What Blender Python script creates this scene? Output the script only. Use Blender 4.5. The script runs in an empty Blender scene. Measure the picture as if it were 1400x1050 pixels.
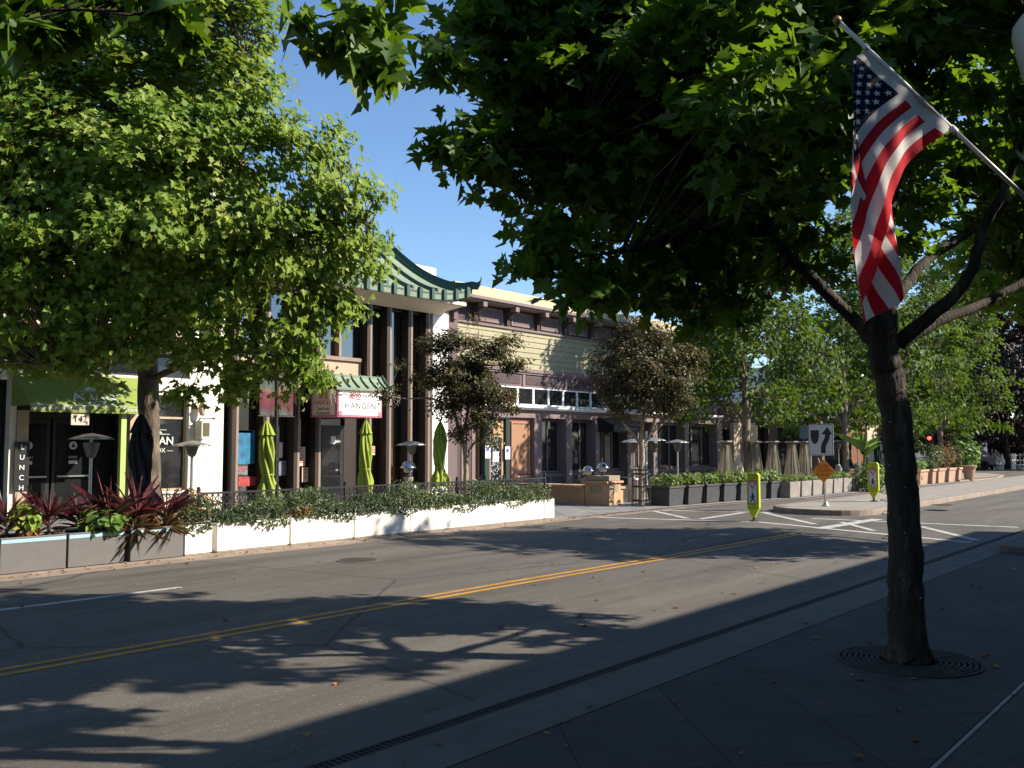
import bpy, math, random
import numpy as np
from mathutils import Vector, Matrix

rng = random.Random(11)
nr = np.random.default_rng(5)
sc = bpy.context.scene
COL = sc.collection
PI = math.pi

# ---------------------------------------------------------------- survey of the place (camera station and sight lines)
FOC, EYE = 1264.0, 1.9
PITCH = math.atan(82 / FOC)
AZ = math.radians(39.7)
FW = Vector((math.cos(AZ) * math.cos(PITCH), math.sin(AZ) * math.cos(PITCH), math.sin(PITCH)))
RT = Vector((math.sin(AZ), -math.cos(AZ), 0))
UP = Vector((-math.cos(AZ) * math.sin(PITCH), -math.sin(AZ) * math.sin(PITCH), math.cos(PITCH)))


def sight(px, py):
    return FW + RT * ((px - 700) / FOC) - UP * ((py - 525) / FOC)


def G(px, py, z=0.0):
    d = sight(px, py)
    t = (z - EYE) / d.z
    return Vector((d.x * t, d.y * t, z))


def A(px, py, Y):
    d = sight(px, py)
    t = Y / d.y
    return Vector((d.x * t, Y, EYE + d.z * t))


def D(px, py, dist):
    d = sight(px, py)
    return Vector((d.x * dist, d.y * dist, EYE + d.z * dist))


# ---------------------------------------------------------------- materials
MATS = {}


def nodes_of(m):
    m.use_nodes = True
    nt = m.node_tree
    return nt, nt.nodes, nt.links


def mat(name, col, rough=0.7, var=0.12, scale=6.0, bump=0.0, bscale=40.0, metal=0.0, spec=0.4, stretch=(1, 1, 1), dirt=0.0, dirtcol=None):
    """base colour broken up by two octaves of noise, optional bump, optional blotchy dirt"""
    if name in MATS:
        return MATS[name]
    m = bpy.data.materials.new(name)
    nt, N, L = nodes_of(m)
    b = N['Principled BSDF']
    b.inputs['Roughness'].default_value = rough
    b.inputs['Metallic'].default_value = metal
    b.inputs['Specular IOR Level'].default_value = spec
    tc = N.new('ShaderNodeTexCoord')
    mp = N.new('ShaderNodeMapping')
    mp.inputs['Scale'].default_value = stretch
    L.new(tc.outputs['Object'], mp.inputs['Vector'])
    n1 = N.new('ShaderNodeTexNoise')
    n1.inputs['Scale'].default_value = scale
    n1.inputs['Detail'].default_value = 6
    n1.inputs['Roughness'].default_value = 0.65
    L.new(mp.outputs[0], n1.inputs['Vector'])
    r = N.new('ShaderNodeValToRGB')
    lo = tuple(max(0, c * (1 - var)) for c in col) + (1,)
    hi = tuple(min(1, c * (1 + var)) for c in col) + (1,)
    r.color_ramp.elements[0].position = 0.3
    r.color_ramp.elements[1].position = 0.7
    r.color_ramp.elements[0].color = lo
    r.color_ramp.elements[1].color = hi
    L.new(n1.outputs[0], r.inputs[0])
    out = r.outputs[0]
    if dirt > 0:
        n2 = N.new('ShaderNodeTexNoise')
        n2.inputs['Scale'].default_value = scale * 0.35
        n2.inputs['Detail'].default_value = 8
        n2.inputs['Roughness'].default_value = 0.7
        L.new(mp.outputs[0], n2.inputs['Vector'])
        r2 = N.new('ShaderNodeValToRGB')
        r2.color_ramp.elements[0].position = 0.48
        r2.color_ramp.elements[1].position = 0.72
        L.new(n2.outputs[0], r2.inputs[0])
        mu = N.new('ShaderNodeMath')
        mu.operation = 'MULTIPLY'
        mu.inputs[1].default_value = dirt
        L.new(r2.outputs[0], mu.inputs[0])
        mx = N.new('ShaderNodeMix')
        mx.data_type = 'RGBA'
        L.new(mu.outputs[0], mx.inputs[0])
        L.new(out, mx.inputs[6])
        dc = dirtcol or tuple(c * 0.45 for c in col)
        mx.inputs[7].default_value = tuple(dc) + (1,)
        out = mx.outputs[2]
    L.new(out, b.inputs['Base Color'])
    if bump > 0:
        n3 = N.new('ShaderNodeTexNoise')
        n3.inputs['Scale'].default_value = bscale
        n3.inputs['Detail'].default_value = 4
        L.new(mp.outputs[0], n3.inputs['Vector'])
        bp = N.new('ShaderNodeBump')
        bp.inputs['Strength'].default_value = bump
        bp.inputs['Distance'].default_value = 0.02
        L.new(n3.outputs[0], bp.inputs['Height'])
        L.new(bp.outputs[0], b.inputs['Normal'])
    MATS[name] = m
    return m


def glass_mat(name, col=(0.015, 0.016, 0.018), rough=0.04, spec=0.6):
    if name in MATS:
        return MATS[name]
    m = bpy.data.materials.new(name)
    nt, N, L = nodes_of(m)
    b = N['Principled BSDF']
    b.inputs['Base Color'].default_value = tuple(col) + (1,)
    b.inputs['Roughness'].default_value = rough
    b.inputs['Specular IOR Level'].default_value = spec
    tc = N.new('ShaderNodeTexCoord')
    n = N.new('ShaderNodeTexNoise')
    n.inputs['Scale'].default_value = 0.7
    L.new(tc.outputs['Object'], n.inputs['Vector'])
    bp = N.new('ShaderNodeBump')
    bp.inputs['Strength'].default_value = 0.06
    bp.inputs['Distance'].default_value = 0.05
    L.new(n.outputs[0], bp.inputs['Height'])
    L.new(bp.outputs[0], b.inputs['Normal'])
    MATS[name] = m
    return m


def clear_glass(name):
    if name in MATS:
        return MATS[name]
    m = bpy.data.materials.new(name)
    nt, N, L = nodes_of(m)
    for n in list(N):
        if n.type == 'BSDF_PRINCIPLED':
            N.remove(n)
    g = N.new('ShaderNodeBsdfGlossy')
    g.inputs['Roughness'].default_value = 0.03
    t = N.new('ShaderNodeBsdfTransparent')
    f = N.new('ShaderNodeFresnel')
    f.inputs['IOR'].default_value = 1.5
    mx = N.new('ShaderNodeMixShader')
    L.new(f.outputs[0], mx.inputs[0])
    L.new(t.outputs[0], mx.inputs[1])
    L.new(g.outputs[0], mx.inputs[2])
    L.new(mx.outputs[0], N['Material Output'].inputs['Surface'])
    MATS[name] = m
    return m


def leaf_mat(name, stops, transl=0.3, tcol=(0.25, 0.42, 0.04), rough=0.5, spec=0.35):
    """leaf: colour picked per leaf from a ramp, glossy front, some light passing through"""
    if name in MATS:
        return MATS[name]
    m = bpy.data.materials.new(name)
    nt, N, L = nodes_of(m)
    b = N['Principled BSDF']
    b.inputs['Roughness'].default_value = rough
    b.inputs['Specular IOR Level'].default_value = spec
    at = N.new('ShaderNodeAttribute')
    at.attribute_name = 'rnd'
    r = N.new('ShaderNodeValToRGB')
    el = r.color_ramp.elements
    while len(el) < len(stops):
        el.new(0.5)
    for e, (p, c) in zip(el, stops):
        e.position = p
        e.color = tuple(c) + (1,)
    L.new(at.outputs['Fac'], r.inputs[0])
    L.new(r.outputs[0], b.inputs['Base Color'])
    t = N.new('ShaderNodeBsdfTranslucent')
    mc = N.new('ShaderNodeMix')
    mc.data_type = 'RGBA'
    mc.inputs[0].default_value = 0.75
    L.new(r.outputs[0], mc.inputs[6])
    mc.inputs[7].default_value = tuple(tcol) + (1,)
    L.new(mc.outputs[2], t.inputs['Color'])
    mx = N.new('ShaderNodeMixShader')
    mx.inputs[0].default_value = transl
    L.new(b.outputs[0], mx.inputs[1])
    L.new(t.outputs[0], mx.inputs[2])
    L.new(mx.outputs[0], N['Material Output'].inputs['Surface'])
    MATS[name] = m
    return m


def glow(name, col, strength):
    m = bpy.data.materials.new(name)
    nt, N, L = nodes_of(m)
    b = N['Principled BSDF']
    b.inputs['Base Color'].default_value = tuple(col) + (1,)
    b.inputs['Emission Color'].default_value = tuple(col) + (1,)
    b.inputs['Emission Strength'].default_value = strength
    return m


# ---------------------------------------------------------------- object helpers
def tag(o, label=None, cat=None, group=None, kind=None):
    if label:
        o['label'] = label
    if cat:
        o['category'] = cat
    if group:
        o['group'] = group
    if kind:
        o['kind'] = kind
    return o


def thing(name, label, cat, loc=(0, 0, 0), group=None, rotz=0.0):
    o = bpy.data.objects.new(name, None)
    o.empty_display_size = 0.2
    COL.objects.link(o)
    o.location = loc
    o.rotation_euler = (0, 0, rotz)
    return tag(o, label, cat, group)


def origin(o):
    v = Vector((0, 0, 0))
    while o is not None:
        v += o.location
        o = o.parent
    return v


def copy_tree(o, parent=None):
    c = o.copy()
    COL.objects.link(c)
    if parent is not None:
        c.parent = parent
    for ch in list(o.children):
        copy_tree(ch, c)
    return c


def finish(name, me, m, parent, smooth):
    ms = m if isinstance(m, (list, tuple)) else [m]
    for x in ms:
        me.materials.append(x)
    if smooth:
        me.polygons.foreach_set('use_smooth', [True] * len(me.polygons))
    o = bpy.data.objects.new(name, me)
    COL.objects.link(o)
    if parent is not None:
        o.parent = parent
    return o


class MB:
    def __init__(self):
        self.v, self.f, self.mi = [], [], []
        self.cur = 0

    def add(self, vs, fs):
        b = len(self.v)
        self.v.extend(tuple(p) for p in vs)
        for f in fs:
            self.f.append(tuple(b + i for i in f))
            self.mi.append(self.cur)
        return self

    def box(self, x0, x1, y0, y1, z0, z1):
        return self.add([(x0, y0, z0), (x1, y0, z0), (x1, y1, z0), (x0, y1, z0), (x0, y0, z1), (x1, y0, z1), (x1, y1, z1), (x0, y1, z1)],
                        [(0, 3, 2, 1), (4, 5, 6, 7), (0, 1, 5, 4), (1, 2, 6, 5), (2, 3, 7, 6), (3, 0, 4, 7)])

    def cbox(self, x0, x1, y0, y1, z0, z1, c=0.01):
        """box with chamfered vertical and top edges"""
        prof = [(x0 + c, y0), (x1 - c, y0), (x1, y0 + c), (x1, y1 - c), (x1 - c, y1), (x0 + c, y1), (x0, y1 - c), (x0, y0 + c)]
        ins = [(x0 + c, y0 + c), (x1 - c, y0 + c), (x1 - c, y0 + c), (x1 - c, y1 - c), (x1 - c, y1 - c), (x0 + c, y1 - c), (x0 + c, y1 - c), (x0 + c, y0 + c)]
        vs = [(p[0], p[1], z0) for p in prof] + [(p[0], p[1], z1 - c) for p in prof] + [(x0 + c, y0 + c, z1), (x1 - c, y0 + c, z1), (x1 - c, y1 - c, z1), (x0 + c, y1 - c, z1)]
        fs = [tuple(range(7, -1, -1))]
        for i in range(8):
            j = (i + 1) % 8
            fs.append((i, j, 8 + j, 8 + i))
        k = 16
        fs += [(8, 9, k + 1, k), (9, 10, k + 1), (10, 11, k + 2, k + 1), (11, 12, k + 2), (12, 13, k + 3, k + 2), (13, 14, k + 3), (14, 15, k, k + 3), (15, 8, k), (k, k + 1, k + 2, k + 3)]
        return self.add(vs, fs)

    def taper(self, x0, x1, y0, y1, z0, z1, d):
        """box whose foot is narrower by d on each side"""
        return self.add([(x0 + d, y0 + d, z0), (x1 - d, y0 + d, z0), (x1 - d, y1 - d, z0), (x0 + d, y1 - d, z0), (x0, y0, z1), (x1, y0, z1), (x1, y1, z1), (x0, y1, z1)],
                        [(0, 3, 2, 1), (4, 5, 6, 7), (0, 1, 5, 4), (1, 2, 6, 5), (2, 3, 7, 6), (3, 0, 4, 7)])

    def bar(self, p, q, w, h=None, up=(0, 0, 1)):
        p, q = Vector(p), Vector(q)
        h = h or w
        d = (q - p).normalized()
        s = d.cross(Vector(up))
        if s.length < 1e-4:
            s = d.cross(Vector((1, 0, 0)))
        s.normalize()
        u = s.cross(d).normalized()
        s *= w / 2
        u *= h / 2
        vs = [p - s - u, p + s - u, p + s + u, p - s + u, q - s - u, q + s - u, q + s + u, q - s + u]
        return self.add(vs, [(0, 3, 2, 1), (4, 5, 6, 7), (0, 1, 5, 4), (1, 2, 6, 5), (2, 3, 7, 6), (3, 0, 4, 7)])

    def tube(self, pts, rad, n=8, cap=True, wob=0.0):
        pts = [Vector(p) for p in pts]
        if not isinstance(rad, (list, tuple)):
            rad = [rad] * len(pts)
        rings = []
        t0 = (pts[1] - pts[0]).normalized()
        ref = Vector((0, 0, 1)) if abs(t0.z) < 0.9 else Vector((1, 0, 0))
        s = t0.cross(ref).normalized()
        vs = []
        for i, p in enumerate(pts):
            t = (pts[min(i + 1, len(pts) - 1)] - pts[max(i - 1, 0)]).normalized()
            s = (s - t * s.dot(t)).normalized()
            u = t.cross(s)
            for k in range(n):
                a = 2 * PI * k / n
                r = rad[i] * (1 + (rng.uniform(-wob, wob) if wob else 0))
                vs.append(p + s * (math.cos(a) * r) + u * (math.sin(a) * r))
        fs = []
        for i in range(len(pts) - 1):
            for k in range(n):
                j = (k + 1) % n
                fs.append((i * n + k, i * n + j, (i + 1) * n + j, (i + 1) * n + k))
        if cap:
            fs.append(tuple(range(n - 1, -1, -1)))
            e = (len(pts) - 1) * n
            fs.append(tuple(e + k for k in range(n)))
        return self.add(vs, fs)

    def lathe(self, prof, c=(0, 0, 0), n=20, lobes=0, amp=0.0, cap=True, phase=0.0):
        vs = []
        for r, z in prof:
            for k in range(n):
                a = 2 * PI * k / n + phase
                rr = r * (1 + amp * math.cos(lobes * a)) if lobes else r
                vs.append((c[0] + rr * math.cos(a), c[1] + rr * math.sin(a), c[2] + z))
        fs = []
        for i in range(len(prof) - 1):
            for k in range(n):
                j = (k + 1) % n
                fs.append((i * n + k, i * n + j, (i + 1) * n + j, (i + 1) * n + k))
        if cap:
            fs.append(tuple(range(n - 1, -1, -1)))
            e = (len(prof) - 1) * n
            fs.append(tuple(e + k for k in range(n)))
        return self.add(vs, fs)

    def prism(self, poly, o, ax, ay, depth):
        """polygon (list of 2-D points) in the plane o + x*ax + y*ay, extruded by the vector depth"""
        o, ax, ay, dv = Vector(o), Vector(ax), Vector(ay), Vector(depth)
        n = len(poly)
        vs = [o + ax * p[0] + ay * p[1] for p in poly]
        vs += [v + dv for v in vs]
        fs = [tuple(range(n)), tuple(range(2 * n - 1, n - 1, -1))]
        for i in range(n):
            j = (i + 1) % n
            fs.append((j, i, n + i, n + j))
        return self.add(vs, fs)

    def quad(self, a, b, c, d):
        return self.add([a, b, c, d], [(0, 1, 2, 3)])

    def ball(self, c, r, n=12, m=8, sz=1.0):
        prof = [(max(1e-3, r * math.sin(PI * i / m)), -r * sz * math.cos(PI * i / m)) for i in range(m + 1)]
        return self.lathe(prof, c, n)

    def build(self, name, m, parent=None, smooth=False, bevel=0.0, angle=None):
        me = bpy.data.meshes.new(name)
        o0 = origin(parent)
        me.from_pydata([(v[0] - o0.x, v[1] - o0.y, v[2] - o0.z) for v in self.v], [], self.f)
        ob = finish(name, me, m, parent, smooth)
        if isinstance(m, (list, tuple)):
            me.polygons.foreach_set('material_index', self.mi)
        if bevel > 0:
            md = ob.modifiers.new('edge', 'BEVEL')
            md.width = bevel
            md.segments = 2
            md.limit_method = 'ANGLE'
        me.update()
        return ob


def bx(name, m, parent, *b, bevel=0.0):
    return MB().box(*b).build(name, m, parent, bevel=bevel)


def text(name, body, size, m, at, parent, right=(1, 0, 0), up=(0, 0, 1), depth=0.004, align='CENTER', sx=1.0, space=1.0, bold=0.0):
    cu = bpy.data.curves.new(name + '_curve', 'FONT')
    cu.body = body
    cu.size = size
    cu.align_x = align
    cu.align_y = 'CENTER'
    cu.extrude = depth
    cu.space_character = space
    cu.offset = bold
    cu.resolution_u = 4
    tmp = bpy.data.objects.new(name + '_tmp', cu)
    COL.objects.link(tmp)
    dg = bpy.context.evaluated_depsgraph_get()
    me = bpy.data.meshes.new_from_object(tmp.evaluated_get(dg))
    bpy.data.objects.remove(tmp)
    r, u = Vector(right).normalized(), Vector(up).normalized()
    n = r.cross(u)
    o0 = origin(parent)
    at = Vector(at) - o0
    M = Matrix(((r.x * sx, u.x, n.x, at.x), (r.y * sx, u.y, n.y, at.y), (r.z * sx, u.z, n.z, at.z), (0, 0, 0, 1)))
    me.transform(M)
    me.name = name
    me.materials.clear()
    return finish(name, me, m, parent, False)


# ---------------------------------------------------------------- leaves
def half_leaf(half, fold=0.22, curl=-0.18):
    """half outline from base to tip -> template (both halves share the midrib)"""
    n = len(half)
    vs = [(0.0, 0.0)] + [(x, y) for x, y in half] + [(0.0, 1.0)]
    R_ = [(x, y, fold * x + curl * y * y) for x, y in vs]
    L_ = [(-x, y, fold * x + curl * y * y) for x, y in vs[1:-1]]
    V = R_ + L_
    tip = n + 1
    fr = list(range(0, n + 2))
    fl = [0, tip] + [tip + 1 + i for i in range(n - 1, -1, -1)]
    return np.array(V, dtype=np.float32), [fr, fl]


PLANE_HI = half_leaf([(0.10, -0.06), (0.30, -0.15), (0.36, 0.03), (0.27, 0.13), (0.44, 0.19), (0.70, 0.40), (0.45, 0.42), (0.23, 0.45), (0.33, 0.62), (0.20, 0.70), (0.12, 0.82)], 0.25, -0.28)
PLANE_LO = half_leaf([(0.32, -0.10), (0.26, 0.13), (0.64, 0.36), (0.24, 0.44), (0.30, 0.64), (0.12, 0.78)], 0.25, -0.25)
OVAL = half_leaf([(0.22, 0.25), (0.27, 0.5), (0.17, 0.8)])
ROUND = half_leaf([(0.30, 0.12), (0.46, 0.45), (0.30, 0.82)])
DIAMOND = half_leaf([(0.30, 0.5)])


def leaves(name, m, parent, c, nrm, dirv, size, tmpl, rnd=None):
    """one mesh of N leaves: c centres, nrm normals, dirv pointing directions, size lengths"""
    V, F = tmpl
    N_, k = len(c), len(V)
    c = np.asarray(c, np.float32)
    w = np.asarray(nrm, np.float32)
    w /= np.linalg.norm(w, axis=1, keepdims=True) + 1e-9
    v = np.asarray(dirv, np.float32)
    v = v - w * (v * w).sum(1, keepdims=True)
    v /= np.linalg.norm(v, axis=1, keepdims=True) + 1e-9
    u = np.cross(v, w)
    s = np.asarray(size, np.float32).reshape(-1, 1, 1)
    kx = nr.uniform(.78, 1.15, (N_, 1, 1)).astype(np.float32)
    kz = nr.uniform(-.3, 2.1, (N_, 1, 1)).astype(np.float32)
    P = c[:, None, :] + s * (kx * V[None, :, 0:1] * u[:, None, :] + V[None, :, 1:2] * v[:, None, :] + kz * V[None, :, 2:3] * w[:, None, :])
    o0 = origin(parent)
    P = P.reshape(-1, 3) - np.array(o0[:], np.float32)
    lens = [len(f) for f in F]
    loop = np.concatenate([np.array(f) for f in F])
    loops = (np.arange(N_)[:, None] * k + loop[None, :]).reshape(-1).astype(np.int32)
    tot = np.tile(np.array(lens, np.int32), N_)
    start = np.concatenate([[0], np.cumsum(tot)[:-1]]).astype(np.int32)
    me = bpy.data.meshes.new(name)
    me.vertices.add(len(P))
    me.loops.add(len(loops))
    me.polygons.add(len(tot))
    me.vertices.foreach_set('co', P.reshape(-1).astype(np.float32))
    me.loops.foreach_set('vertex_index', loops)
    me.polygons.foreach_set('loop_start', start)
    me.polygons.foreach_set('loop_total', tot)
    me.update(calc_edges=True)
    at = me.attributes.new('rnd', 'FLOAT', 'FACE')
    if rnd is None:
        rnd = nr.random(N_)
    at.data.foreach_set('value', np.repeat(np.asarray(rnd, np.float32), len(F)))
    return finish(name, me, m, parent, False)


SUNWARD = np.array([0.467, -0.672, 0.574])   # leaves turn toward the light


def unit(n):
    x = nr.normal(size=(n, 3))
    return x / (np.linalg.norm(x, axis=1, keepdims=True) + 1e-9)


def blob_points(blobs, n, shell=0.55):
    """n points spread through balls (x,y,z,r[,weight]), denser to the outside of each"""
    B = np.array([b[:4] for b in blobs], float)
    wt = np.array([(b[4] if len(b) > 4 else 1.0) * b[3] ** 2.2 for b in blobs])
    idx = nr.choice(len(B), size=n, p=wt / wt.sum())
    d = unit(n)
    rad = B[idx, 3] * nr.random(n) ** (1 / 3 * (1 - shell) + 0.12)
    sq = np.array([1.0, 1.0, 0.85])
    return B[idx, :3] + d * rad[:, None] * sq, d, idx


def tree_crown(parent, m, blobs, clusters, per, spread, size, tmpl, centre, up=0.7, out=0.5, rand=0.6, droop=0.35, name='crown', tintvar=0.25, sunny=0.35):
    """leaf clusters through the blobs; returns the cluster centres for the twigs"""
    cc, d, idx = blob_points(blobs, clusters)
    n = clusters * per
    ci = np.repeat(np.arange(clusters), per)
    off = nr.normal(size=(n, 3)) * spread * np.array([1, 1, 0.6])
    # a cluster is a spray: leaves also trail outward along its own direction
    P = cc[ci] + off
    o = P - np.array(centre)[None, :]
    o /= np.linalg.norm(o, axis=1, keepdims=True) + 1e-9
    nrm = np.array([0, 0, up]) + o * out + unit(n) * rand + SUNWARD * sunny
    dirv = o * 0.6 + unit(n) * 0.8 + np.array([0, 0, -droop])
    s = size * (0.6 + 0.65 * nr.random(n))
    ct = nr.random(clusters)
    rnd = np.clip(ct[ci] * tintvar * 2 + nr.random(n) * (1 - tintvar * 2) * 1.0, 0, 1)
    leaves(name, m, parent, P, nrm, dirv, s, tmpl, rnd)
    return cc


def twigs(mb, cc, skeleton, r0=0.02, r1=0.005, sag=0.15, n=5, maxlen=2.5):
    """thin branches from the nearest limb point to each cluster"""
    S = np.array([p[:3] for p in skeleton], float)
    for c in cc:
        dd = np.linalg.norm(S - c, axis=1)
        j = int(np.argmin(dd + 0.35 * np.maximum(0, S[:, 2] - c[2])))
        if dd[j] > maxlen or dd[j] < 0.15:
            continue
        a, b = Vector(S[j]), Vector(c)
        mid = (a + b) / 2 + Vector((rng.uniform(-.1, .1), rng.uniform(-.1, .1), rng.uniform(-.02, sag) * dd[j]))
        k = min(1.6, 0.5 + dd[j] * 0.5)
        mb.tube([a, mid, b], [r0 * k, (r0 + r1) / 2 * k, r1], n, cap=False)


def limb_path(pts, rad, steps=5, jit=0.03):
    """smooth polyline through pts with radii"""
    P, Rr = [], []
    pts = [Vector(p) for p in pts]
    m = len(pts)
    for i in range(m - 1):
        p0, p1, p2, p3 = pts[max(i - 1, 0)], pts[i], pts[i + 1], pts[min(i + 2, m - 1)]
        for k in range(steps):
            t = k / steps
            q = 0.5 * ((2 * p1) + (p2 - p0) * t + (2 * p0 - 5 * p1 + 4 * p2 - p3) * t * t + (-p0 + 3 * p1 - 3 * p2 + p3) * t ** 3)
            r = rad[i] * (1 - t) + rad[i + 1] * t
            j = jit * min(1.0, r * 8) if (i or k) else 0
            P.append(q + Vector((rng.uniform(-j, j), rng.uniform(-j, j), 0)))
            Rr.append(r)
    P.append(pts[-1])
    Rr.append(rad[-1])
    return P, Rr
# ================================================================ light, sky, camera
SUN_EL = math.radians(35)
SUN_H = Vector((0.57, -0.82, 0)).normalized()
w = bpy.data.worlds.new('World')
sc.world = w
w.use_nodes = True
wn, wl = w.node_tree.nodes, w.node_tree.links
sky = wn.new('ShaderNodeTexSky')
sky.sky_type = 'NISHITA'
sky.sun_disc = False
sky.sun_elevation = SUN_EL
sky.sun_rotation = math.atan2(SUN_H.x, SUN_H.y)
sky.air_density = 1.0
sky.dust_density = 0.0
sky.ozone_density = 5.0
wl.new(sky.outputs[0], wn['Background'].inputs[0])
wn['Background'].inputs[1].default_value = 0.10

sd = bpy.data.lights.new('sun', 'SUN')
sd.energy = 5.0
sd.angle = math.radians(0.53)
sd.color = (1.0, 0.91, 0.77)
so = bpy.data.objects.new('sun', sd)
COL.objects.link(so)
sv = SUN_H * math.cos(SUN_EL) + Vector((0, 0, math.sin(SUN_EL)))
so.rotation_euler = (-sv).to_track_quat('-Z', 'Y').to_euler()
so.location = sv * 60

cd = bpy.data.cameras.new('camera')
cam = bpy.data.objects.new('camera', cd)
COL.objects.link(cam)
cd.sensor_width = 36
cd.lens = 36 * FOC / 1400
cd.clip_end = 2000
cd.clip_start = 0.05
cam.location = (0, 0, EYE)
cam.rotation_euler = FW.to_track_quat('-Z', 'Y').to_euler()
sc.camera = cam
vs_ = sc.view_settings
vs_.view_transform = 'Standard'
vs_.look = 'None'
vs_.gamma = 1
vs_.exposure = 1.0
sc.cycles.max_bounces = 8
sc.cycles.transparent_max_bounces = 12
sc.cycles.use_denoising = True

# ================================================================ ground materials
def asphalt():
    m = bpy.data.materials.new('asphalt')
    nt, N, L = nodes_of(m)
    b = N['Principled BSDF']
    b.inputs['Roughness'].default_value = 0.85
    b.inputs['Specular IOR Level'].default_value = 0.3
    tc = N.new('ShaderNodeTexCoord')

    def noise(s, d=5, r=0.6, stretch=None):
        n = N.new('ShaderNodeTexNoise')
        n.inputs['Scale'].default_value = s
        n.inputs['Detail'].default_value = d
        n.inputs['Roughness'].default_value = r
        if stretch:
            mp = N.new('ShaderNodeMapping')
            mp.inputs['Scale'].default_value = stretch
            L.new(tc.outputs['Object'], mp.inputs[0])
            L.new(mp.outputs[0], n.inputs['Vector'])
        else:
            L.new(tc.outputs['Object'], n.inputs['Vector'])
        return n

    def ramp(src, p0, c0, p1, c1):
        r = N.new('ShaderNodeValToRGB')
        e = r.color_ramp.elements
        e[0].position, e[1].position = p0, p1
        e[0].color, e[1].color = (*c0, 1), (*c1, 1)
        L.new(src, r.inputs[0])
        return r

    big = ramp(noise(0.5, 8, 0.66, (0.16, 1.9, 1)).outputs[0], 0.36, (0.078, 0.070, 0.061), 0.66, (0.137, 0.124, 0.109))
    fine = ramp(noise(95, 3, 0.8).outputs[0], 0.3, (0.45, 0.45, 0.46), 0.72, (1.5, 1.48, 1.45))
    vor = N.new('ShaderNodeTexVoronoi')
    vor.inputs['Scale'].default_value = 60
    L.new(tc.outputs['Object'], vor.inputs['Vector'])
    peb = ramp(vor.outputs['Color'], 0.80, (1, 1, 1), 0.97, (2.0, 1.95, 1.85))

    def mul(a, c):
        x = N.new('ShaderNodeMix')
        x.data_type = 'RGBA'
        x.blend_type = 'MULTIPLY'
        x.inputs[0].default_value = 1
        L.new(a, x.inputs[6])
        L.new(c, x.inputs[7])
        return x.outputs[2]

    c = mul(mul(big.outputs[0], fine.outputs[0]), peb.outputs[0])
    stain = ramp(noise(0.9, 6, 0.7, (0.35, 1.3, 1)).outputs[0], 0.52, (1, 1, 1), 0.74, (0.62, 0.61, 0.60))
    c = mul(c, stain.outputs[0])
    spots = ramp(noise(3.2, 3, 0.5).outputs[0], 0.66, (1, 1, 1), 0.72, (0.7, 0.69, 0.68))
    c = mul(c, spots.outputs[0])
    # tar-sealed cracks
    nz = noise(1.4, 4, 0.6)
    vc = N.new('ShaderNodeTexVoronoi')
    vc.feature = 'DISTANCE_TO_EDGE'
    vc.inputs['Scale'].default_value = 0.22
    mixv = N.new('ShaderNodeMix')
    mixv.data_type = 'VECTOR'
    mixv.inputs[0].default_value = 0.14
    L.new(tc.outputs['Object'], mixv.inputs[4])
    L.new(nz.outputs['Color'], mixv.inputs[5])
    L.new(mixv.outputs[1], vc.inputs['Vector'])
    crack = ramp(vc.outputs['Distance'], 0.0, (0.42, 0.42, 0.43), 0.006, (1, 1, 1))
    c = mul(c, crack.outputs[0])
    L.new(c, b.inputs['Base Color'])
    bp = N.new('ShaderNodeBump')
    bp.inputs['Strength'].default_value = 0.5
    bp.inputs['Distance'].default_value = 0.008
    L.new(noise(70, 4, 0.75).outputs[0], bp.inputs['Height'])
    L.new(bp.outputs[0], b.inputs['Normal'])
    return m


def paving(name, c1, c2, mortar, size=0.6, rot=0.0, ratio=1.0, msize=0.012, offset=0.0, bump=0.3, stain=0.5):
    m = bpy.data.materials.new(name)
    nt, N, L = nodes_of(m)
    b = N['Principled BSDF']
    b.inputs['Roughness'].default_value = 0.8
    b.inputs['Specular IOR Level'].default_value = 0.3
    tc = N.new('ShaderNodeTexCoord')
    mp = N.new('ShaderNodeMapping')
    mp.inputs['Rotation'].default_value = (0, 0, rot)
    L.new(tc.outputs['Object'], mp.inputs[0])
    br = N.new('ShaderNodeTexBrick')
    br.offset = offset
    br.inputs['Scale'].default_value = 1
    br.inputs['Brick Width'].default_value = size * ratio
    br.inputs['Row Height'].default_value = size
    br.inputs['Mortar Size'].default_value = msize
    br.inputs['Mortar Smooth'].default_value = 0.1
    br.inputs['Bias'].default_value = 0
    br.inputs['Color1'].default_value = (*c1, 1)
    br.inputs['Color2'].default_value = (*c2, 1)
    br.inputs['Mortar'].default_value = (*mortar, 1)
    L.new(mp.outputs[0], br.inputs['Vector'])
    n = N.new('ShaderNodeTexNoise')
    n.inputs['Scale'].default_value = 1.7
    n.inputs['Detail'].default_value = 9
    n.inputs['Roughness'].default_value = 0.72
    L.new(tc.outputs['Object'], n.inputs['Vector'])
    r = N.new('ShaderNodeValToRGB')
    r.color_ramp.elements[0].position = 0.3
    r.color_ramp.elements[1].position = 0.66
    r.color_ramp.elements[0].color = (1 - stain, 1 - stain, 1 - stain, 1)
    r.color_ramp.elements[1].color = (1.1, 1.1, 1.1, 1)
    L.new(n.outputs[0], r.inputs[0])
    x = N.new('ShaderNodeMix')
    x.data_type = 'RGBA'
    x.blend_type = 'MULTIPLY'
    x.inputs[0].default_value = 1
    L.new(br.outputs[0], x.inputs[6])
    L.new(r.outputs[0], x.inputs[7])
    L.new(x.outputs[2], b.inputs['Base Color'])
    bp = N.new('ShaderNodeBump')
    bp.inputs['Strength'].default_value = bump
    bp.inputs['Distance'].default_value = 0.01
    bp.invert = True
    L.new(br.outputs['Fac'], bp.inputs['Height'])
    L.new(bp.outputs[0], b.inputs['Normal'])
    return m


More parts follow.
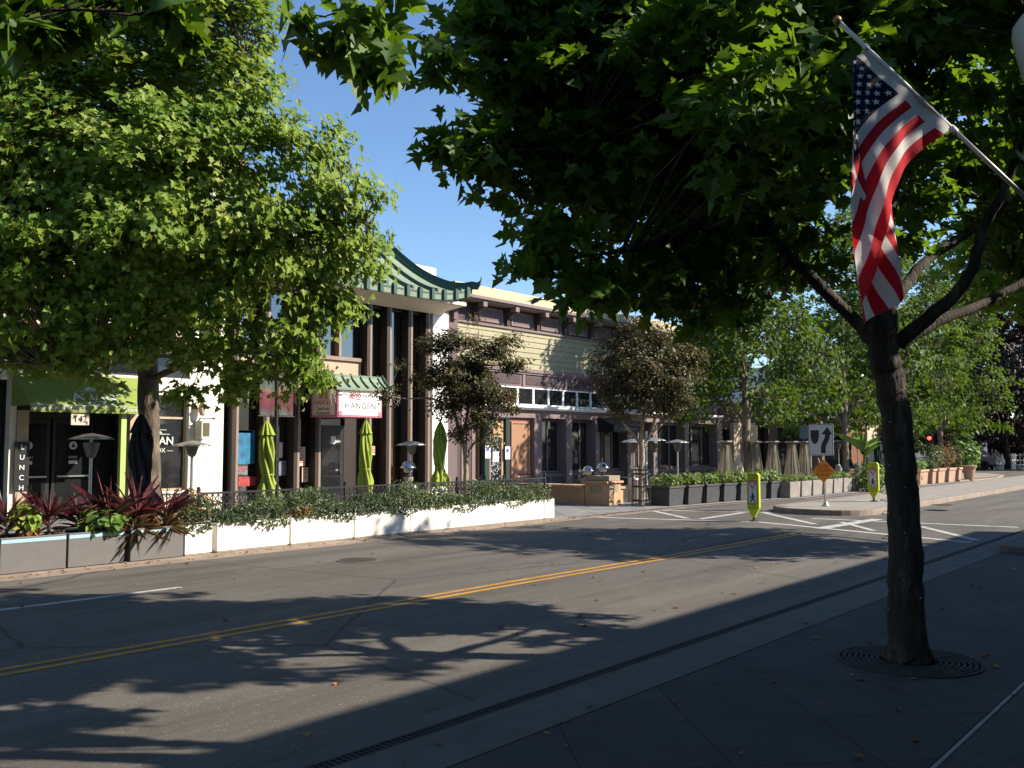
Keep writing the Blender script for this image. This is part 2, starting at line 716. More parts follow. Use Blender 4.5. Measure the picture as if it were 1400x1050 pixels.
M_ASPH = asphalt()
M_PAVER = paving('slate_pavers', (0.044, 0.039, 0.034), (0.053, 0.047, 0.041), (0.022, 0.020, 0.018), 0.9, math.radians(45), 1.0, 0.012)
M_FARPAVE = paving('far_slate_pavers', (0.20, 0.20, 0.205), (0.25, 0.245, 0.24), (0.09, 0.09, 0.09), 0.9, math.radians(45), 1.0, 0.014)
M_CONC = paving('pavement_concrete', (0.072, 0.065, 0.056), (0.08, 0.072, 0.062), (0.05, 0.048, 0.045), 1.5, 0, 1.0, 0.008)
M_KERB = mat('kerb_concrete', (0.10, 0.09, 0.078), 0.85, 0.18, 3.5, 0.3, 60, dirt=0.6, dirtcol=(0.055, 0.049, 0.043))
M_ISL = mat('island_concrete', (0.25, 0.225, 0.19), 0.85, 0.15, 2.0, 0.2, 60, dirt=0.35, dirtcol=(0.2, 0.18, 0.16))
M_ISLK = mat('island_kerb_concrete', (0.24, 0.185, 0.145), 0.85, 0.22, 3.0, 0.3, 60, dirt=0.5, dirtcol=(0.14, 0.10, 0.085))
M_IRON = mat('cast_iron', (0.05, 0.046, 0.041), 0.85, 0.3, 12, 0.2, 60, spec=.15)
M_WHITEL = mat('white_road_paint', (0.42, 0.41, 0.39), 0.75, 0.12, 9, 0.2, 90, dirt=0.85, dirtcol=(0.13, 0.125, 0.12))
M_YEL = mat('yellow_road_paint', (0.44, 0.22, 0.03), 0.7, 0.15, 7, 0.2, 90, dirt=0.75, dirtcol=(0.17, 0.10, 0.04))


def sheet(name, m, x0, x1, y0, y1, z, kind='structure'):
    o = MB().add([(x0, y0, z), (x1, y0, z), (x1, y1, z), (x0, y1, z)], [(0, 1, 2, 3)]).build(name, m)
    return tag(o, kind=kind)


sheet('road', M_ASPH, -400, 700, -500, 600, 0.0)


def slab(name, m, x0, x1, y0, y1, z1, bevel=0.0):
    o = MB().box(x0, x1, y0, y1, -0.05, z1).build(name, m, bevel=bevel)
    return tag(o, kind='structure')


KX0, KX1 = -30, 30
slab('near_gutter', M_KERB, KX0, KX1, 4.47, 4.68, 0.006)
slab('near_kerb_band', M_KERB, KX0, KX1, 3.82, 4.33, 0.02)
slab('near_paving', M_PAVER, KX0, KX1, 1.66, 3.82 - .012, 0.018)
slab('paving_joint', mat('pale_joint', (0.26, 0.25, 0.23), 0.8, 0.2, 6), KX0, KX1, 1.622, 1.648, 0.0225)
slab('near_sidewalk', M_CONC, KX0, KX1, -3.5, 1.61, 0.018)
# trench drain grate along the near kerb
g = MB()
g.box(KX0, KX1, 4.335, 4.355, -0.05, 0.016).box(KX0, KX1, 4.445, 4.465, -0.05, 0.016)
for i in range(int((26 - 0) / 0.045)):
    x = 0.3 + i * 0.045
    g.box(x, x + 0.024, 4.355, 4.445, -0.03, 0.014)
tag(g.build('drain_grate', M_IRON), kind='structure')
sheet('drain_channel', mat('drain_dark', (0.03, 0.028, 0.026), 0.9), KX0, KX1, 4.33, 4.47, 0.0035)

# far side: gutter, kerb, slate paving
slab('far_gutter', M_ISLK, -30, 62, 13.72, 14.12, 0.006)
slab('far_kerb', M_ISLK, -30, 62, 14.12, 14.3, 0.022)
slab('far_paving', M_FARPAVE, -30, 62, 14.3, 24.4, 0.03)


def rounded(x0, x1, y0, y1, r, n=8, right=True):
    """outline with a rounded left end (and right end)"""
    P = []
    for k in range(n + 1):
        a = PI / 2 + PI / 2 * k / n
        P.append((x0 + r + r * math.cos(a), y1 - r + r * math.sin(a)))
    for k in range(n + 1):
        a = PI + PI / 2 * k / n
        P.append((x0 + r + r * math.cos(a), y0 + r + r * math.sin(a)))
    P += [(x1, y0), (x1, y1)]
    return P


def island(name, m_top, m_side, P, h, kerb=0.16):
    n = len(P)
    cx = sum(p[0] for p in P) / n
    cy = sum(p[1] for p in P) / n
    b = MB()
    b.cur = 1
    inner = []
    for i in range(n):
        a, c = Vector(P[i - 1]), Vector(P[(i + 1) % n])
        t = (c - a).normalized()
        nn = Vector((-t.y, t.x))
        q = Vector(P[i])
        if (Vector((cx, cy)) - q).dot(nn) < 0:
            nn = -nn
        inner.append(q + nn * kerb)
    vs = [(p[0], p[1], -0.03) for p in P] + [(p[0] * 0.998 + cx * .002, p[1] * 0.99 + cy * .01, h - 0.02) for p in P]
    vs += [(p[0] * 0.995 + q.x * 0.005 if False else (p[0] * .85 + q.x * .15), p[1] * .85 + q.y * .15, h) for p, q in zip(P, inner)] + [(q.x, q.y, h) for q in inner]
    fs = []
    for r in range(3):
        for i in range(n):
            j = (i + 1) % n
            fs.append((r * n + i, r * n + j, (r + 1) * n + j, (r + 1) * n + i))
    b.add(vs, fs)
    b.cur = 0
    b.add([(q.x, q.y, h - 0.004) for q in inner], [tuple(range(n))])
    o = b.build(name, [m_top, m_side])
    return tag(o, kind='structure')


island('median_island', M_ISL, M_ISLK, rounded(24.3, 72, 8.45, 11.3, 1.3), 0.15)
island('corner_island', M_KERB, M_KERB, rounded(17.9, 30, 1.8, 4.0, 0.55), 0.13)
# street corner beyond the terracotta planters
island('far_corner', M_ISL, M_ISLK, [(50, 12.4), (56, 12.0), (60.5, 12.6), (62.4, 14.0), (63, 16), (63, 30), (50, 30)], 0.12)

# ---------------------------------------------------------------- painted lines
def line(name, m, pts, width, z=0.004):
    b = MB()
    for p, q in zip(pts[:-1], pts[1:]):
        p, q = Vector((p[0], p[1], 0)), Vector((q[0], q[1], 0))
        d = (q - p).normalized()
        s = Vector((-d.y, d.x, 0)) * width / 2
        n = max(1, int((q - p).length / 2.0))
        for k in range(n):
            a, c = p.lerp(q, k / n), p.lerp(q, (k + 1) / n)
            b.quad(*[Vector((v.x, v.y, z)) for v in (a - s, c - s, c + s, a + s)])
    return tag(b.build(name, m), kind='structure')


yl = [(-40, 8.62), (3.3, 8.28), (9.9, 8.16), (13.4, 8.03), (19.4, 7.95)]
line('yellow_centre_line', M_YEL, [(x, y + 0.10) for x, y in yl], 0.095)
line('yellow_centre_line', M_YEL, [(x, y - 0.10) for x, y in yl], 0.095)
line('white_lane_line', M_WHITEL, [(-4, 11.55), (6.75, 11.32)], 0.11)
line('white_lane_line', M_WHITEL, [(2.5, 12.7), (4.9, 12.55)], 0.07)


def gl(a, b, width, z=0.004):
    p, q = G(*a), G(*b)
    line('crosswalk_line', M_WHITEL, [(p.x, p.y), (q.x, q.y)], width, z)


gl((801, 707), (1038, 714), 0.2)
gl((1038, 714), (1349, 744), 0.2, 0.0055)
gl((906, 698), (1080, 701), 0.2)
gl((1110, 709), (1400, 721.5), 0.2)
gl((894, 699), (940, 709), 0.18, 0.007)
gl((957, 710), (1017, 701), 0.18, 0.007)
gl((1043, 701), (1114, 717), 0.18, 0.007)
gl((1120, 723), (1200, 710), 0.3, 0.007)
gl((1259, 720), (1335, 739), 0.18, 0.007)
gl((1150, 714), (1195, 726), 0.16, 0.008)

# ---------------------------------------------------------------- iron covers
def manhole(px, py, r, z, lab):
    p = G(px, py, z)
    t = thing('manhole_cover', lab, 'manhole cover', (p.x, p.y, z))
    MB().lathe([(r + 0.06, 0.0), (r + 0.06, 0.006), (r + 0.01, 0.008)], p, 28).build('ring', M_ASPH, t)
    b = MB().lathe([(r, 0.001), (r, 0.0095), (r * .98, 0.011)], p, 28)
    for k in range(-4, 5):
        hw = math.sqrt(max(0, (r * .86) ** 2 - (k * r * .19) ** 2))
        b.box(p.x - hw, p.x + hw, p.y + k * r * .19 - .012, p.y + k * r * .19 + .012, z + .01, z + .016)
    b.build('lid', M_IRON, t)


manhole(490, 766, 0.30, 0.002, 'round iron manhole cover in the sunny lane before the white planters')
manhole(1290, 690.5, 0.27, 0.149, 'flat dark iron cover set in the concrete median island')
# ================================================================ trees
def bark_mat(name, c0, c1, c2, scale=5, vert=0.25, bump=0.7):
    m = bpy.data.materials.new(name)
    nt, N, L = nodes_of(m)
    b = N['Principled BSDF']
    b.inputs['Roughness'].default_value = 0.9
    b.inputs['Specular IOR Level'].default_value = 0.2
    tc = N.new('ShaderNodeTexCoord')
    mp = N.new('ShaderNodeMapping')
    mp.inputs['Scale'].default_value = (1, 1, vert)
    L.new(tc.outputs['Object'], mp.inputs[0])
    n = N.new('ShaderNodeTexNoise')
    n.inputs['Scale'].default_value = scale
    n.inputs['Detail'].default_value = 8
    n.inputs['Roughness'].default_value = 0.7
    L.new(mp.outputs[0], n.inputs['Vector'])
    r = N.new('ShaderNodeValToRGB')
    e = r.color_ramp.elements
    e.new(0.5)
    for x, (p, c) in zip(e, ((0.33, c0), (0.52, c1), (0.68, c2))):
        x.position = p
        x.color = (*c, 1)
    L.new(n.outputs[0], r.inputs[0])
    L.new(r.outputs[0], b.inputs['Base Color'])
    n2 = N.new('ShaderNodeTexNoise')
    n2.inputs['Scale'].default_value = scale * 5
    n2.inputs['Detail'].default_value = 6
    L.new(mp.outputs[0], n2.inputs['Vector'])
    bp = N.new('ShaderNodeBump')
    bp.inputs['Strength'].default_value = bump
    bp.inputs['Distance'].default_value = 0.03
    L.new(n2.outputs[0], bp.inputs['Height'])
    L.new(bp.outputs[0], b.inputs['Normal'])
    return m


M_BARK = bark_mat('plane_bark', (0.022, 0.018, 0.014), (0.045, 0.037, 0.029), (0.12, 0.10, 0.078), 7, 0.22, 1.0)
M_BARKM = bark_mat('shaded_plane_bark', (0.05, 0.038, 0.028), (0.12, 0.095, 0.07), (0.25, 0.21, 0.155), 6, 0.3, .9)  # darker copy of the pale bark, crown shade put into the colour
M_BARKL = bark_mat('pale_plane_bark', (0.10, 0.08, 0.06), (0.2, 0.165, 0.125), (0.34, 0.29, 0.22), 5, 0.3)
M_BARKC = bark_mat('crape_bark', (0.20, 0.15, 0.10), (0.34, 0.26, 0.18), (0.48, 0.39, 0.29), 6, 0.3, 0.3)
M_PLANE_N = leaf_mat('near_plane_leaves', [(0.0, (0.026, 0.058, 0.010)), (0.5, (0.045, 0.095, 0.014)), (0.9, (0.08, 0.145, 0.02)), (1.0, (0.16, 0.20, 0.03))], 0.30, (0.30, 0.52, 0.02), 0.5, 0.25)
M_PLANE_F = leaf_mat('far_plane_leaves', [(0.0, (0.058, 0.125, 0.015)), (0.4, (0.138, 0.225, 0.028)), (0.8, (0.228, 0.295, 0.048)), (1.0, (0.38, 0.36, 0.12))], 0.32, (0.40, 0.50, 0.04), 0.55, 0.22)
M_PLANE_M = leaf_mat('shaded_row_plane_leaves', [(0.0, (0.014, 0.034, 0.006)), (0.45, (0.036, 0.073, 0.010)), (0.85, (0.075, 0.115, 0.018)), (1.0, (0.16, 0.17, 0.045))], 0.2, (0.28, 0.44, 0.03), 0.55, 0.22)  # darker copy of the plane leaves, the row's shade is in the colour
M_DARKLF = leaf_mat('dark_plum_leaves', [(0.0, (0.012, 0.008, 0.010)), (0.7, (0.024, 0.014, 0.016)), (1.0, (0.03, 0.035, 0.014))], 0.12, (0.10, 0.03, 0.03), 0.5, 0.3)
M_CRAPE = leaf_mat('crape_myrtle_leaves', [(0.0, (0.024, 0.032, 0.012)), (0.4, (0.055, 0.065, 0.022)), (0.75, (0.10, 0.075, 0.032)), (1.0, (0.19, 0.095, 0.055))], 0.22, (0.22, 0.18, 0.05), 0.5, 0.35)
M_BACKLF = leaf_mat('background_leaves', [(0.0, (0.018, 0.032, 0.012)), (0.6, (0.040, 0.062, 0.020)), (1.0, (0.09, 0.10, 0.035))], 0.2, (0.15, 0.22, 0.04), 0.6, 0.25)


def bm(px, py, dist, r, wgt=1.0):
    p = D(px, py, dist)
    return (p.x, p.y, p.z, r, wgt)


# ---------------------------------------------------------------- the near plane tree with the flag before it
t = thing('plane_tree', 'dark near plane tree whose forked trunk stands in a round iron grate', 'tree', (8.5, 2.57, 0.02), 'plane trees lining the near pavement')
tb = MB()
P, Rr = limb_path([(8.5, 2.57, -0.02), (8.49, 2.58, 0.12), (8.475, 2.57, 0.7), (8.448, 2.575, 1.5), (8.405, 2.615, 2.3), (8.36, 2.67, 2.75), (8.35, 2.72, 3.2)], [0.235, 0.166, 0.143, 0.130, 0.122, 0.128, 0.11], 9, 0.016)
tb.tube(P, Rr, 30, wob=0.055)
SK = []
limbs = [
    ([D(1205, 478, 8.25), D(1170, 440, 8.2), D(1115, 385, 8.1), D(1062, 335, 8.0), D(990, 270, 7.9), D(900, 170, 7.7), D(800, 90, 7.5)], [0.085, 0.07, 0.062, 0.055, 0.045, 0.032, 0.014]),
    ([D(1215, 455, 8.25), D(1212, 380, 8.35), D(1200, 290, 8.5), D(1150, 180, 8.6), D(1080, 60, 8.7), D(1000, -120, 8.7)], [0.115, 0.085, 0.075, 0.06, 0.045, 0.02]),
    ([D(1228, 470, 8.25), D(1262, 440, 8.1), D(1305, 405, 7.9), D(1332, 360, 7.8), D(1345, 310, 7.7), D(1372, 262, 7.6), D(1400, 170, 7.5), D(1410, 40, 7.3)], [0.09, 0.075, 0.066, 0.058, 0.052, 0.045, 0.035, 0.014]),
    ([D(1232, 465, 8.25), D(1290, 436, 8.5), D(1345, 415, 8.8), D(1410, 380, 9.1), D(1500, 330, 9.6)], [0.075, 0.062, 0.054, 0.048, 0.02]),
    ([D(1216, 420, 8.4), D(1262, 360, 8.8), D(1320, 320, 9.2), D(1370, 285, 9.6), D(1420, 240, 10), D(1480, 120, 10.4)], [0.07, 0.058, 0.052, 0.045, 0.04, 0.018]),
    ([D(1212, 400, 8.35), D(1225, 250, 9.2), D(1260, 100, 10.0), D(1280, -80, 10.6)], [0.07, 0.055, 0.04, 0.02]),
    ([D(1100, 372, 8.08), D(1020, 330, 8.8), D(930, 300, 9.4), D(850, 260, 9.8)], [0.045, 0.036, 0.028, 0.012]),
    ([D(1040, 318, 7.97), D(960, 330, 7.6), D(880, 340, 7.2), D(800, 350, 7.0)], [0.04, 0.03, 0.022, 0.01]),
    ([D(900, 170, 7.7), D(800, 200, 7.3), D(700, 205, 7.0), D(610, 195, 6.8)], [0.028, 0.022, 0.015, 0.006]),
    ([D(830, 110, 7.55), D(740, 90, 7.2), D(650, 70, 6.9), D(590, 80, 6.7)], [0.022, 0.018, 0.013, 0.006]),
    ([D(1150, 180, 8.6), D(1050, 90, 8.0), D(950, 20, 7.4), D(880, -80, 7.0)], [0.045, 0.034, 0.024, 0.01]),
]
for pts, rad in limbs:
    P, Rr = limb_path(pts, [q_ * .82 for q_ in rad], 6, 0.022)
    tb.tube(P, Rr, 10, wob=0.07)
    SK += [tuple(p) for p in P]
blobs = [bm(*b) for b in [
    (615, 192, 6.8, .10, 4), (645, 202, 6.9, .2, 2), (700, 212, 7.0, .36), (620, 80, 6.7, .13, 4), (650, 70, 6.9, .26, 1.5), (695, 115, 7, .34), (735, 60, 7.2, .55), (770, 150, 7.3, .58),
    (735, 282, 7.1, .4), (770, 345, 7.0, .36), (735, 380, 7.0, .18, 1), (800, 395, 7.1, .24, 1), (830, 300, 7.4, .72), (850, 180, 7.8, .95), (850, 60, 7.6, 1.0), (865, 388, 7.4, .32), (930, 385, 7.9, .52),
    (940, 280, 8.2, .95), (950, 130, 8.4, 1.15), (950, 0, 8.2, 1.1), (1005, 380, 8.4, .52), (1045, 260, 8.6, .9), (1060, 120, 8.9, 1.1), (1090, 10, 8.9, 1.1),
    (900, 250, 9.4, 1.1), (1000, 180, 9.9, 1.2), (1120, 160, 10.2, 1.0), (850, 120, 9.4, 1.0), (1100, 330, 9.2, .5, .7),
    (1262, 150, 9.6, .45, .6), (1300, 215, 9.3, .4, .6), (1350, 240, 8.4, .32, .6), (1260, 260, 9.4, .35, .6), (1370, 300, 9.4, .35, .5), (1230, 330, 9.2, .25, .5),
    (1285, 245, 10.2, .55, .9), (1340, 200, 9.9, .5, .9), (1250, 330, 10.3, .4, .9), (1390, 310, 10.6, .5, .9), (1325, 330, 10.6, .4, .9), (1245, 120, 10.2, .5, .8), (1355, 100, 9.6, .5, .8),
    (900, -150, 8.2, 1.5), (1080, -150, 8.7, 1.6), (1000, -330, 8.6, 1.4), (760, -60, 7.4, .9), (1180, -60, 9.4, 1.2),
    (1220, 60, 10.2, .8, .8), (1250, 200, 10.2, .5, .6), (1300, 60, 9.0, .7, .7), (1370, 160, 7.6, .45, .7), (1390, 70, 7.5, .6, .8), (1390, 210, 7.4, .28, .8), (1320, -60, 8.8, 1.0, .8), (1330, 250, 9.6, .4, .5), (1450, 250, 10, .8, .7), (1490, 330, 9.6, .7, .7), (1490, 130, 10.4, .9, .7), (1520, 240, 9.2, .9, .7), (1440, 330, 9.3, .35, .5), (1420, -20, 7.6, .8), (1270, 300, 9.0, .3, .5),
]]
blobs += [(8.5, .4, 6.5, 1.3, .2), (10.6, -.6, 6.6, 1.2, .2), (9.5, -.6, 7.6, 1.2, .2), (7.3, -.7, 5.7, 1.0, .2), (11.2, .5, 7.6, 1.2, .2)]  # unseen leaf clumps added to throw dappled shade on the road
blobs += [(6.0, 6.2, 8.9, 1.8, .55), (8.8, 6.3, 9.6, 1.7, .5)]  # high clumps added above the frame to block sky light over the road
blobs += [bm(1045, 165, 6.2, .65, .8), bm(990, 60, 6.3, .65, .8), bm(1100, 100, 6.4, .6, .7), bm(1130, -60, 6.6, .9, .6)]
blobs += [(8.4, 2.8, 7.5, 2.0, .34), (7.0, 4.0, 7.0, 1.6, .34), (9.6, 3.9, 7.2, 1.6, .34), (8.5, 1.4, 7.0, 1.6, .34), (10.6, 2.5, 6.8, 1.4, .34), (6.6, 2.1, 6.9, 1.5, .34), (8.4, 2.8, 9.3, 1.4, .34)]
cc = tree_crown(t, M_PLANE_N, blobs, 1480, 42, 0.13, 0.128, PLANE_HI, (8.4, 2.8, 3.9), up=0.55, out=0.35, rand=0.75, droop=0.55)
twigs(tb, cc, SK, 0.014, 0.003, 0.12, 5, 2.2)
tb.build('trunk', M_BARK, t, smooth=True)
# hanging seed balls
sb = MB()
for (x, y, dd) in [(645, 242, 6.9), (660, 262, 6.95), (632, 100, 6.8), (622, 112, 6.8), (915, 395, 7.6), (700, 250, 7.0)]:
    c = D(x, y, dd)
    sb = MB().ball(c, 0.021, 10, 6).tube([c + Vector((0, 0, .02)), c + Vector((0.01, 0, .14))], 0.002, 4)
    sb.build('seed_ball', mat('seed_ball_brown', (0.06, 0.045, 0.025), 0.9), t, smooth=True)

# iron grate round the foot
gt = thing('tree_grate', 'round cast iron tree grate around the near forked trunk', 'tree grate', (8.5, 2.57, 0.018))
b = MB()
for k in range(7):
    r0 = 0.24 + k * 0.046
    prof = [(r0, 0.001), (r0, 0.012), (r0 + 0.03, 0.012), (r0 + 0.03, 0.001)]
    b.lathe(prof, (8.5, 2.57, 0.018), 40, cap=False)
for k in range(12):
    a = 2 * PI * k / 12
    b.bar((8.5 + .24 * math.cos(a), 2.57 + .24 * math.sin(a), .026), (8.5 + .56 * math.cos(a), 2.57 + .56 * math.sin(a), .026), .035, .010)
b.build('grate_rings', M_IRON, gt)
MB().lathe([(0.565, 0.0005), (0.565, 0.011), (0.60, 0.011), (0.60, 0.0005)], (8.5, 2.57, .018), 48, cap=False).build('grate_frame', M_IRON, gt)
MB().lathe([(0.02, 0.0015), (0.56, 0.0015)], (8.5, 2.57, .018), 32).build('soil', mat('soil', (0.034, 0.030, 0.025), 0.95, 0.3, 12, 0.6, 40), gt)

# twinkle-light wire wound round the trunk
b = MB()
pts = []
for i in range(0, 620):
    z = 0.25 + i * 2.3 / 620 + .05 * math.sin(i * .05)
    a = i * 0.17
    f = z / 2.75
    cx, cy = 8.5 - .10 * f, 2.57 + .05 * f
    r = (0.152 - 0.028 * f) + 0.012 + (0.012 if i % 7 == 0 else 0) + rng.uniform(-.004, .006)
    pts.append((cx + r * math.cos(a), cy + r * math.sin(a), z + rng.uniform(-.012, .012)))
b.tube(pts, 0.0022, 4)
lo = b.build('light_wire', mat('green_wire', (0.02, 0.025, 0.018), 0.6))
tag(lo, 'dark wire of tiny string lights wound round the near trunk', 'string lights')
for i in range(3, 620, 16):
    MB().ball(pts[i], 0.006, 6, 4, 1.4).build('bulb', mat('clear_bulbs', (0.35, 0.33, 0.28), 0.2), lo, smooth=True)

# ---------------------------------------------------------------- branch overhead from the neighbouring near-side tree
t = thing('plane_tree', 'plane tree whose big leaved branch tips hang into the sky over the road', 'tree', (-0.6, 2.6, 0.02), 'plane trees lining the near pavement')
tb = MB()
P, Rr = limb_path([(-.6, 2.6, 0), (-.58, 2.6, 1), (-.6, 2.65, 2.4), (-.5, 2.7, 3.4)], [0.2, 0.16, 0.14, 0.1], 5, .01)
tb.tube(P, Rr, 14, wob=.04)
SK = []
for pts, rad in [([(-.5, 2.65, 2.6), (0.6, 3.0, 3.6), (1.8, 3.3, 4.3), D(440, -40, 4.5), D(480, 40, 4.5), D(520, 100, 4.5)], [.08, .055, .024, .011, .007, .003]),
                 ([(-.5, 2.65, 2.7), (-.2, 3.2, 3.8), (0.6, 3.6, 4.5), D(120, -50, 4.2), D(180, 20, 4.2)], [.08, .055, .026, .010, .004]),
                 ([(-.5, 2.7, 3.2), (-1.5, 3.2, 4.5), (-2.4, 3.4, 5.8)], [.08, .05, .02]), ([(-.5, 2.7, 3.3), (0.1, 2.0, 4.8), (0.7, 1.4, 6.4)], [.08, .05, .02]),
                 ([(-.5, 2.7, 3.2), (-.8, 3.8, 4.6), (-.6, 4.6, 5.8)], [.08, .05, .02])]:
    P, Rr = limb_path(pts, rad, 5, .015)
    tb.tube(P, Rr, 8, wob=.05)
    SK += [tuple(p) for p in P]
blobs = [bm(*b) for b in [(460, 5, 4.5, .15, 4), (490, 45, 4.5, .16, 7), (450, 50, 4.5, .13, 6), (532, 45, 4.55, .08, 12), (522, 95, 4.5, .07, 12), (465, 92, 4.5, .06, 8), (460, 100, 4.5, .06, 4), (425, 10, 4.5, .08, 3), (420, -60, 4.5, .2, 1), (545, -5, 4.6, .07, 4), (405, 25, 4.5, .04, 4), (500, -40, 4.5, .16),
                          (80, -10, 4.2, .16, 9), (30, 10, 4.2, .16, 11), (130, -10, 4.3, .10, 9), (215, 0, 4.3, .08, 12), (250, 25, 4.3, .05, 16), (10, 50, 4.1, .08, 12), (95, 50, 4.2, .04, 14), (300, -90, 4.5, .2)]]
blobs += [(-1.6, 3.2, 5.2, 1.5, .8), (-.4, 3.0, 6.5, 1.5, .8), (0.3, 1.6, 6.0, 1.2, .8), (-.7, 4.2, 5.6, 1.2, .8), (-2.2, 2.2, 5.0, 1.2, .8), (1.2, 2.6, 5.8, 1.2, .8), (2.6, 2.2, 6.6, 1.2, .7), (0.5, 3.2, 8.0, 1.6, .7), (3.4, 2.6, 7.6, 1.0, .5), (2.6, 6.0, 8.6, 1.9, .8), (0, 6.4, 8.0, 1.9, .8), (-3, 6, 8, 1.9, .7)]  # last, highest clumps reach over the road, added unseen to block the sky
cc = tree_crown(t, M_PLANE_N, blobs, 760, 12, 0.05, 0.145, PLANE_HI, (-.4, 2.7, 4), up=0.35, out=0.3, rand=0.8, droop=1.1)
twigs(tb, cc, SK, 0.010, 0.003, 0.1, 5, 1.6)
tb.build('trunk', M_BARK, t, smooth=True)

# ---------------------------------------------------------------- next near-side tree, beyond the lamp post
t = thing('plane_tree', 'plane tree beyond the lamp post whose crown fills the upper sky behind the flag pole', 'tree', (20.8, 2.3, 0.02), 'plane trees lining the near pavement')
tb = MB()
P, Rr = limb_path([(20.8, 2.3, 0), (20.8, 2.3, 1), (20.75, 2.35, 2.4), (20.8, 2.3, 3.6), (20.7, 2.4, 5.5), (20.8, 2.3, 7.2)], [0.2, 0.16, 0.14, 0.11, 0.07, 0.03], 5, .01)
tb.tube(P, Rr, 14, wob=.04)
SK = [tuple(p) for p in P[8:]]
for k in range(9):
    a = 2 * PI * k / 9 + .3
    z = 2.9 + .35 * k
    q = [(20.78, 2.33, z), (20.8 + 1.1 * math.cos(a), 2.3 + 1.1 * math.sin(a), z + .7), (20.8 + 2.3 * math.cos(a), 2.3 + 2.3 * math.sin(a), z + 1.6)]
    P, Rr = limb_path(q, [.07, .045, .015], 4, .03)
    tb.tube(P, Rr, 8, wob=.05)
    SK += [tuple(p) for p in P]
blobs = [(20.8, 2.3, 6.6, 2.0, 1), (19.4, 3.4, 5.4, 1.3, .8), (19.0, 2.2, 6.3, 1.3, .7), (20.4, 4.2, 5.6, 1.3, .8), (22.3, 2.6, 5.6, 1.6, 1), (21.0, 0.8, 5.6, 1.5, 1), (20.8, 2.6, 8.4, 1.5, 1), (19.6, 1.2, 5.2, 1.2, .9), (19.2, 3.2, 4.4, .7, .5), (22.0, 3.8, 7, 1.3, .8)]
cc = tree_crown(t, M_PLANE_F, blobs, 430, 26, 0.2, 0.165, PLANE_HI, (20.8, 2.3, 5), up=0.6, out=0.5, rand=0.7, droop=0.4)
twigs(tb, cc, SK, 0.014, 0.003, 0.12, 5, 2.0)
tb.build('trunk', M_BARK, t, smooth=True)

# ---------------------------------------------------------------- big plane tree across the street before the green awning
t = thing('plane_tree', 'large sunlit plane tree with pale trunk rising before the green awning', 'tree', (9.95, 18, 0.03), 'plane trees lining the far pavement')
tb = MB()
c0 = A(205, 600, 18)
P, Rr = limb_path([(c0.x + .12, 18, 0), (c0.x + .08, 18, .5), (c0.x, 18, 1.8), (c0.x - .06, 18, 3.0), (c0.x - .1, 18.02, 4.2), (c0.x, 18.05, 6.0), (c0.x + .2, 18.1, 8.0), (c0.x + .2, 18, 10.2)], [0.26, 0.215, 0.20, 0.21, 0.17, 0.13, 0.09, 0.04], 5, .012)
tb.tube(P, Rr, 16, wob=.05)
SK = [tuple(p) for p in P[18:]]
LT = c0
for pts, rad in [([D(205, 480, 19), D(260, 420, 18.6), D(330, 360, 18.2), D(420, 320, 17.8), D(500, 300, 17.5)], [.11, .085, .065, .04, .015]),
                 ([D(205, 520, 19), D(250, 500, 18.4), D(320, 480, 18), D(390, 490, 17.6)], [.08, .06, .045, .015]),
                 ([D(203, 470, 19), D(150, 400, 18.4), D(80, 330, 18), D(0, 270, 17.6)], [.1, .08, .055, .02]),
                 ([D(205, 400, 19.1), D(220, 280, 18.2), D(280, 180, 18), D(330, 80, 17.8)], [.1, .075, .05, .02]),
                 ([D(207, 330, 19.1), D(160, 200, 18.6), D(120, 80, 18.4), D(90, -40, 18.2)], [.09, .07, .05, .02]),
                 ([D(205, 450, 19), D(120, 470, 17.6), D(60, 500, 17)], [.07, .05, .02]),
                 ([D(207, 300, 19.1), D(250, 180, 20.2), D(270, 60, 20.6)], [.08, .06, .02]),
                 ([D(206, 420, 19.1), D(300, 380, 20), D(400, 400, 20.4)], [.07, .05, .02]),
                 ([D(206, 420, 19.1), D(120, 350, 20.3), D(30, 330, 21)], [.07, .05, .02])]:
    P, Rr = limb_path(pts, rad, 5, .03)
    tb.tube(P, Rr, 8, wob=.05)
    SK += [tuple(p) for p in P]
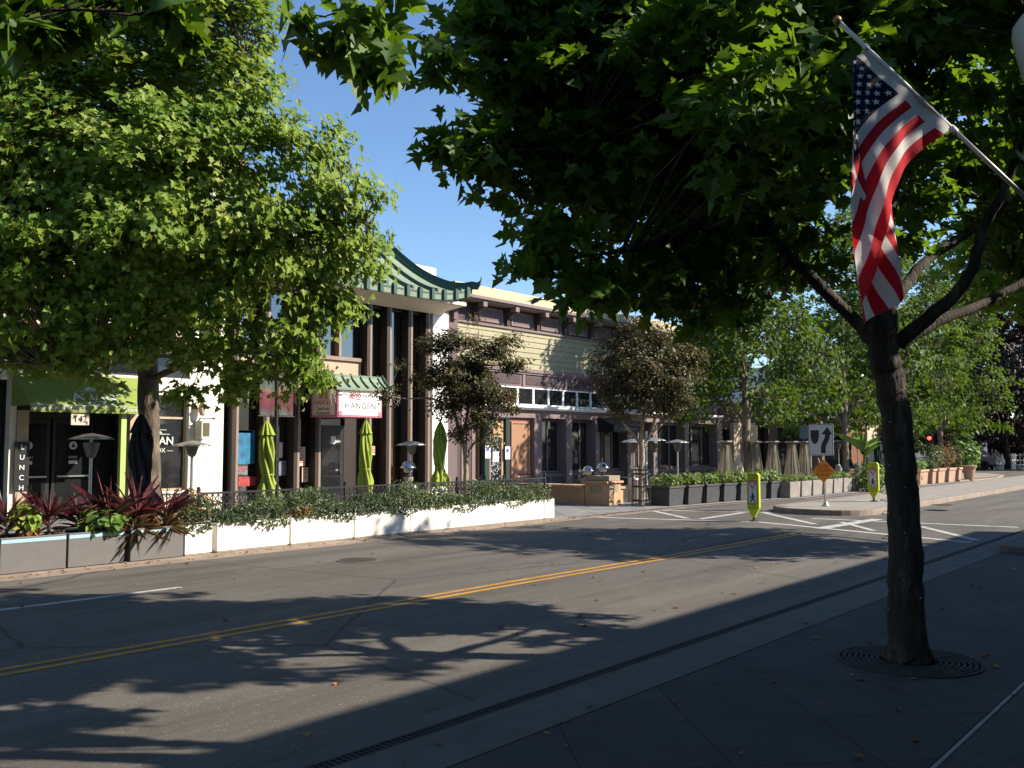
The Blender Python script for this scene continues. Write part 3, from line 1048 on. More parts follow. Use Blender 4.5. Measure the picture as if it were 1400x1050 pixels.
blobs = [bm(*b) for b in [
    (160, 60, 18.2, 1.5), (280, 50, 18.3, 1.2), (335, 110, 18.0, .8), (350, 30, 18.2, .55), (60, 190, 17.8, 1.6), (10, 110, 18, 1.2), (200, 200, 17.2, 1.2, .8), (300, 200, 17.6, 1.0), (365, 165, 17.8, .55), (420, 215, 17.7, .85), (455, 180, 17.7, .45),
    (460, 270, 17.6, .75), (516, 268, 17.5, .18, 2), (492, 340, 17.6, .62), (520, 380, 17.6, .2, 2), (400, 320, 17.4, 1.2), (435, 405, 17.5, .6), (470, 415, 17.6, .38), (300, 320, 17.2, 1.2), (180, 320, 17.3, 1.3), (70, 330, 17.4, 1.5), (-40, 300, 17.6, 1.6),
    (380, 460, 17.3, .75), (420, 500, 17.4, .42), (330, 510, 17.3, .42), (390, 532, 17.3, .22), (300, 440, 17.3, .9), (270, 490, 17.4, .4), (210, 420, 17.4, .8), (130, 430, 17.4, 1.0), (130, 500, 17.3, .42), (170, 470, 17, .5), (50, 440, 17.4, 1.0), (20, 490, 17.6, .5), (90, 490, 17.3, .35),
    (250, 530, 17.5, .28), (320, 540, 17.4, .18), (-60, 430, 18, 1.3), (-120, 200, 18.5, 1.8), (200, -60, 18.4, 1.6), (320, -30, 18.4, .9), (60, -40, 18.3, 1.6), (150, -200, 18.8, 1.5), (270, 130, 20.3, 1.3, .7), (100, 250, 20.4, 1.6, .9), (200, 200, 20.4, 1.5, .9), (180, 120, 20.2, 1.3, .8), (280, 260, 20.2, 1.3, .9), (30, 150, 20.4, 1.5, .8), (360, 330, 20, 1.1, .7), (220, 380, 20.2, .9, .7), (430, 340, 19.2, .8)]]
blobs += [(10.6, 20.3, 5.2, 1.1, .9), (12.2, 20.2, 5.8, 1.1, .9), (13.2, 19.6, 6.2, .9, .8), (11.4, 20.6, 6.6, 1.2, .8), (12.6, 20.6, 4.7, .7, .8), (9.2, 20.6, 5.6, 1.2, .7)]
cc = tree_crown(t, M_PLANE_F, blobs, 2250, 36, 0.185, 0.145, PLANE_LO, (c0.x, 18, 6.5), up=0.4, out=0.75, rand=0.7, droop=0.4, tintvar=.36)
twigs(tb, cc, SK, 0.014, 0.003, 0.1, 4, 2.0)
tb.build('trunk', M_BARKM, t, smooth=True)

# ---------------------------------------------------------------- the row of plane trees farther along the far pavement
def row_tree(lab, x, y, h, r, clusters, m, size=0.19, zlow=2.6, per=22, trunk_r=0.2, group='plane trees lining the far pavement', cat='tree', name='plane_tree', bark=None, tm=PLANE_LO, squash=1.0):
    t = thing(name, lab, cat, (x, y, 0.03), group)
    b = MB()
    P, Rr = limb_path([(x, y, 0), (x, y, .6), (x + rng.uniform(-.1, .1), y, 2.2), (x + rng.uniform(-.2, .2), y, h * .5), (x, y, h * .85)], [trunk_r * 1.25, trunk_r, trunk_r * .85, trunk_r * .55, trunk_r * .15], 5, .03)
    b.tube(P, Rr, 10, wob=.05)
    sk = [tuple(p) for p in P[8:]]
    bl = []
    k = 0
    nb = 15
    for i in range(nb):
        a = i * 2.4 + rng.uniform(-.3, .3)
        f = (i + .5) / nb
        z = zlow + .9 + (h - zlow - 1.6) * f
        prof = math.sin(PI * min(1, (f * .8 + .22))) ** .7
        rr = r * prof * rng.uniform(.5, .75)
        br = r * rng.uniform(.33, .5) * (1.05 - .3 * f)
        c = (x + rr * math.cos(a), y + rr * math.sin(a) * squash, z)
        bl.append((*c, br, rng.uniform(.7, 1)))
        Q, Rq = limb_path([(x, y, max(1.9, z - rr * .8 - .3)), (x + rr * .5 * math.cos(a), y + rr * .5 * math.sin(a), z - .4), c], [trunk_r * .4, trunk_r * .25, .02], 4, .03)
        b.tube(Q, Rq, 6)
        sk += [tuple(p) for p in Q]
    for i in range(5):
        a = i * 1.3
        bl.append((x + r * .8 * math.cos(a), y + r * .8 * math.sin(a) * squash, zlow + .5 + rng.uniform(0, .7), r * .27, .5))
    cc = tree_crown(t, m, bl, clusters, per, 0.26, size, tm, (x, y, zlow + (h - zlow) * .4), up=0.5, out=0.6, rand=0.75, droop=0.4)
    twigs(b, cc, sk, .02, .005, .1, 4, 2.5)
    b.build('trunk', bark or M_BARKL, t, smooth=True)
    return t


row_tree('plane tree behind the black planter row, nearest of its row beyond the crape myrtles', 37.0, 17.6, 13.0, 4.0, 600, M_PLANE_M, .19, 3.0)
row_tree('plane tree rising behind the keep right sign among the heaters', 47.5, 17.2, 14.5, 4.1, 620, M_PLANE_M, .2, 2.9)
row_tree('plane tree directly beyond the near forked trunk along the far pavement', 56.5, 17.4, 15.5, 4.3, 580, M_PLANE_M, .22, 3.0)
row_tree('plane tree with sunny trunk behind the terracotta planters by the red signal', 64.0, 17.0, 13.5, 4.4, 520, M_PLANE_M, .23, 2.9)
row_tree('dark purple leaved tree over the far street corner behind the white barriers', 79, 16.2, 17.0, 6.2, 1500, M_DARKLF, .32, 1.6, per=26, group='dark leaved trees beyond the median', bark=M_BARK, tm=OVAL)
row_tree('unseen plane tree added behind the viewer to shade the near pavement', -9.5, 2.6, 10.0, 3.8, 260, M_PLANE_M, .2, 3.0, group='plane trees lining the near pavement', bark=M_BARK)  # put in out of view to cut sky light on the street
row_tree('unseen plane tree added across the street to block sky past the grey planters', -1.5, 18, 11.0, 4.4, 320, M_PLANE_M, .2, 3.0)  # another out-of-frame tree put in to deepen the road's shade
# ================================================================ buildings
F = 23.5
M_CREAM = mat('cream_stucco', (0.72, 0.68, 0.60), 0.9, 0.06, 3, 0.25, 50, dirt=0.25, dirtcol=(0.5, 0.46, 0.4))
M_WHITEW = mat('white_stucco', (0.78, 0.77, 0.75), 0.9, 0.05, 3, 0.2, 50, dirt=0.2, dirtcol=(0.6, 0.59, 0.57))
M_TERRA = mat('terracotta_tile', (0.42, 0.15, 0.085), 0.8, 0.25, 9, 0.3, 40)
M_TAN = mat('tan_paint', (0.40, 0.31, 0.22), 0.7, 0.1, 5)
M_BLACKF = mat('black_frame', (0.014, 0.014, 0.015), 0.45, 0.2, 6)
M_GLASS = glass_mat('dark_glass')
M_GLASSB = glass_mat('bronze_glass', (0.012, 0.009, 0.007), 0.03, 0.5)
M_GLASSB.node_tree.nodes['Principled BSDF'].inputs['IOR'].default_value = 2.6
M_DARKIN = mat('dark_interior', (0.02, 0.019, 0.018), 0.9)
M_AWN = mat('green_awning_cloth', (0.21, 0.27, 0.06), 0.85, 0.08, 4, 0.1, 90, dirt=0.25, dirtcol=(0.20, 0.29, 0.05))
M_LIME = mat('lime_paint', (0.36, 0.46, 0.14), 0.6, 0.08, 5)
M_WHITEP = mat('white_paint', (0.78, 0.78, 0.76), 0.6, 0.05, 5)
M_PALE = mat('pale_lettering', (0.62, 0.64, 0.58), 0.7)
M_STEEL = mat('brushed_steel', (0.55, 0.54, 0.52), 0.32, 0.1, 20, metal=1.0)
M_ALU = mat('dull_aluminium', (0.48, 0.46, 0.43), 0.42, 0.15, 14, metal=0.85)
M_BRONZE = mat('bronze_mullion', (0.25, 0.175, 0.12), 0.55, 0.1, 6, spec=0.5)
M_DKBROWN = mat('dark_brown_metal', (0.030, 0.020, 0.015), 0.5, 0.15, 6)
M_BEIGE = mat('beige_panel', (0.46, 0.32, 0.23), 0.75, 0.08, 5)
M_SOFFIT = mat('cream_soffit', (0.66, 0.57, 0.45), 0.85, 0.05, 4)
M_RTILE = mat('pale_green_roof_tile', (0.185, 0.235, 0.16), 0.7, 0.08, 5, 0.1, 30, dirt=0.2, dirtcol=(0.14, 0.18, 0.125))
M_RRIB = mat('dark_green_roof_trim', (0.03, 0.075, 0.06), 0.55, 0.15, 6)
M_PAPER = mat('white_paper', (0.75, 0.74, 0.72), 0.8, 0.04, 8)
M_BLUEP = mat('blue_print', (0.05, 0.08, 0.35), 0.7)
M_INK = mat('black_ink', (0.02, 0.02, 0.022), 0.7)
M_RED = mat('red_lettering', (0.38, 0.035, 0.04), 0.7)
M_SIGNW = mat('white_sign_face', (0.80, 0.78, 0.76), 0.5, 0.03, 5)
M_PINK = mat('pink_sign_trim', (0.45, 0.17, 0.22), 0.6)


def wall_with_holes(b, x0, x1, z0, z1, y, depth, holes):
    """front wall from x0..x1, z0..z1 with rectangular holes (hx0,hx1,hz0,hz1); thickness depth behind y"""
    xs = sorted({x0, x1, *[h[0] for h in holes], *[h[1] for h in holes]})
    zs = sorted({z0, z1, *[h[2] for h in holes], *[h[3] for h in holes]})
    for i in range(len(xs) - 1):
        run = None
        for j in range(len(zs) - 1):
            cx, cz = (xs[i] + xs[i + 1]) / 2, (zs[j] + zs[j + 1]) / 2
            hole = any(h[0] < cx < h[1] and h[2] < cz < h[3] for h in holes)
            if hole or not (x0 <= cx <= x1 and z0 <= cz <= z1):
                if run is not None:
                    b.box(xs[i], xs[i + 1], y, y + depth, run, zs[j])
                    run = None
            elif run is None:
                run = zs[j]
        if run is not None:
            b.box(xs[i], xs[i + 1], y, y + depth, run, zs[-1])


def window(parent, x0, x1, z0, z1, y, fm=None, gm=None, mull=(), rails=(), fw=0.06, set_=0.12, name='window', sill=None):
    """framed window with its pane as a sub-part, set back from the wall face"""
    fm, gm = fm or M_BLACKF, gm or M_GLASS
    b = MB()
    yf = y + set_
    b.box(x0, x0 + fw, yf - .05, yf, z0, z1).box(x1 - fw, x1, yf - .05, yf, z0, z1)
    b.box(x0 + fw, x1 - fw, yf - .05, yf, z1 - fw, z1).box(x0 + fw, x1 - fw, yf - .05, yf, z0, z0 + fw)
    for m in mull:
        b.box(m - fw / 2, m + fw / 2, yf - .046, yf, z0 + fw, z1 - fw)
    for r in rails:
        b.box(x0 + fw, x1 - fw, yf - .043, yf, r - fw / 2, r + fw / 2)
    w_ = b.build(name, fm, parent)
    MB().box(x0 + .005, x1 - .005, yf - .012, yf + .012, z0 + .005, z1 - .005).build('pane', gm, w_)
    if sill:
        MB().box(x0 - .06, x1 + .06, y - .07, y + set_ - .052, z0 - .07, z0).build('sill', sill, w_)
    return w_


def tile_eave(parent, name, m, x0, x1, y0, y1, z0, z1, step=0.22):
    """row of barrel tiles running down from (y1,z1) to (y0,z0)"""
    b = MB()
    b.add([(x0, y0, z0 - .03), (x1, y0, z0 - .03), (x1, y1, z1 - .03), (x0, y1, z1 - .03), (x0, y0, z0 - .09), (x1, y0, z0 - .09), (x1, y1, z1 - .09), (x0, y1, z1 - .09)],
          [(0, 1, 2, 3), (7, 6, 5, 4), (0, 4, 5, 1), (1, 5, 6, 2), (2, 6, 7, 3), (3, 7, 4, 0)])
    n = int((x1 - x0) / step)
    for i in range(n):
        x = x0 + (i + .5) * (x1 - x0) / n
        b.tube([(x, y0 - .03, z0), (x, y1, z1)], [0.075, 0.065], 6)
    return b.build(name, m, parent)


# ---------------------------------------------------------------- stucco restaurant with the green awning
bt = thing('restaurant_building', 'cream stucco building with terracotta tile eaves above the green awning', 'building', (9, F, 0))
b = MB()
holes = [(9.55, 12.55, 0.03, 3.62), (12.75, 14.15, 0.62, 3.24), (5.6, 9.40, 0.03, 3.45), (9.55, 14.15, 3.72, 4.34), (5.6, 9.1, 3.72, 4.34)]
for x in (4.3, 6.6, 8.9, 11.2, 13.2):
    holes += [(x, x + 1.15, 5.4, 6.9), (x, x + 1.15, 7.9, 9.3)]
wall_with_holes(b, 2, 15.25, 0, 10.1, F, 0.4, holes)
b.box(2, 15.25, F + 2.6, F + 12, 0, 10.1)
b.box(2, 15.25, F + .4, F + 2.6, 4.5, 5.2).box(14.85, 15.25, F + .4, F + 2.6, 0, 10.1).box(2, 2.4, F + .4, F + 2.6, 0, 10.1)
b.box(2.4, 14.85, F + .4, F + 2.6, 9.4, 10.1)
b.build('wall', M_CREAM, bt)
tile_eave(bt, 'cornice_tiles', M_TERRA, 1.9, 15.35, F - .62, F + .3, 10.05, 10.5)
MB().box(1.95, 15.3, F - .5, F - .003, 9.78, 9.94).box(1.98, 15.28, F - .3, F - .003, 9.6, 9.779).build('cornice', M_SOFFIT, bt)
tile_eave(bt, 'tile_ledge', M_TERRA, 9.3, 14.2, F - .5, F, 4.62, 4.86)
MB().box(9.35, 14.15, F - .35, F - .003, 4.40, 4.52).build('ledge_moulding', M_CREAM, bt)
for x in (4.3, 6.6, 8.9, 11.2, 13.2):
    for z0, z1 in ((5.4, 6.9), (7.9, 9.3)):
        window(bt, x, x + 1.15, z0, z1, F, mull=(x + .575,), rails=((z0 + z1) / 2,), sill=M_TERRA)
window(bt, 9.55, 14.15, 3.72, 4.34, F, mull=(10.7, 11.85, 13.0), set_=.1)
window(bt, 5.6, 9.1, 3.72, 4.34, F, mull=(6.8, 7.9), set_=.1)
sw = window(bt, 12.75, 14.15, 0.62, 3.24, F, fm=M_TAN, mull=(), rails=(2.62,), set_=.2, sill=M_WHITEP)
text('window_lettering', 'ASIAN', .30, M_PALE, (13.35, F + .13, 1.98), sw, bold=.004)
text('window_lettering', '— BOX —', .17, M_PALE, (13.35, F + .13, 1.72), sw)
MB().box(13.05, 13.65, F + .126, F + .134, 2.16, 2.175).box(13.15, 13.55, F + .126, F + .134, 2.28, 2.292).prism([(-.08, 0), (.08, 0), (0, .07)], (13.35, F + .126, 2.19), (1, 0, 0), (0, 0, 1), (0, .008, 0)).build('window_emblem', M_PALE, sw)
window(bt, 5.6, 9.40, 0.03, 3.45, F, mull=(7.3,), rails=(2.5,), set_=.3)
# recessed black entry
MB().box(9.55, 12.55, F + 2.2, F + 2.5, .03, 3.62).box(9.1, 9.54, F + .405, F + 2.5, .03, 3.62).box(12.56, 12.75, F + .405, F + 2.5, .03, 3.62).box(9.1, 12.75, F + .405, F + 2.5, 3.63, 3.75).build('entry_recess', M_DARKIN, bt)
MB().box(9.56, 12.54, F + 1.05, F + 1.12, 2.55, 3.62).box(9.56, 9.72, F + 1.05, F + 1.12, .03, 2.55).box(12.0, 12.54, F + 1.05, F + 1.12, .03, 2.55).build('entry_screen', M_BLACKF, bt)
for x0 in (9.72, 10.86):
    d = bx('door', M_BLACKF, bt, x0 + .02, x0 + 1.10, F + 1.03, F + 1.08, .04, 2.54)
    bx('door_pane', M_GLASS, d, x0 + .12, x0 + 1.0, F + 1.015, F + 1.025, .25, 2.42)
    MB().bar((x0 + .12, F + .96, 1.06), (x0 + 1.0, F + .96, 1.06), .04).bar((x0 + .16, F + .96, 1.06), (x0 + .16, F + 1.02, 1.06), .03).bar((x0 + .96, F + .96, 1.06), (x0 + .96, F + 1.02, 1.06), .03).build('push_bar', M_STEEL, d)
    MB().prism([(.105 * math.cos(a * PI / 12), .105 * math.sin(a * PI / 12)) for a in range(24)], (x0 + .55, F + 1.012, 1.86), (1, 0, 0), (0, 0, 1), (0, -.004, 0)).build('round_logo', M_PALE, d)
    MB().prism([(-.05, -.05), (.05, -.05), (.03, .02), (0, .07), (-.03, .02)], (x0 + .55, F + 1.007, 1.86), (1, 0, 0), (0, 0, 1), (0, -.003, 0)).build('logo_mark', M_INK, d)
    text('door_lettering', 'OPEN', .09, M_PALE, (x0 + .55, F + 1.01, 1.55), d)
    bx('door_notice', M_ALU, d, x0 + .44, x0 + .66, F + 1.006, F + 1.012, 1.38, 1.47)
bx('entry_post', M_TAN, bt, 9.56, 9.82, F - .06, F + .2, .03, 2.72)
bx('entry_post', M_LIME, bt, 11.72, 11.86, F - .9, F - .76, .03, 2.74)
bx('entry_post', M_TAN, bt, 12.40, 12.60, F - .06, F + .2, .03, 2.72)
for xa, w_, body in ((9.50, .34, 'LUNCH'), (12.42, .3, 'DINNER')):
    s_ = bx('menu_banner', M_BLACKF, bt, xa, xa + w_, F - .10, F - .065, .78, 1.95)
    for i, ch in enumerate(body):
        text('banner_letter', ch, .17, M_WHITEP, (xa + w_ / 2, F - .103, 1.82 - i * (.98 / (len(body) - 1))), s_)
# awning
aw0, aw1, ay, az0, az1 = 9.42, 12.66, F - 1.05, 2.66, 3.66
b = MB()
b.add([(aw0, F - .004, az1), (aw1, F - .004, az1), (aw1, ay, az0 + .16), (aw0, ay, az0 + .16), (aw0, ay, az0), (aw1, ay, az0), (aw0, F - .004, az0 + .16), (aw1, F - .004, az0 + .16)],
      [(0, 3, 2, 1), (3, 4, 5, 2), (0, 6, 3), (1, 2, 7)])
aw = b.build('awning', M_AWN, bt)
MB().bar((aw0, ay + .02, az0 + .17), (aw1, ay + .02, az0 + .17), .03).bar((aw0 + .02, F, az0 + .17), (aw0 + .02, ay + .02, az0 + .17), .03).bar((aw1 - .02, F, az0 + .17), (aw1 - .02, ay + .02, az0 + .17), .03).build('awning_frame', M_ALU, aw)
aup = Vector((0, 1.046, az1 - az0 - .16)).normalized()
an = Vector((0, -aup.z, aup.y)) * .008


def on_awn(x, f):
    return Vector((x, ay + (F - ay) * f, az0 + .16 + (az1 - az0 - .16) * f)) + an


text('awning_lettering', 'ASIAN', .40, M_PALE, on_awn(11.08, .28), aw, up=aup, bold=.006)
text('awning_lettering', '— BOX —', .22, M_PALE, on_awn(11.08, .085), aw, up=aup)
MB().prism([(-.40, 0), (.40, 0), (.40, .014), (-.40, .014)], on_awn(11.08, .46), (1, 0, 0), aup, an * .3).prism([(-.16, .05), (.16, .05), (.12, .12), (.05, .15), (0, .21), (-.05, .15), (-.12, .12)], on_awn(11.08, .46), (1, 0, 0), aup, an * .3).build('awning_emblem', M_PALE, aw)
for wx_, wd_ in ((9.72, 'All Natural'), (10.42, 'EVERYTHING'), (12.02, 'DYAM DAM')):
    text('awning_lettering', wd_, .135, M_PALE, (wx_, ay - .004, az0 + .085), aw, sx=.95)
pl = bx('number_plate', mat('beige_plate', (0.5, 0.43, 0.36), .6), bt, 10.40, 10.84, ay + .04, ay + .07, az0 - .30, az0 - .02)
text('house_number', '142', .23, M_INK, (10.62, ay + .037, az0 - .16), pl)
# wall lantern, bracket sign
ln = thing('wall_lantern', 'small copper wall lantern on the white pillar by the shop window', 'lantern', (14.6, F, 2.7))
lx = A(277, 555, F - .2).x
MB().lathe([(.05, -.16), (.09, -.1), (.11, .06), (.1, .1)], (lx, F - .2, 2.85), 10).build('glass_globe', mat('frosted_glass', (0.55, 0.45, 0.38), .3), ln, smooth=True)
MB().lathe([(.13, .1), (.09, .16), (.03, .22), (.01, .27)], (lx, F - .2, 2.85), 10).bar((lx, F - .2, 2.96), (lx, F, 2.92), .03).build('cap', mat('copper', (0.30, 0.14, 0.09), .4, metal=.8), ln)
sg = thing('bracket_sign', 'small dark square sign in a cream box hung from a bracket on the white pillar', 'sign', (14.5, F, 2.4))
sx_ = A(279, 583, F - .25).x
MB().bar((sx_ - .15, F - .25, 2.62), (sx_ + .28, F - .25, 2.62), .025).bar((sx_ - .12, F, 2.45), (sx_ - .12, F - .27, 2.63), .025).ball((sx_ + .3, F - .25, 2.62), .035).build('bracket', M_BLACKF, sg)
bx('box', M_CREAM, sg, sx_ - .14, sx_ + .14, F - .36, F - .02, 2.05, 2.55, bevel=.006)
bx('face', mat('olive_sign_face', (0.09, 0.085, 0.04), .5), sg, sx_ - .105, sx_ + .105, F - .368, F - .361, 2.11, 2.49)

# ---------------------------------------------------------------- restaurant with the pagoda roof
X0, X1 = 15.27, 23.66
ht = thing('pagoda_restaurant', 'bronze glass restaurant front under an upturned green pagoda roof', 'building', (19, F, 0))
WT = 6.85
fins = [A(p, 600, F).x for p in (318, 360, 402, 431, 500, 527, 556, 580)]
b = MB()
b.box(X0, X1, F + .55, F + .7, 0, WT).box(X0, X1, F + .7, F + 12, 0, 7.3)
b.build('rear_wall', M_DARKIN, ht)
b = MB()
for x in fins:
    b.box(x - .03, x + .05, F - .22, F + .25, .03, WT)
b.box(X0 + .14, X0 + .30, F - .16, F + .25, .03, WT)
fin = b.build('mullions', M_BRONZE, ht)
b = MB()
for x in fins:
    b.box(x - .16, x - .031, F - .215, F + .25, .03, WT)
b.build('mullion_shade_strips', M_DKBROWN, ht)  # dark strips paint the shade on the side of each fin
b = MB()
xs = [X0 + .3] + fins + [X1]
MB().box(X0, X1, F + .02, F + .3, WT - .35, WT + .02).build('head_band', M_DKBROWN, ht)
b = MB()
for x, xn in zip(xs[:-1], xs[1:]):
    b.box(x + .055, xn - .205, F + .16, F + .18, .1, WT - .36)
b.build('window_panes', M_GLASSB, ht)
# upper storey rail and panel over the entrance bays
xe = fins[4]
MB().box(X0 + .31, xe - .21, F - .05, F + .155, 4.62, 4.74).box(X0 + .31, xe - .21, F - .03, F + .155, 3.95, 4.16).build('storey_rail', M_BRONZE, ht)
MB().box(X0 + .31, xe - .21, F + .03, F + .15, 4.17, 4.61).build('storey_panel', M_BEIGE, ht)
xm = A(464, 450, F).x
MB().box(xm - .05, xm + .05, F - .06, F + .155, 4.75, WT - .36).build('upper_mullion', M_BRONZE, ht)
dx0 = fins[3] + .06
dr = bx('door', M_BLACKF, ht, dx0 + .15, dx0 + 1.15, F + .08, F + .13, .05, 2.5)
bx('door_pane', M_GLASS, dr, dx0 + .27, dx0 + 1.03, F + .068, F + .078, .3, 2.38)
bx('door_notice', M_PAPER, dr, dx0 + .62, dx0 + .82, F + .06, F + .066, 1.9, 2.15)
MB().tube([(dx0 + 1.0, F + .02, .95), (dx0 + 1.0, F + .02, 1.35)], .015, 8).build('handle', M_STEEL, dr)
MB().box(dx0 + 1.16, xe - .21, F + .07, F + .15, .05, 3.0).build('door_side_panel', M_DKBROWN, ht)
# posters in the windows
M_POSTB = mat('poster_blue', (0.02, 0.14, 0.26), .5, .5, 5)
M_POSTR = mat('poster_red', (0.33, 0.05, 0.05), .5, .5, 7)
M_POSTG = mat('poster_grey', (0.16, 0.17, 0.19), .5, .5, 9)
M_CREAMP = mat('cream_paper', (0.60, 0.48, 0.38), .8, .04, 8)


def poster(px0, py0, px1, py1, m, nm, lines=0):
    p, q = A(px0, py0, F + .11), A(px1, py1, F + .11)
    o = bx(nm, m, ht, p.x, q.x, F + .105, F + .118, q.z, p.z)
    if lines:
        bb = MB()
        for i in range(lines):
            z = p.z - (p.z - q.z) * (i + .7) / (lines + 1.2)
            s_ = rng.uniform(.55, .95)
            c_ = (p.x + q.x) / 2
            bb.box(c_ - (q.x - p.x) * .42 * s_, c_ + (q.x - p.x) * .42 * s_, F + .1, F + .1045, z - .012, z + .012)
        bb.build('printed_lines', M_RED, o)
    return o


poster(322, 588, 348, 634, M_POSTB, 'blue_poster')
poster(324, 588, 345, 592, mat('poster_pale', (0.35, 0.5, 0.5), .6), 'poster_heading')
poster(320, 638, 338, 648, M_POSTG, 'small_flyer', 3)
poster(326, 652, 350, 664, M_POSTR, 'small_flyer')
poster(381, 605, 386, 626, M_CREAMP, 'notice')
poster(381, 630, 391, 650, M_POSTG, 'small_flyer')
poster(401, 611, 417, 637, M_CREAMP, 'notice', 7)
poster(398, 639, 409, 659, M_POSTR, 'food_flyer')
poster(413, 639, 421, 659, M_CREAMP, 'notice', 4)
poster(507, 610, 513, 622, M_CREAMP, 'notice', 4)
poster(434, 608, 438, 640, mat('bamboo_card', (0.45, 0.33, 0.22), .7, .4, 14), 'notice')

# pagoda roof: hipped, concave, upturned corners
EX0, EX1, EY0, EY1 = 13.9, 24.5, F - 1.3, F + 7.5
RX0, RX1, RY, RZ, EZ = 17.2, 22.95, F + 1.2, 8.92, 7.08


def roof_pt(s, tt, side):
    """s along the eave 0..1, tt from eave 0 to ridge 1; concave, corners lifted"""
    if side == 'front':
        e = Vector((EX0 + (EX1 - EX0) * s, EY0, 0))
        r = Vector((RX0 + (RX1 - RX0) * s, RY, 0))
    elif side == 'right':
        e = Vector((EX1, EY0 + (EY1 - EY0) * s, 0))
        r = Vector((RX1, RY + (F + 4.8 - RY) * s, 0))
    elif side == 'left':
        e = Vector((EX0, EY0 + (EY1 - EY0) * s, 0))
        r = Vector((RX0, RY + (F + 4.8 - RY) * s, 0))
    else:
        e = Vector((EX0 + (EX1 - EX0) * s, EY1, 0))
        r = Vector((RX0 + (RX1 - RX0) * s, F + 4.8, 0))
    p = e.lerp(r, tt)
    lift = 0.42 * (abs(s - .5) * 2) ** 5 * (1 - tt) ** 2
    p.z = EZ + (RZ - EZ) * (tt ** 1.55 * .82 + tt * .18) + lift
    return p


b = MB()
NS, NT = 28, 8
for side in ('front', 'right', 'left', 'back'):
    vs = [roof_pt(i / NS, j / NT, side) for j in range(NT + 1) for i in range(NS + 1)]
    fs = [(j * (NS + 1) + i, j * (NS + 1) + i + 1, (j + 1) * (NS + 1) + i + 1, (j + 1) * (NS + 1) + i) for j in range(NT) for i in range(NS)]
    b.add(vs, fs)
b.box(RX0, RX1, RY, F + 4.8, RZ - .3, RZ)
roof = b.build('roof', M_RTILE, ht, smooth=False)
b = MB()
def fin_rail(b, pts, w, h):
    n = len(pts)
    tdir = (pts[-1] - pts[0])
    sd_ = Vector((-tdir.y, tdir.x, 0)).normalized() * w / 2
    vs = []
    for i, p_ in enumerate(pts):
        hh_ = h[i] if isinstance(h, list) else h
        vs += [p_ - sd_ - Vector((0, 0, .03)), p_ + sd_ - Vector((0, 0, .03)), p_ + sd_ + Vector((0, 0, hh_)), p_ - sd_ + Vector((0, 0, hh_))]
    fs = [(0, 1, 2, 3), (4 * n - 1, 4 * n - 2, 4 * n - 3, 4 * n - 4)]
    for i in range(n - 1):
        for k_ in range(4):
            l_ = (k_ + 1) % 4
            fs.append((4 * i + l_, 4 * i + k_, 4 * i + 4 + k_, 4 * i + 4 + l_))
    b.add(vs, fs)


for k in range(9):
    s = (k + .5) / 9
    fin_rail(b, [roof_pt(s, j / 10, 'front') for j in range(11)], .10, .13)
for k in range(6):
    s = (k + .5) / 6
    fin_rail(b, [roof_pt(s, j / 10, 'right') for j in range(11)], .10, .13)
b.build('tile_ribs', M_RRIB, roof)
b = MB()
# hip ridges ending in horns
for sx, side in ((1, 'front'), (0, 'front')):
    pts = [roof_pt(sx, j / 10, side) for j in range(11)]
    dirv = Vector((1 if sx else -1, -1, 0)).normalized()
    d_ = (pts[-1] - pts[0])
    d_.z = 0
    d_.normalize()
    path = [pts[0] - d_ * .34 + Vector((0, 0, .38)), pts[0] - d_ * .29 + Vector((0, 0, .14)), pts[0] - d_ * .2 + Vector((0, 0, -.02))] + pts
    hs = [.02, .12, .22] + [.24, .20, .18, .17, .17, .17, .17, .18, .2, .22, .25]
    path += [pts[-1] + d_ * .10 + Vector((0, 0, .16)), pts[-1] + d_ * .16 + Vector((0, 0, .48)), pts[-1] + d_ * .17 + Vector((0, 0, .82))]
    hs += [.30, .14, .02]
    fin_rail(b, path, .14, hs)
b.box(RX0 + .1, RX1 - .1, RY + .02, RY + .2, RZ - .1, RZ + .12)
b.build('hip_ridges', M_RRIB, roof)
# fascia: green band with dentil drops along the eave
b = MB()
for k in range(NS):
    a, c = roof_pt(k / NS, 0, 'front'), roof_pt((k + 1) / NS, 0, 'front')
    b.add([a + Vector((0, 0, .03)), c + Vector((0, 0, .03)), c + Vector((0, 0, -.25)), a + Vector((0, 0, -.25)), a + Vector((0, .08, .03)), c + Vector((0, .08, .03)), c + Vector((0, .08, -.25)), a + Vector((0, .08, -.25))],
          [(0, 3, 2, 1), (3, 7, 6, 2), (0, 1, 5, 4)])
    a, c = roof_pt(k / NS, 0, 'right'), roof_pt((k + 1) / NS, 0, 'right')
    b.add([a + Vector((0, 0, .03)), c + Vector((0, 0, .03)), c + Vector((0, 0, -.25)), a + Vector((0, 0, -.25))], [(0, 3, 2, 1)])
b.build('fascia', M_RTILE, roof)
b = MB()
for k in range(18):
    p = roof_pt((k + .5) / 18, 0, 'front')
    b.box(p.x - .07, p.x + .07, p.y - .09, p.y + .03, p.z - .27, p.z + .10)
for k in range(NS):
    a, c = roof_pt(k / NS, 0, 'front'), roof_pt((k + 1) / NS, 0, 'front')
    b.add([a + Vector((0, -.012, -.02)), c + Vector((0, -.012, -.02)), c + Vector((0, -.012, -.07)), a + Vector((0, -.012, -.07)), a + Vector((0, -.012, -.24)), c + Vector((0, -.012, -.24)), c + Vector((0, -.012, -.27)), a + Vector((0, -.012, -.27))], [(0, 3, 2, 1), (4, 7, 6, 5)])  # upper dark strip paints the shadow gap along the top of the fascia
b.build('eave_trim_shadow_line', M_RRIB, roof)
MB().box(EX0 + .25, EX1 - .2, EY0 + .10, F + .5, EZ - .24, EZ - .12).build('soffit', M_SOFFIT, roof)
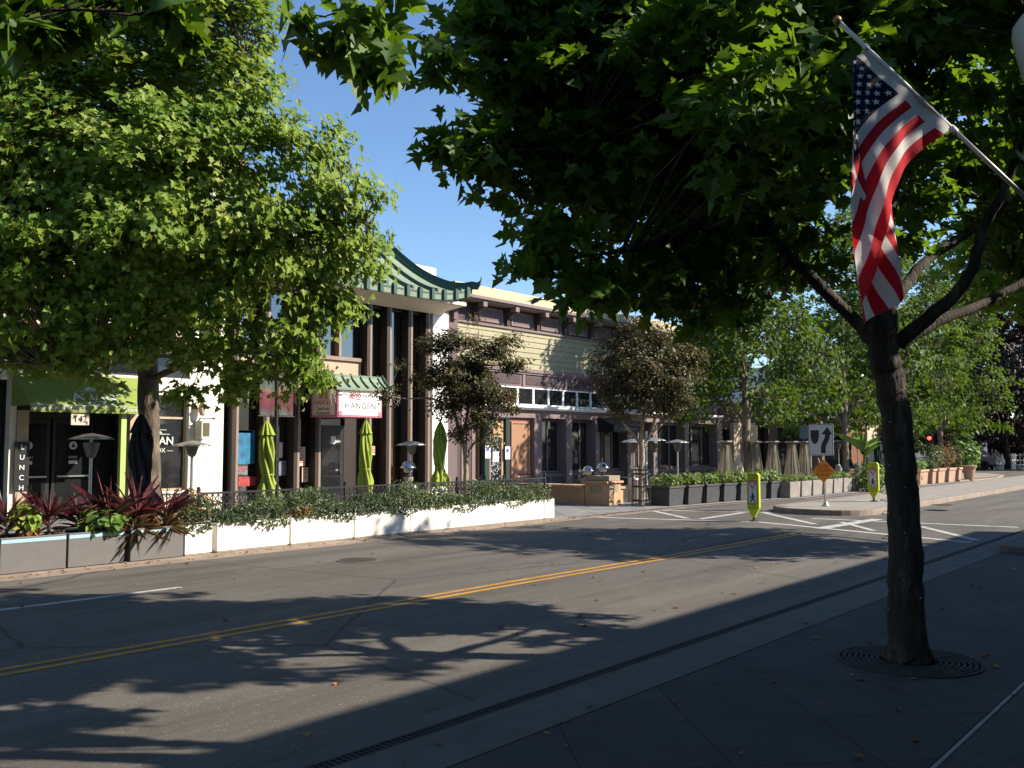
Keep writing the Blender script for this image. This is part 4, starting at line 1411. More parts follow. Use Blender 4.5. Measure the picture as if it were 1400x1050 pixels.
MB().add([(X0 - .4, EY0 + .2, EZ - .245), (X1 + .6, EY0 + .2, EZ - .245), (X1 + .5, EY0 + .7, EZ - .36), (X0, EY0 + .7, EZ - .36), (X1 + .3, F - .23, WT - .28), (X0, F - .23, WT - .28)], [(0, 1, 2, 3), (3, 2, 4, 5), (1, 4, 2)]).build('eave_cove', M_SOFFIT, roof)
# white party wall with the tower behind it
pw = thing('party_wall', 'tall white party wall between the pagoda restaurant and the mauve building', 'wall', (24.1, F, 0))
bx('wall', M_WHITEW, pw, 23.68, 24.48, F - .14, F + 9, 0, 6.9)
bx('tower', M_WHITEW, pw, 23.72, 25.9, F + 1.9, F + 9, 6.95, 8.82)

# projecting sign with its own little roof
SY = F - 1.5
p, q = A(462, 530, SY), A(522, 571, SY)
sx0, sx1, sz0, sz1 = p.x, q.x, 2.73, 3.60
st = thing('restaurant_sign', 'white box sign with grey capitals and red characters under a little green tiled roof', 'sign', (sx0, F, 3.2))
bx('sign_box', M_PINK, st, sx0, sx1, SY, F - .2, sz0, sz1)
bx('sign_face', M_SIGNW, st, sx0 + .05, sx1 - .05, SY - .014, SY - .003, sz0 + .06, sz1 - .02)
MB().box(sx0 + .03, sx0 + .17, SY - .02, SY - .0145, sz0 + .04, sz0 + .18).box(sx1 - .17, sx1 - .03, SY - .02, SY - .0145, sz0 + .04, sz0 + .18).build('corner_squares', M_PINK, st)
M_LETK = mat('grey_lettering', (0.10, 0.09, 0.09), .6)
M_LETF = mat('faded_lettering', (0.52, 0.50, 0.48), .6)
cxs = (sx0 + sx1) / 2
text('sign_lettering', 'HANGEN', .27, M_LETK, (cxs, SY - .016, sz0 + .34), st, sx=1.05, space=1.12)
text('sign_characters', '漢金', .27, M_RED, (sx0 + .66, SY - .016, sz0 + .63), st)
text('sign_characters', '川菜G', .18, M_LETF, (sx1 - .56, SY - .016, sz0 + .63), st, space=1.1)
MB().box(sx1 - .92, sx1 - .24, SY - .02, SY - .0145, sz0 + .505, sz0 + .517).build('underline', M_LETF, st)
bx('side_face', mat('cream_sign_face', (0.60, 0.52, 0.44), .6), st, sx0 - .014, sx0 - .003, SY + .12, F - .3, sz0 + .06, sz1 - .02)
sc_y = (SY + .12 + F - .3) / 2
for body, sz, m, z in (('漢金', .26, M_RED, .66), ('HANGEN', .22, M_RED, .44), ('Szechuan', .16, M_RRIB, .26), ('Restaurant', .15, M_RRIB, .12)):
    text('side_lettering', body, sz, m, (sx0 - .016, sc_y, sz0 + z), st, right=(0, -1, 0), sx=.95)
b = MB()
rr0, rr1 = sx0 - .12, sx1 + .30
prof = [(SY - .10, 3.62), (SY + .02, 3.70), (SY + .2, 3.86), (SY + .34, 4.06)]
vs = []
for x in (rr0, rr1):
    for y, z in prof:
        vs.append((x, y, z))
fs = [(i, i + 1, 5 + i, 4 + i) for i in range(3)]
b.add(vs, fs)
b.add([(rr1, prof[0][0], prof[0][1]), (rr1 + .22, SY + .4, 3.62), (rr1 - .06, SY + .4, 4.05), (rr1, prof[3][0], prof[3][1])], [(0, 1, 2, 3)])
b.box(rr0, rr1, SY + .28, F - .12, 3.62, 4.05).box(rr0, rr1, SY - .10, SY - .07, 3.55, 3.62)
lr = b.build('little_roof', M_RTILE, st)
b = MB()
for k in range(6):
    x = rr0 + (k + .4) * (rr1 - rr0) / 6
    b.tube([(x, y, z + .025) for y, z in prof], .035, 6)
b.tube([(rr1, y, z + .03) for y, z in prof], .05, 6)
b.tube([(rr1 - .05, SY + .28, 4.08), (rr1 + .24, SY + .3, 3.66)], .05, 6)
b.build('little_roof_ribs', M_RRIB, lr)
ic = thing('icicle_lights', 'strings of icicle lights hanging from the little green roof over the sign', 'string lights', (sx0, SY, 3.5))
b = MB()
x = rr0 - .25
while x < rr1 + .45:
    L_ = rng.uniform(.12, .5) if not (sx0 + .1 < x < sx1 - .05) else rng.uniform(.04, .09)
    y = SY - .12 if x > rr0 else SY - .1
    pts = [(x, y, 3.52)]
    for i in range(1, 6):
        pts.append((x + rng.uniform(-.05, .05), y + rng.uniform(-.05, .05), 3.52 - L_ * i / 5))
    b.tube(pts, .005, 3)
    for p_ in pts[1:]:
        b.ball(p_, .014, 5, 3)
    x += rng.uniform(.05, .09)
b.build('light_strands', mat('warm_white_wire', (0.42, 0.36, 0.31), .5), ic)

# ---------------------------------------------------------------- mauve and yellow two storey building
M_MAUVE = mat('mauve_paint', (0.14, 0.10, 0.102), .75, .08, 4, dirt=.25, dirtcol=(0.11, .075, .08))
M_MAUVEL = mat('pale_mauve_paint', (0.20, 0.148, 0.142), .75, .07, 4)
M_MAUVED = mat('dark_mauve_paint', (0.07, 0.046, 0.05), .75, .1, 4)
M_YSIDE = mat('pale_yellow_siding', (0.33, 0.30, 0.195), .8, .09, 3, .1, 40, dirt=.45, dirtcol=(0.24, .215, .14))
M_CREAMY = mat('cream_yellow_parapet', (0.46, 0.39, 0.24), .8, .06, 3)
M_PEACH = mat('peach_board', (0.33, 0.175, 0.10), .8, .07, 4, dirt=.25, dirtcol=(.27, .145, .085))
M_ROSE = mat('rose_paint', (0.27, 0.115, 0.105), .75, .08, 4)
M_OAK = mat('oak_frame', (0.42, 0.27, 0.15), .6, .2, 10, stretch=(1, 1, .2))
M_DKGREEN = mat('dark_green_frame', (0.02, 0.035, 0.035), .5)
YX0, YX1 = 24.5, 46.0
yt = thing('mauve_building', 'two storey mauve building with yellow siding and bracketed cornice', 'building', (30, F, 0))
b = MB()
b.box(YX0, YX1, F + 1.6, F + 10, 0, 7.4).box(YX0, YX1, F + .06, F + 1.6, 3.43, 7.4)
b.box(YX0, 26.0, F + .06, F + 1.6, 0, 3.42)
b.box(29.62, 40.0, F + .5, F + 1.6, 0, 3.42).box(40.0, YX1, F + .4, F + 1.6, 0, 3.42)
b.build('body', M_MAUVE, yt)
# siding boards
b = MB()
nb = 7
for i in range(nb):
    z0 = 4.94 + i * 1.58 / nb
    z1 = z0 + 1.58 / nb
    b.add([(YX0 + .55, F - .035, z0), (YX1, F - .035, z0), (YX1, F - .005, z1), (YX0 + .55, F - .005, z1), (YX0 + .55, F + .058, z0), (YX1, F + .058, z0)], [(0, 1, 2, 3), (0, 4, 5, 1)])
b.build('siding', M_YSIDE, yt)
# frieze, cornice, parapet
MB().box(YX0, YX1, F - .03, F + .058, 6.54, 7.26).build('frieze', M_MAUVED, yt)
MB().box(YX0, YX1, F - .09, F + .057, 6.46, 6.54).build('frieze_moulding', M_MAUVEL, yt)
MB().box(YX0 - .1, YX1, F - .62, F + .4, 7.262, 7.33).box(YX0 - .14, YX1, F - .70, F + .4, 7.331, 7.44).build('cornice', M_MAUVEL, yt)
MB().add([(YX0 - .14, F - .66, 7.441), (YX1, F - .66, 7.441), (YX1, F - .58, 7.84), (YX0 - .14, F - .58, 7.84), (YX0 - .14, F + .4, 7.441), (YX1, F + .4, 7.441), (YX1, F + .4, 7.84), (YX0 - .14, F + .4, 7.84)],
         [(0, 1, 2, 3), (3, 2, 6, 7), (0, 3, 7, 4), (1, 5, 6, 2), (4, 7, 6, 5)]).build('parapet', M_CREAMY, yt)
brx = 26.0
step = 1.92
proto = None
k = 0
while brx < YX1 - .2:
    bb = MB()
    prof2 = [(0, 6.60), (-.10, 6.60), (-.12, 6.78), (-.24, 6.88), (-.30, 6.98), (-.5, 7.02), (-.52, 7.26), (0, 7.26)]
    bb.prism([(y, z) for y, z in prof2], (brx - .085, F - .035, 0), (0, 1, 0), (0, 0, 1), (.17, 0, 0))
    br = bb.build('bracket', M_MAUVED, yt)
    bb = MB().box(brx - .11, brx + .11, F - .62, F - .36, 7.08, 7.258).build('bracket_block', M_MAUVEL, br)
    if brx + step < YX1:
        x0, x1 = brx + .28, brx + step - .28
        fr = MB()
        fr.box(x0, x1, F - .075, F - .031, 6.62, 6.69).box(x0, x1, F - .075, F - .031, 7.1, 7.17).box(x0, x0 + .07, F - .075, F - .031, 6.69, 7.1).box(x1 - .07, x1, F - .075, F - .031, 6.69, 7.1)
        f_ = fr.build('frieze_panel', M_MAUVEL, yt)
        bx('panel_field', M_MAUVE, f_, x0 + .07, x1 - .07, F - .05, F - .031, 6.69, 7.1)
    brx += step
# corner pilaster and brackets next to the white wall
MB().box(YX0 + .02, YX0 + .5, F - .12, F + .05, 0, 7.26).box(YX0 + .06, YX0 + .46, F - .5, F - .121, 6.95, 7.26).box(YX0 + .16, YX0 + .36, F - .26, F - .121, 6.5, 6.949).build('corner_pilaster', M_MAUVE, yt)
# belt course, band with panels
MB().box(YX0 + .5, YX1, F - .14, F + .057, 4.80, 4.94).box(YX0 + .5, YX1, F - .09, F + .057, 4.72, 4.799).build('belt_course', M_MAUVEL, yt)
MB().box(YX0 + .5, YX1, F - .03, F + .057, 4.21, 4.719).build('band', M_MAUVE, yt)
x = 26.1
while x < YX1 - 2.5:
    f_ = bx('band_panel', M_MAUVED, yt, x + .2, x + 2.65, F - .05, F - .031, 4.31, 4.64)
    bx('band_stile', M_MAUVEL, f_, x - .04, x + .12, F - .07, F - .031, 4.22, 4.71)
    x += 2.85
# transom windows over a white ledge
x = 27.6
n = 0
while x < 37.2:
    window(yt, x, x + 1.02, 3.46, 4.2, F - .05, fm=M_WHITEP, fw=.055, set_=.06, name='transom_window')
    x += 1.02
MB().box(26.0, 46, F - .30, F + .05, 3.36, 3.425).box(26.0, 46, F - .22, F + .05, 3.29, 3.359).build('white_ledge', M_WHITEP, yt)
MB().box(26.0, 46, F - .04, F + .5, 2.96, 3.289).build('lower_beam', M_MAUVEL, yt)
# ground floor, left to right
for x0, x1, m in ((24.95, 25.2, M_MAUVED), (25.26, 25.5, M_MAUVEL), (25.56, 25.8, M_MAUVED), (25.84, 26.0, M_MAUVEL)):  # dark and pale mauve alternate to paint shaded and lit lines
    bx('pilaster', m, yt, x0, x1, F - .1, F + .058, 0, 3.28)
b = MB()
b.box(26.0, 29.62, F + 1.5, F + 1.6, 0, 2.95).box(26.0, 29.62, F + .05, F + 1.6, 2.95, 2.955).build('porch_back', M_ROSE, yt)
window(yt, 26.05, 26.62, .5, 2.9, F + .2, fm=M_OAK, gm=glass_mat('warm_glass', (.12, .075, .045), .15), fw=.05, set_=.08)
# oak door in a dark green frame
MB().box(26.66, 26.94, F - .02, F + .2, 0, 2.9).box(27.92, 28.16, F - .02, F + .2, 0, 2.9).box(26.66, 28.16, F - .06, F + .2, 2.9, 2.958).build('door_surround', M_DKGREEN, yt)
d = MB()
d.box(26.96, 27.10, F + .08, F + .14, .05, 2.86).box(27.76, 27.90, F + .08, F + .14, .05, 2.86).box(27.1, 27.76, F + .08, F + .14, 2.74, 2.86).box(27.1, 27.76, F + .08, F + .14, 2.3, 2.42).box(27.1, 27.76, F + .08, F + .14, 2.16, 2.24).box(27.1, 27.76, F + .08, F + .14, .05, .3)
dd = d.build('door', M_OAK, yt)
bx('door_pane', M_GLASS, dd, 27.1, 27.76, F + .1, F + .12, .3, 2.16)
bx('transom_panel', M_OAK, dd, 27.1, 27.76, F + .1, F + .12, 2.42, 2.74)
bx('transom_bar', M_DKGREEN, dd, 27.1, 27.76, F + .09, F + .13, 2.24, 2.3)
lv = MB()
for i in range(90):
    x_, z_ = rng.uniform(27.13, 27.70), rng.uniform(.4, 2.1)
    a = rng.uniform(.02, .05)
    lv.prism([(0, -a), (a * rng.uniform(.6, 1.2), 0), (0, a), (-a * rng.uniform(.5, 1), 0)], (x_, F + .099, z_), (1, 0, 0), (0, 0, 1), (0, -.002, 0))
lv.build('etched_pattern', mat('etched_glass', (.33, .34, .37), .6), dd)
for x0, x1, z0, z1 in ((26.68, 26.98, 1.35, 1.86), (27.86, 28.16, 1.3, 1.8)):
    n_ = bx('posted_notice', M_PAPER, yt, x0, x1, F - .028, F - .021, z0, z1)
    MB().prism([(.09 * math.cos(a * PI / 8), .09 * math.sin(a * PI / 8)) for a in range(16)], ((x0 + x1) / 2 - .02, F - .0285, z1 - .16), (1, 0, 0), (0, 0, 1), (0, -.003, 0)).build('notice_emblem', M_BLUEP, n_)
n_ = bx('posted_notice', M_PAPER, dd, 27.25, 27.6, F + .09, F + .096, 1.2, 1.6)
# boarded peach window
MB().box(28.2, 29.62, F + .10, F + .25, 0, 2.94).build('shopfront_surround', M_ROSE, yt)
pb = bx('boarded_window', M_PEACH, yt, 28.42, 29.42, F + .085, F + .098, .72, 2.72)
MB().box(28.34, 28.42, F + .05, F + .099, .64, 2.8).box(29.42, 29.5, F + .05, F + .099, .64, 2.8).box(28.42, 29.42, F + .05, F + .099, 2.72, 2.8).box(28.3, 29.54, F + .02, F + .099, .56, .639).build('board_frame', M_PEACH, pb)
ab = bx('call_box', M_ALU, yt, 29.66, 29.9, F - .07, F - .012, 1.25, 1.5, bevel=.01)
bx('call_box', M_ROSE, yt, 29.68, 29.88, F - .07, F - .012, .98, 1.2)
for x0, x1 in ((29.62, 30.12), (31.82, 32.22), (34.0, 34.3), (36.6, 36.9), (38.9, 39.3), (42.0, 42.4), (45.5, 46)):
    bx('pilaster', M_MAUVEL, yt, x0, x1, F - .1, F + .5, 0, 2.955)
for (x0, x1, mu) in ((30.14, 31.8, (31.0,)), (32.24, 33.98, (32.75, 33.35)), (34.32, 36.58, (35.1, 35.9)), (36.92, 38.88, (37.6, 38.2)), (39.32, 41.98, (40.2, 41.1)), (42.42, 45.48, (43.4, 44.5))):
    window(yt, x0, x1, .68, 2.93, F + .2, fm=M_MAUVE, gm=M_GLASS, mull=mu, fw=.09, set_=.15)
    bk = bx('bulkhead', M_MAUVE, yt, x0, x1, F + .1, F + .45, 0, .67)
    nn = max(2, int((x1 - x0) / .85))
    pb_ = MB()
    for i in range(nn):
        w_ = (x1 - x0) / nn
        pb_.box(x0 + i * w_ + .1, x0 + (i + 1) * w_ - .1, F + .085, F + .099, .14, .54)
    pb_.build('bulkhead_panels', M_MAUVED, bk)
# black shop awning with pale script
b = MB()
b.add([(34.2, F - .105, 3.1), (36.7, F - .105, 3.1), (36.7, F - .95, 2.72), (34.2, F - .95, 2.72), (36.7, F - .95, 2.42), (34.2, F - .95, 2.42)], [(0, 1, 2, 3), (3, 2, 4, 5)])
b.add([(34.2, F - .105, 3.1), (34.2, F - .95, 2.72), (34.2, F - .95, 2.42), (34.2, F - .105, 2.42), (36.7, F - .105, 3.1), (36.7, F - .95, 2.72), (36.7, F - .95, 2.42), (36.7, F - .105, 2.42)], [(0, 1, 2, 3), (7, 6, 5, 4)])
ba = b.build('shop_awning', M_BLACKF, yt)
text('awning_script', 'Bombay Garden', .2, mat('pale_blue_script', (.22, .24, .33), .7), (35.4, F - .956, 2.58), ba)
bx('door_post', M_WHITEP, yt, 36.95, 37.05, F - .9, F - .8, .03, 2.5)

# ---------------------------------------------------------------- low shaded building farther along
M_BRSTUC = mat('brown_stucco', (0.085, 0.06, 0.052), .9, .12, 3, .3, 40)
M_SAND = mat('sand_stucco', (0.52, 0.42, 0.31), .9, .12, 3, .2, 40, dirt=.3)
lt = thing('low_shop_building', 'low brown stucco shop building in tree shade past the mauve building', 'building', (51, F, 0))
b = MB()
wall_with_holes(b, 46.02, 58.0, 0, 4.3, F, .3, [(46.4, 47.3, .03, 2.7), (50.6, 52.2, .03, 2.9), (53.6, 57.4, .5, 2.9), (47.6, 48.0, .9, 2.6)])
b.box(46.02, 58, F + .6, F + 9, 0, 4.2)
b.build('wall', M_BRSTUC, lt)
MB().box(46.02, 58, F - .12, F - .003, 4.1, 4.3).box(46.02, 58, F - .06, F - .003, 3.1, 3.2).build('coping', M_MAUVED, lt)
bx('entry_recess', M_DARKIN, lt, 50.3, 52.5, F + .45, F + .59, 0, 3.2)
window(lt, 53.6, 57.4, .5, 2.9, F, mull=(54.9, 56.2), set_=.15)
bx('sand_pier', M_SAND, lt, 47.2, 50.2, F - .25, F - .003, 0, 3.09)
bx('pier_panel', M_ROSE, lt, 48.0, 49.3, F - .27, F - .251, .9, 2.4)

ot = thing('corner_cafe_building', 'orange brown cafe building with white upper wall beyond the keep right sign', 'building', (66, F, 0))
b = MB()
wall_with_holes(b, 58.02, 78, 0, 3.6, F - .4, .3, [(60.0, 63.5, .03, 2.6), (71, 76, .5, 2.7)])
b.box(58.02, 78, F + .2, F + 12, 0, 3.6)
b.build('wall', mat('orange_brown_stucco', (0.17, 0.07, 0.033), .9, .1, 3, .2, 40), ot)
bx('upper_wall', M_WHITEW, ot, 58.02, 78, F - .05, F + 12, 3.61, 7.0)
bx('entry_recess', M_DARKIN, ot, 59.6, 64, F, F + .19, 0, 3.2)
window(ot, 71, 76, .5, 2.7, F - .4, mull=(72.5, 74.2), set_=.15)
bx('sand_panel', M_SAND, ot, 67.8, 70.2, F - .55, F - .403, 0, 3.4)
b = MB().box(60, 63.8, F - 1.5, F - .41, 2.75, 3.35).build('black_awning', M_BLACKF, ot)
bx('grey_band', M_ALU, ot, 60.0, 67, F - .52, F - .403, 3.38, 3.55)

# ---------------------------------------------------------------- the near-side block behind the viewer, whose roof edge shades the pavement
nt_ = thing('near_shop_building', 'tan shop building along the near pavement behind the viewer', 'building', (0, -3.6, 0))
b = MB()
hol = [(x, x + 3.2, .6, 3.0) for x in range(-26, 26, 5)] + [(x + .6, x + 2.2, 4.3, 6.0) for x in range(-26, 26, 5)]
b2 = MB()
for h in hol:
    pass
xs0, xs1 = -30, 28.0
tmp = MB()
wall_with_holes(tmp, xs0, xs1, 0, 7.25, 0, .3, hol)
b.add([(v[0], -3.6 - v[1], v[2]) for v in tmp.v], [tuple(reversed(f)) for f in tmp.f])
b.box(xs0, xs1, -8.2, -4.2, 0, 7.1).box(xs0, xs1, -20, -8.21, 0, 10.9)  # taller rear block added unseen to cut off the low sky
b.build('wall', M_SAND, nt_)
MB().add([(xs0, -3.58, 3.6), (xs1, -3.58, 3.6), (xs1, -1.6, 3.05), (xs0, -1.6, 3.05), (xs1, -1.6, 2.8), (xs0, -1.6, 2.8)], [(0, 1, 2, 3), (3, 2, 4, 5)]).build('awning', M_RRIB, nt_)  # unseen awning added to keep sky light off the near pavement
bx('cornice', M_CREAM, nt_, xs0, xs1, -3.595, -3.3, 6.95, 7.27)
for h in hol:
    w_ = MB().box(h[0], h[0] + .08, -3.8, -3.72, h[2], h[3]).box(h[1] - .08, h[1], -3.8, -3.72, h[2], h[3]).box(h[0] + .08, h[1] - .08, -3.8, -3.72, h[3] - .08, h[3]).box(h[0] + .08, h[1] - .08, -3.8, -3.72, h[2], h[2] + .08).build('window', M_BLACKF, nt_)
    bx('pane', M_GLASS, w_, h[0], h[1], -3.79, -3.77, h[2], h[3])
# ================================================================ far pavement beyond x = 24 swells toward the road
b = MB()
kl = [(19.5, 14.12), (24.3, 14.0), (30.4, 13.2), (31.2, 12.85), (45, 12.3), (52, 12.1)]
for (xa, ya), (xb, yb) in zip(kl[:-1], kl[1:]):
    b.add([(xa, ya, .026), (xb, yb, .026), (xb, 14.4, .026), (xa, 14.4, .026)], [(0, 1, 2, 3)])
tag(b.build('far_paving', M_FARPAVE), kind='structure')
line('far_gutter_strip', M_ISLK, [(x, y - .12) for x, y in kl], .24, .009)

# ================================================================ planters
M_GREYPL = mat('grey_planter_paint', (0.125, 0.118, 0.114), .7, .08, 5, .15, 60, dirt=.25, dirtcol=(.12, .115, .11))
M_STRIPE = mat('pale_blue_stripe', (0.30, 0.46, 0.56), .7, .05, 5)
M_WHITEPL = mat('white_planter_paint', (0.78, 0.75, 0.70), .7, .05, 4, .1, 60, dirt=.55, dirtcol=(.42, .36, .29), stretch=(2.2, 2.2, .7))
M_BLACKPL = mat('charcoal_fibre_planter', (0.05, 0.05, 0.052), .65, .15, 5, .2, 50, dirt=.3, dirtcol=(.08, .077, .073))
M_CONCPL = mat('weathered_concrete_planter', (0.25, 0.22, 0.195), .85, .18, 4, .3, 50, dirt=.5, dirtcol=(.16, .14, .125))
M_TERRAPL = mat('terracotta_planter', (0.38, 0.245, 0.17), .85, .12, 4, .2, 50, dirt=.25)
M_SANDST = mat('sandstone_block', (0.45, 0.29, 0.17), .85, .14, 3, .3, 50, dirt=.3, dirtcol=(.33, .21, .13))
M_SANDCAP = mat('sandstone_cap', (0.27, 0.23, 0.16), .85, .14, 3, .3, 50)
M_SOIL = MATS['soil']
PY = 14.2


def hollow(b, x0, x1, y0, y1, z0, z1, t=.04):
    b.box(x0, x1, y0, y0 + t, z0, z1).box(x0, x1, y1 - t, y1, z0, z1).box(x0, x0 + t, y0 + t, y1 - t, z0, z1).box(x1 - t, x1, y0 + t, y1 - t, z0, z1)


grey_px = [(0, 90, 'with the lime green bushy plant beside red cordylines'), (93, 170, 'between its two twins, with a light green big leaved plant'), (178, 250, 'next to the small white planter, spilling dry grass')]
grey_boxes = []
for p0, p1, lab in grey_px:
    x0, x1 = G(p0, 780, .03).x, 0
    x0, x1 = A(p0, 770, PY).x, A(p1, 770, PY).x
    t = thing('planter_box', 'blue striped grey planter ' + lab, 'planter', (x0, PY, .03), 'grey planter boxes with a blue stripe')
    b = MB()
    hollow(b, x0, x1, PY, PY + .6, .03, .545)
    b.box(x0 + .04, x1 - .04, PY + .04, PY + .56, .03, .08)
    b.build('box', M_GREYPL, t, bevel=.006)
    bx('stripe', M_STRIPE, t, x0 + .008, x1 - .008, PY - .004, PY + .002, .465, .515)
    bx('soil', M_SOIL, t, x0 + .042, x1 - .042, PY + .042, PY + .558, .081, .49)
    grey_boxes.append((x0, x1))
white_px = [(253, 290, 'small square white planter'), (297, 395, 'white planter box before the first green parasol, second from the grey boxes'), (398, 483, 'white planter box in front of the notices window'), (485, 560, 'white planter box under the middle green parasol and sign'),
            (561, 690, 'longest white planter box, before the crape myrtle'), (690.8, 744, 'white planter box near the end of the iron fence'), (745, 758, 'narrow white planter box closing the white row')]
white_boxes = []
for p0, p1, lab in white_px:
    x0, x1 = A(p0, 745, PY).x, A(p1, 745, PY).x
    t = thing('planter_box', lab, 'planter', (x0, PY, .03), 'white planter boxes along the gutter')
    b = MB()
    hollow(b, x0, x1, PY, PY + .6, .05, .53)
    b.box(x0 + .04, x1 - .04, PY + .04, PY + .56, .05, .1)
    b.build('box', M_WHITEPL, t, bevel=.005)
    bx('plinth', M_SOFFIT, t, x0 + .02, x1 - .02, PY + .02, PY + .58, .03, .049)
    bx('soil', M_SOIL, t, x0 + .042, x1 - .042, PY + .042, PY + .558, .101, .47)
    white_boxes.append((x0, x1))

# ---------------------------------------------------------------- plants in the grey boxes
M_CORD = leaf_mat('red_cordyline_blades', [(0, (.045, .012, .018)), (.6, (.085, .022, .03)), (1, (.16, .055, .055))], .2, (.4, .05, .06), .4, .5)
M_LIMEL = leaf_mat('lime_leaves', [(0, (.12, .19, .03)), (.6, (.24, .33, .05)), (1, (.42, .45, .10))], .3, (.4, .55, .08), .5, .35)
M_LIGHTG = leaf_mat('light_green_leaves', [(0, (.07, .14, .03)), (.6, (.13, .22, .05)), (1, (.24, .32, .09))], .3, (.3, .5, .07), .45, .4)
M_DRY = leaf_mat('dry_orange_leaves', [(0, (.15, .06, .022)), (.6, (.27, .115, .04)), (1, (.42, .24, .10))], .2, (.5, .25, .08), .7, .2)
M_STRAW = leaf_mat('straw_grass', [(0, (.13, .065, .04)), (.6, (.24, .13, .075)), (1, (.20, .22, .07))], .2, (.4, .3, .1), .7, .2)
M_HEDGE = leaf_mat('trailing_hedge_leaves', [(0, (.022, .042, .016)), (.55, (.055, .085, .028)), (.85, (.095, .12, .045)), (1, (.20, .19, .11))], .22, (.2, .3, .06), .5, .4)
M_LAUREL = leaf_mat('laurel_leaves', [(0, (.045, .085, .022)), (.5, (.10, .155, .04)), (.85, (.16, .21, .055)), (1, (.27, .29, .11))], .28, (.32, .42, .06), .5, .3)
SW = [(0.011, 0.0), (0.016, 0.25), (0.017, 0.5), (0.011, 0.78)]
SWORD = half_leaf(SW, .6, -.30)
BLADE = half_leaf([(.008, 0), (.010, .3), (.010, .6), (.006, .85)], .3, -.5)


def rosette(name, m, t, c, n, L, tm, spread=.9, stem=.0):
    az = nr.random(n) * 2 * PI
    el = np.arccos(1 - nr.random(n) * spread)
    d = np.stack([np.sin(el) * np.cos(az), np.sin(el) * np.sin(az), np.cos(el)], 1)
    side = np.stack([-np.sin(az), np.cos(az), np.zeros(n)], 1)
    nrm = np.cross(d, side)
    nrm[nrm[:, 2] < 0] *= -1
    s = L * (.65 + .45 * nr.random(n))
    P = np.array(c[:])[None, :] + d * .03 + np.array([0, 0, 1.0]) * (nr.random(n) * stem)[:, None]
    return leaves(name, m, t, P, nrm, d, s, tm)


for i, (px, py, L) in enumerate([(9, 0, .58), (67, 0, .62), (110, 0, .52), (150, 0, .72), (187, 0, .76), (227, 0, .62)]):
    c = A(px, 700, PY + .3)
    lab = ['red cordyline at the left end of the grey boxes', 'red spiky cordyline between the lime plant and the steel door bars', 'small red cordyline over the joint of two grey boxes', 'tall red cordyline under the green awning post',
           'tallest red cordyline before the folded black parasol', 'red cordyline beside the dry orange shrub'][i]
    t = thing('cordyline', lab, 'plant', (c.x, c.y, .49), 'red cordylines in the grey planters')
    MB().tube([(c.x, c.y, .48), (c.x + .01, c.y, .66)], [.03, .025], 7).build('stem', M_BARK, t)
    rosette('blades', M_CORD, t, (c.x, c.y, .62), 30, L, SWORD, .42, .16)
    rosette('lower_blades', M_CORD, t, (c.x, c.y, .58), 20, L * .5, SWORD, .95, .06)


def bush(nm, lab, cat, c, rx, ry, rz, n, size, m, tm, group=None, stem=True, up=.5):
    t = thing(nm, lab, cat, (c[0], c[1], c[2]), group)
    d = unit(n)
    r = nr.random(n) ** .4
    P = np.array(c)[None, :] + np.array([0, 0, rz])[None, :] + d * r[:, None] * np.array([rx, ry, rz])
    P[:, 2] = np.maximum(P[:, 2], c[2] + .02)
    leaves('foliage', m, t, P, d * .6 + unit(n) * .5 + np.array([0, 0, up]), d + unit(n) * .7, size * (.6 + .7 * nr.random(n)), tm)
    if stem:
        b = MB()
        for k in range(7):
            a = k * 2 * PI / 7
            b.tube([(c[0], c[1], c[2] - .03), (c[0] + rx * .3 * math.cos(a), c[1] + ry * .3 * math.sin(a), c[2] + rz * .6), (c[0] + rx * .7 * math.cos(a), c[1] + ry * .7 * math.sin(a), c[2] + rz * 1.3)], [.012, .009, .004], 5)
        b.build('stems', M_BARK, t)
    return t


c = A(36, 700, PY + .25)
bush('leafy_plant', 'lime green bushy plant with browned lower leaves among the cordylines', 'plant', (c.x, c.y, .62), .21, .18, .19, 130, .12, M_LIMEL, ROUND)
bush('leafy_plant', 'withered orange foliage under the lime green plant', 'plant', (c.x + .01, c.y - .03, .50), .13, .11, .14, 70, .09, M_DRY, ROUND)
c = A(137, 715, PY + .2)
bush('leafy_plant', 'light green big leaved plant drooping over the middle grey box', 'plant', (c.x, c.y - .08, .50), .34, .2, .20, 120, .16, M_LIGHTG, ROUND)
c = A(184, 705, PY + .25)
t = thing('ornamental_grass', 'dry straw coloured grass tuft spilling over the grey box', 'plant', (c.x, c.y, .49))
rosette('blades', M_STRAW, t, (c.x, c.y, .47), 170, .46, BLADE, .85)
c = A(224, 710, PY + .2)
t = thing('ornamental_grass', 'reddish dry grass hanging at the end of the grey boxes', 'plant', (c.x, c.y, .49))
rosette('blades', M_STRAW, t, (c.x, c.y, .47), 150, .40, BLADE, .85)
c = A(258, 690, PY + .9)
bush('dry_shrub', 'dry orange brown shrub behind the small white planter', 'shrub', (c.x, c.y, .42), .52, .35, .36, 800, .075, M_DRY, OVAL)

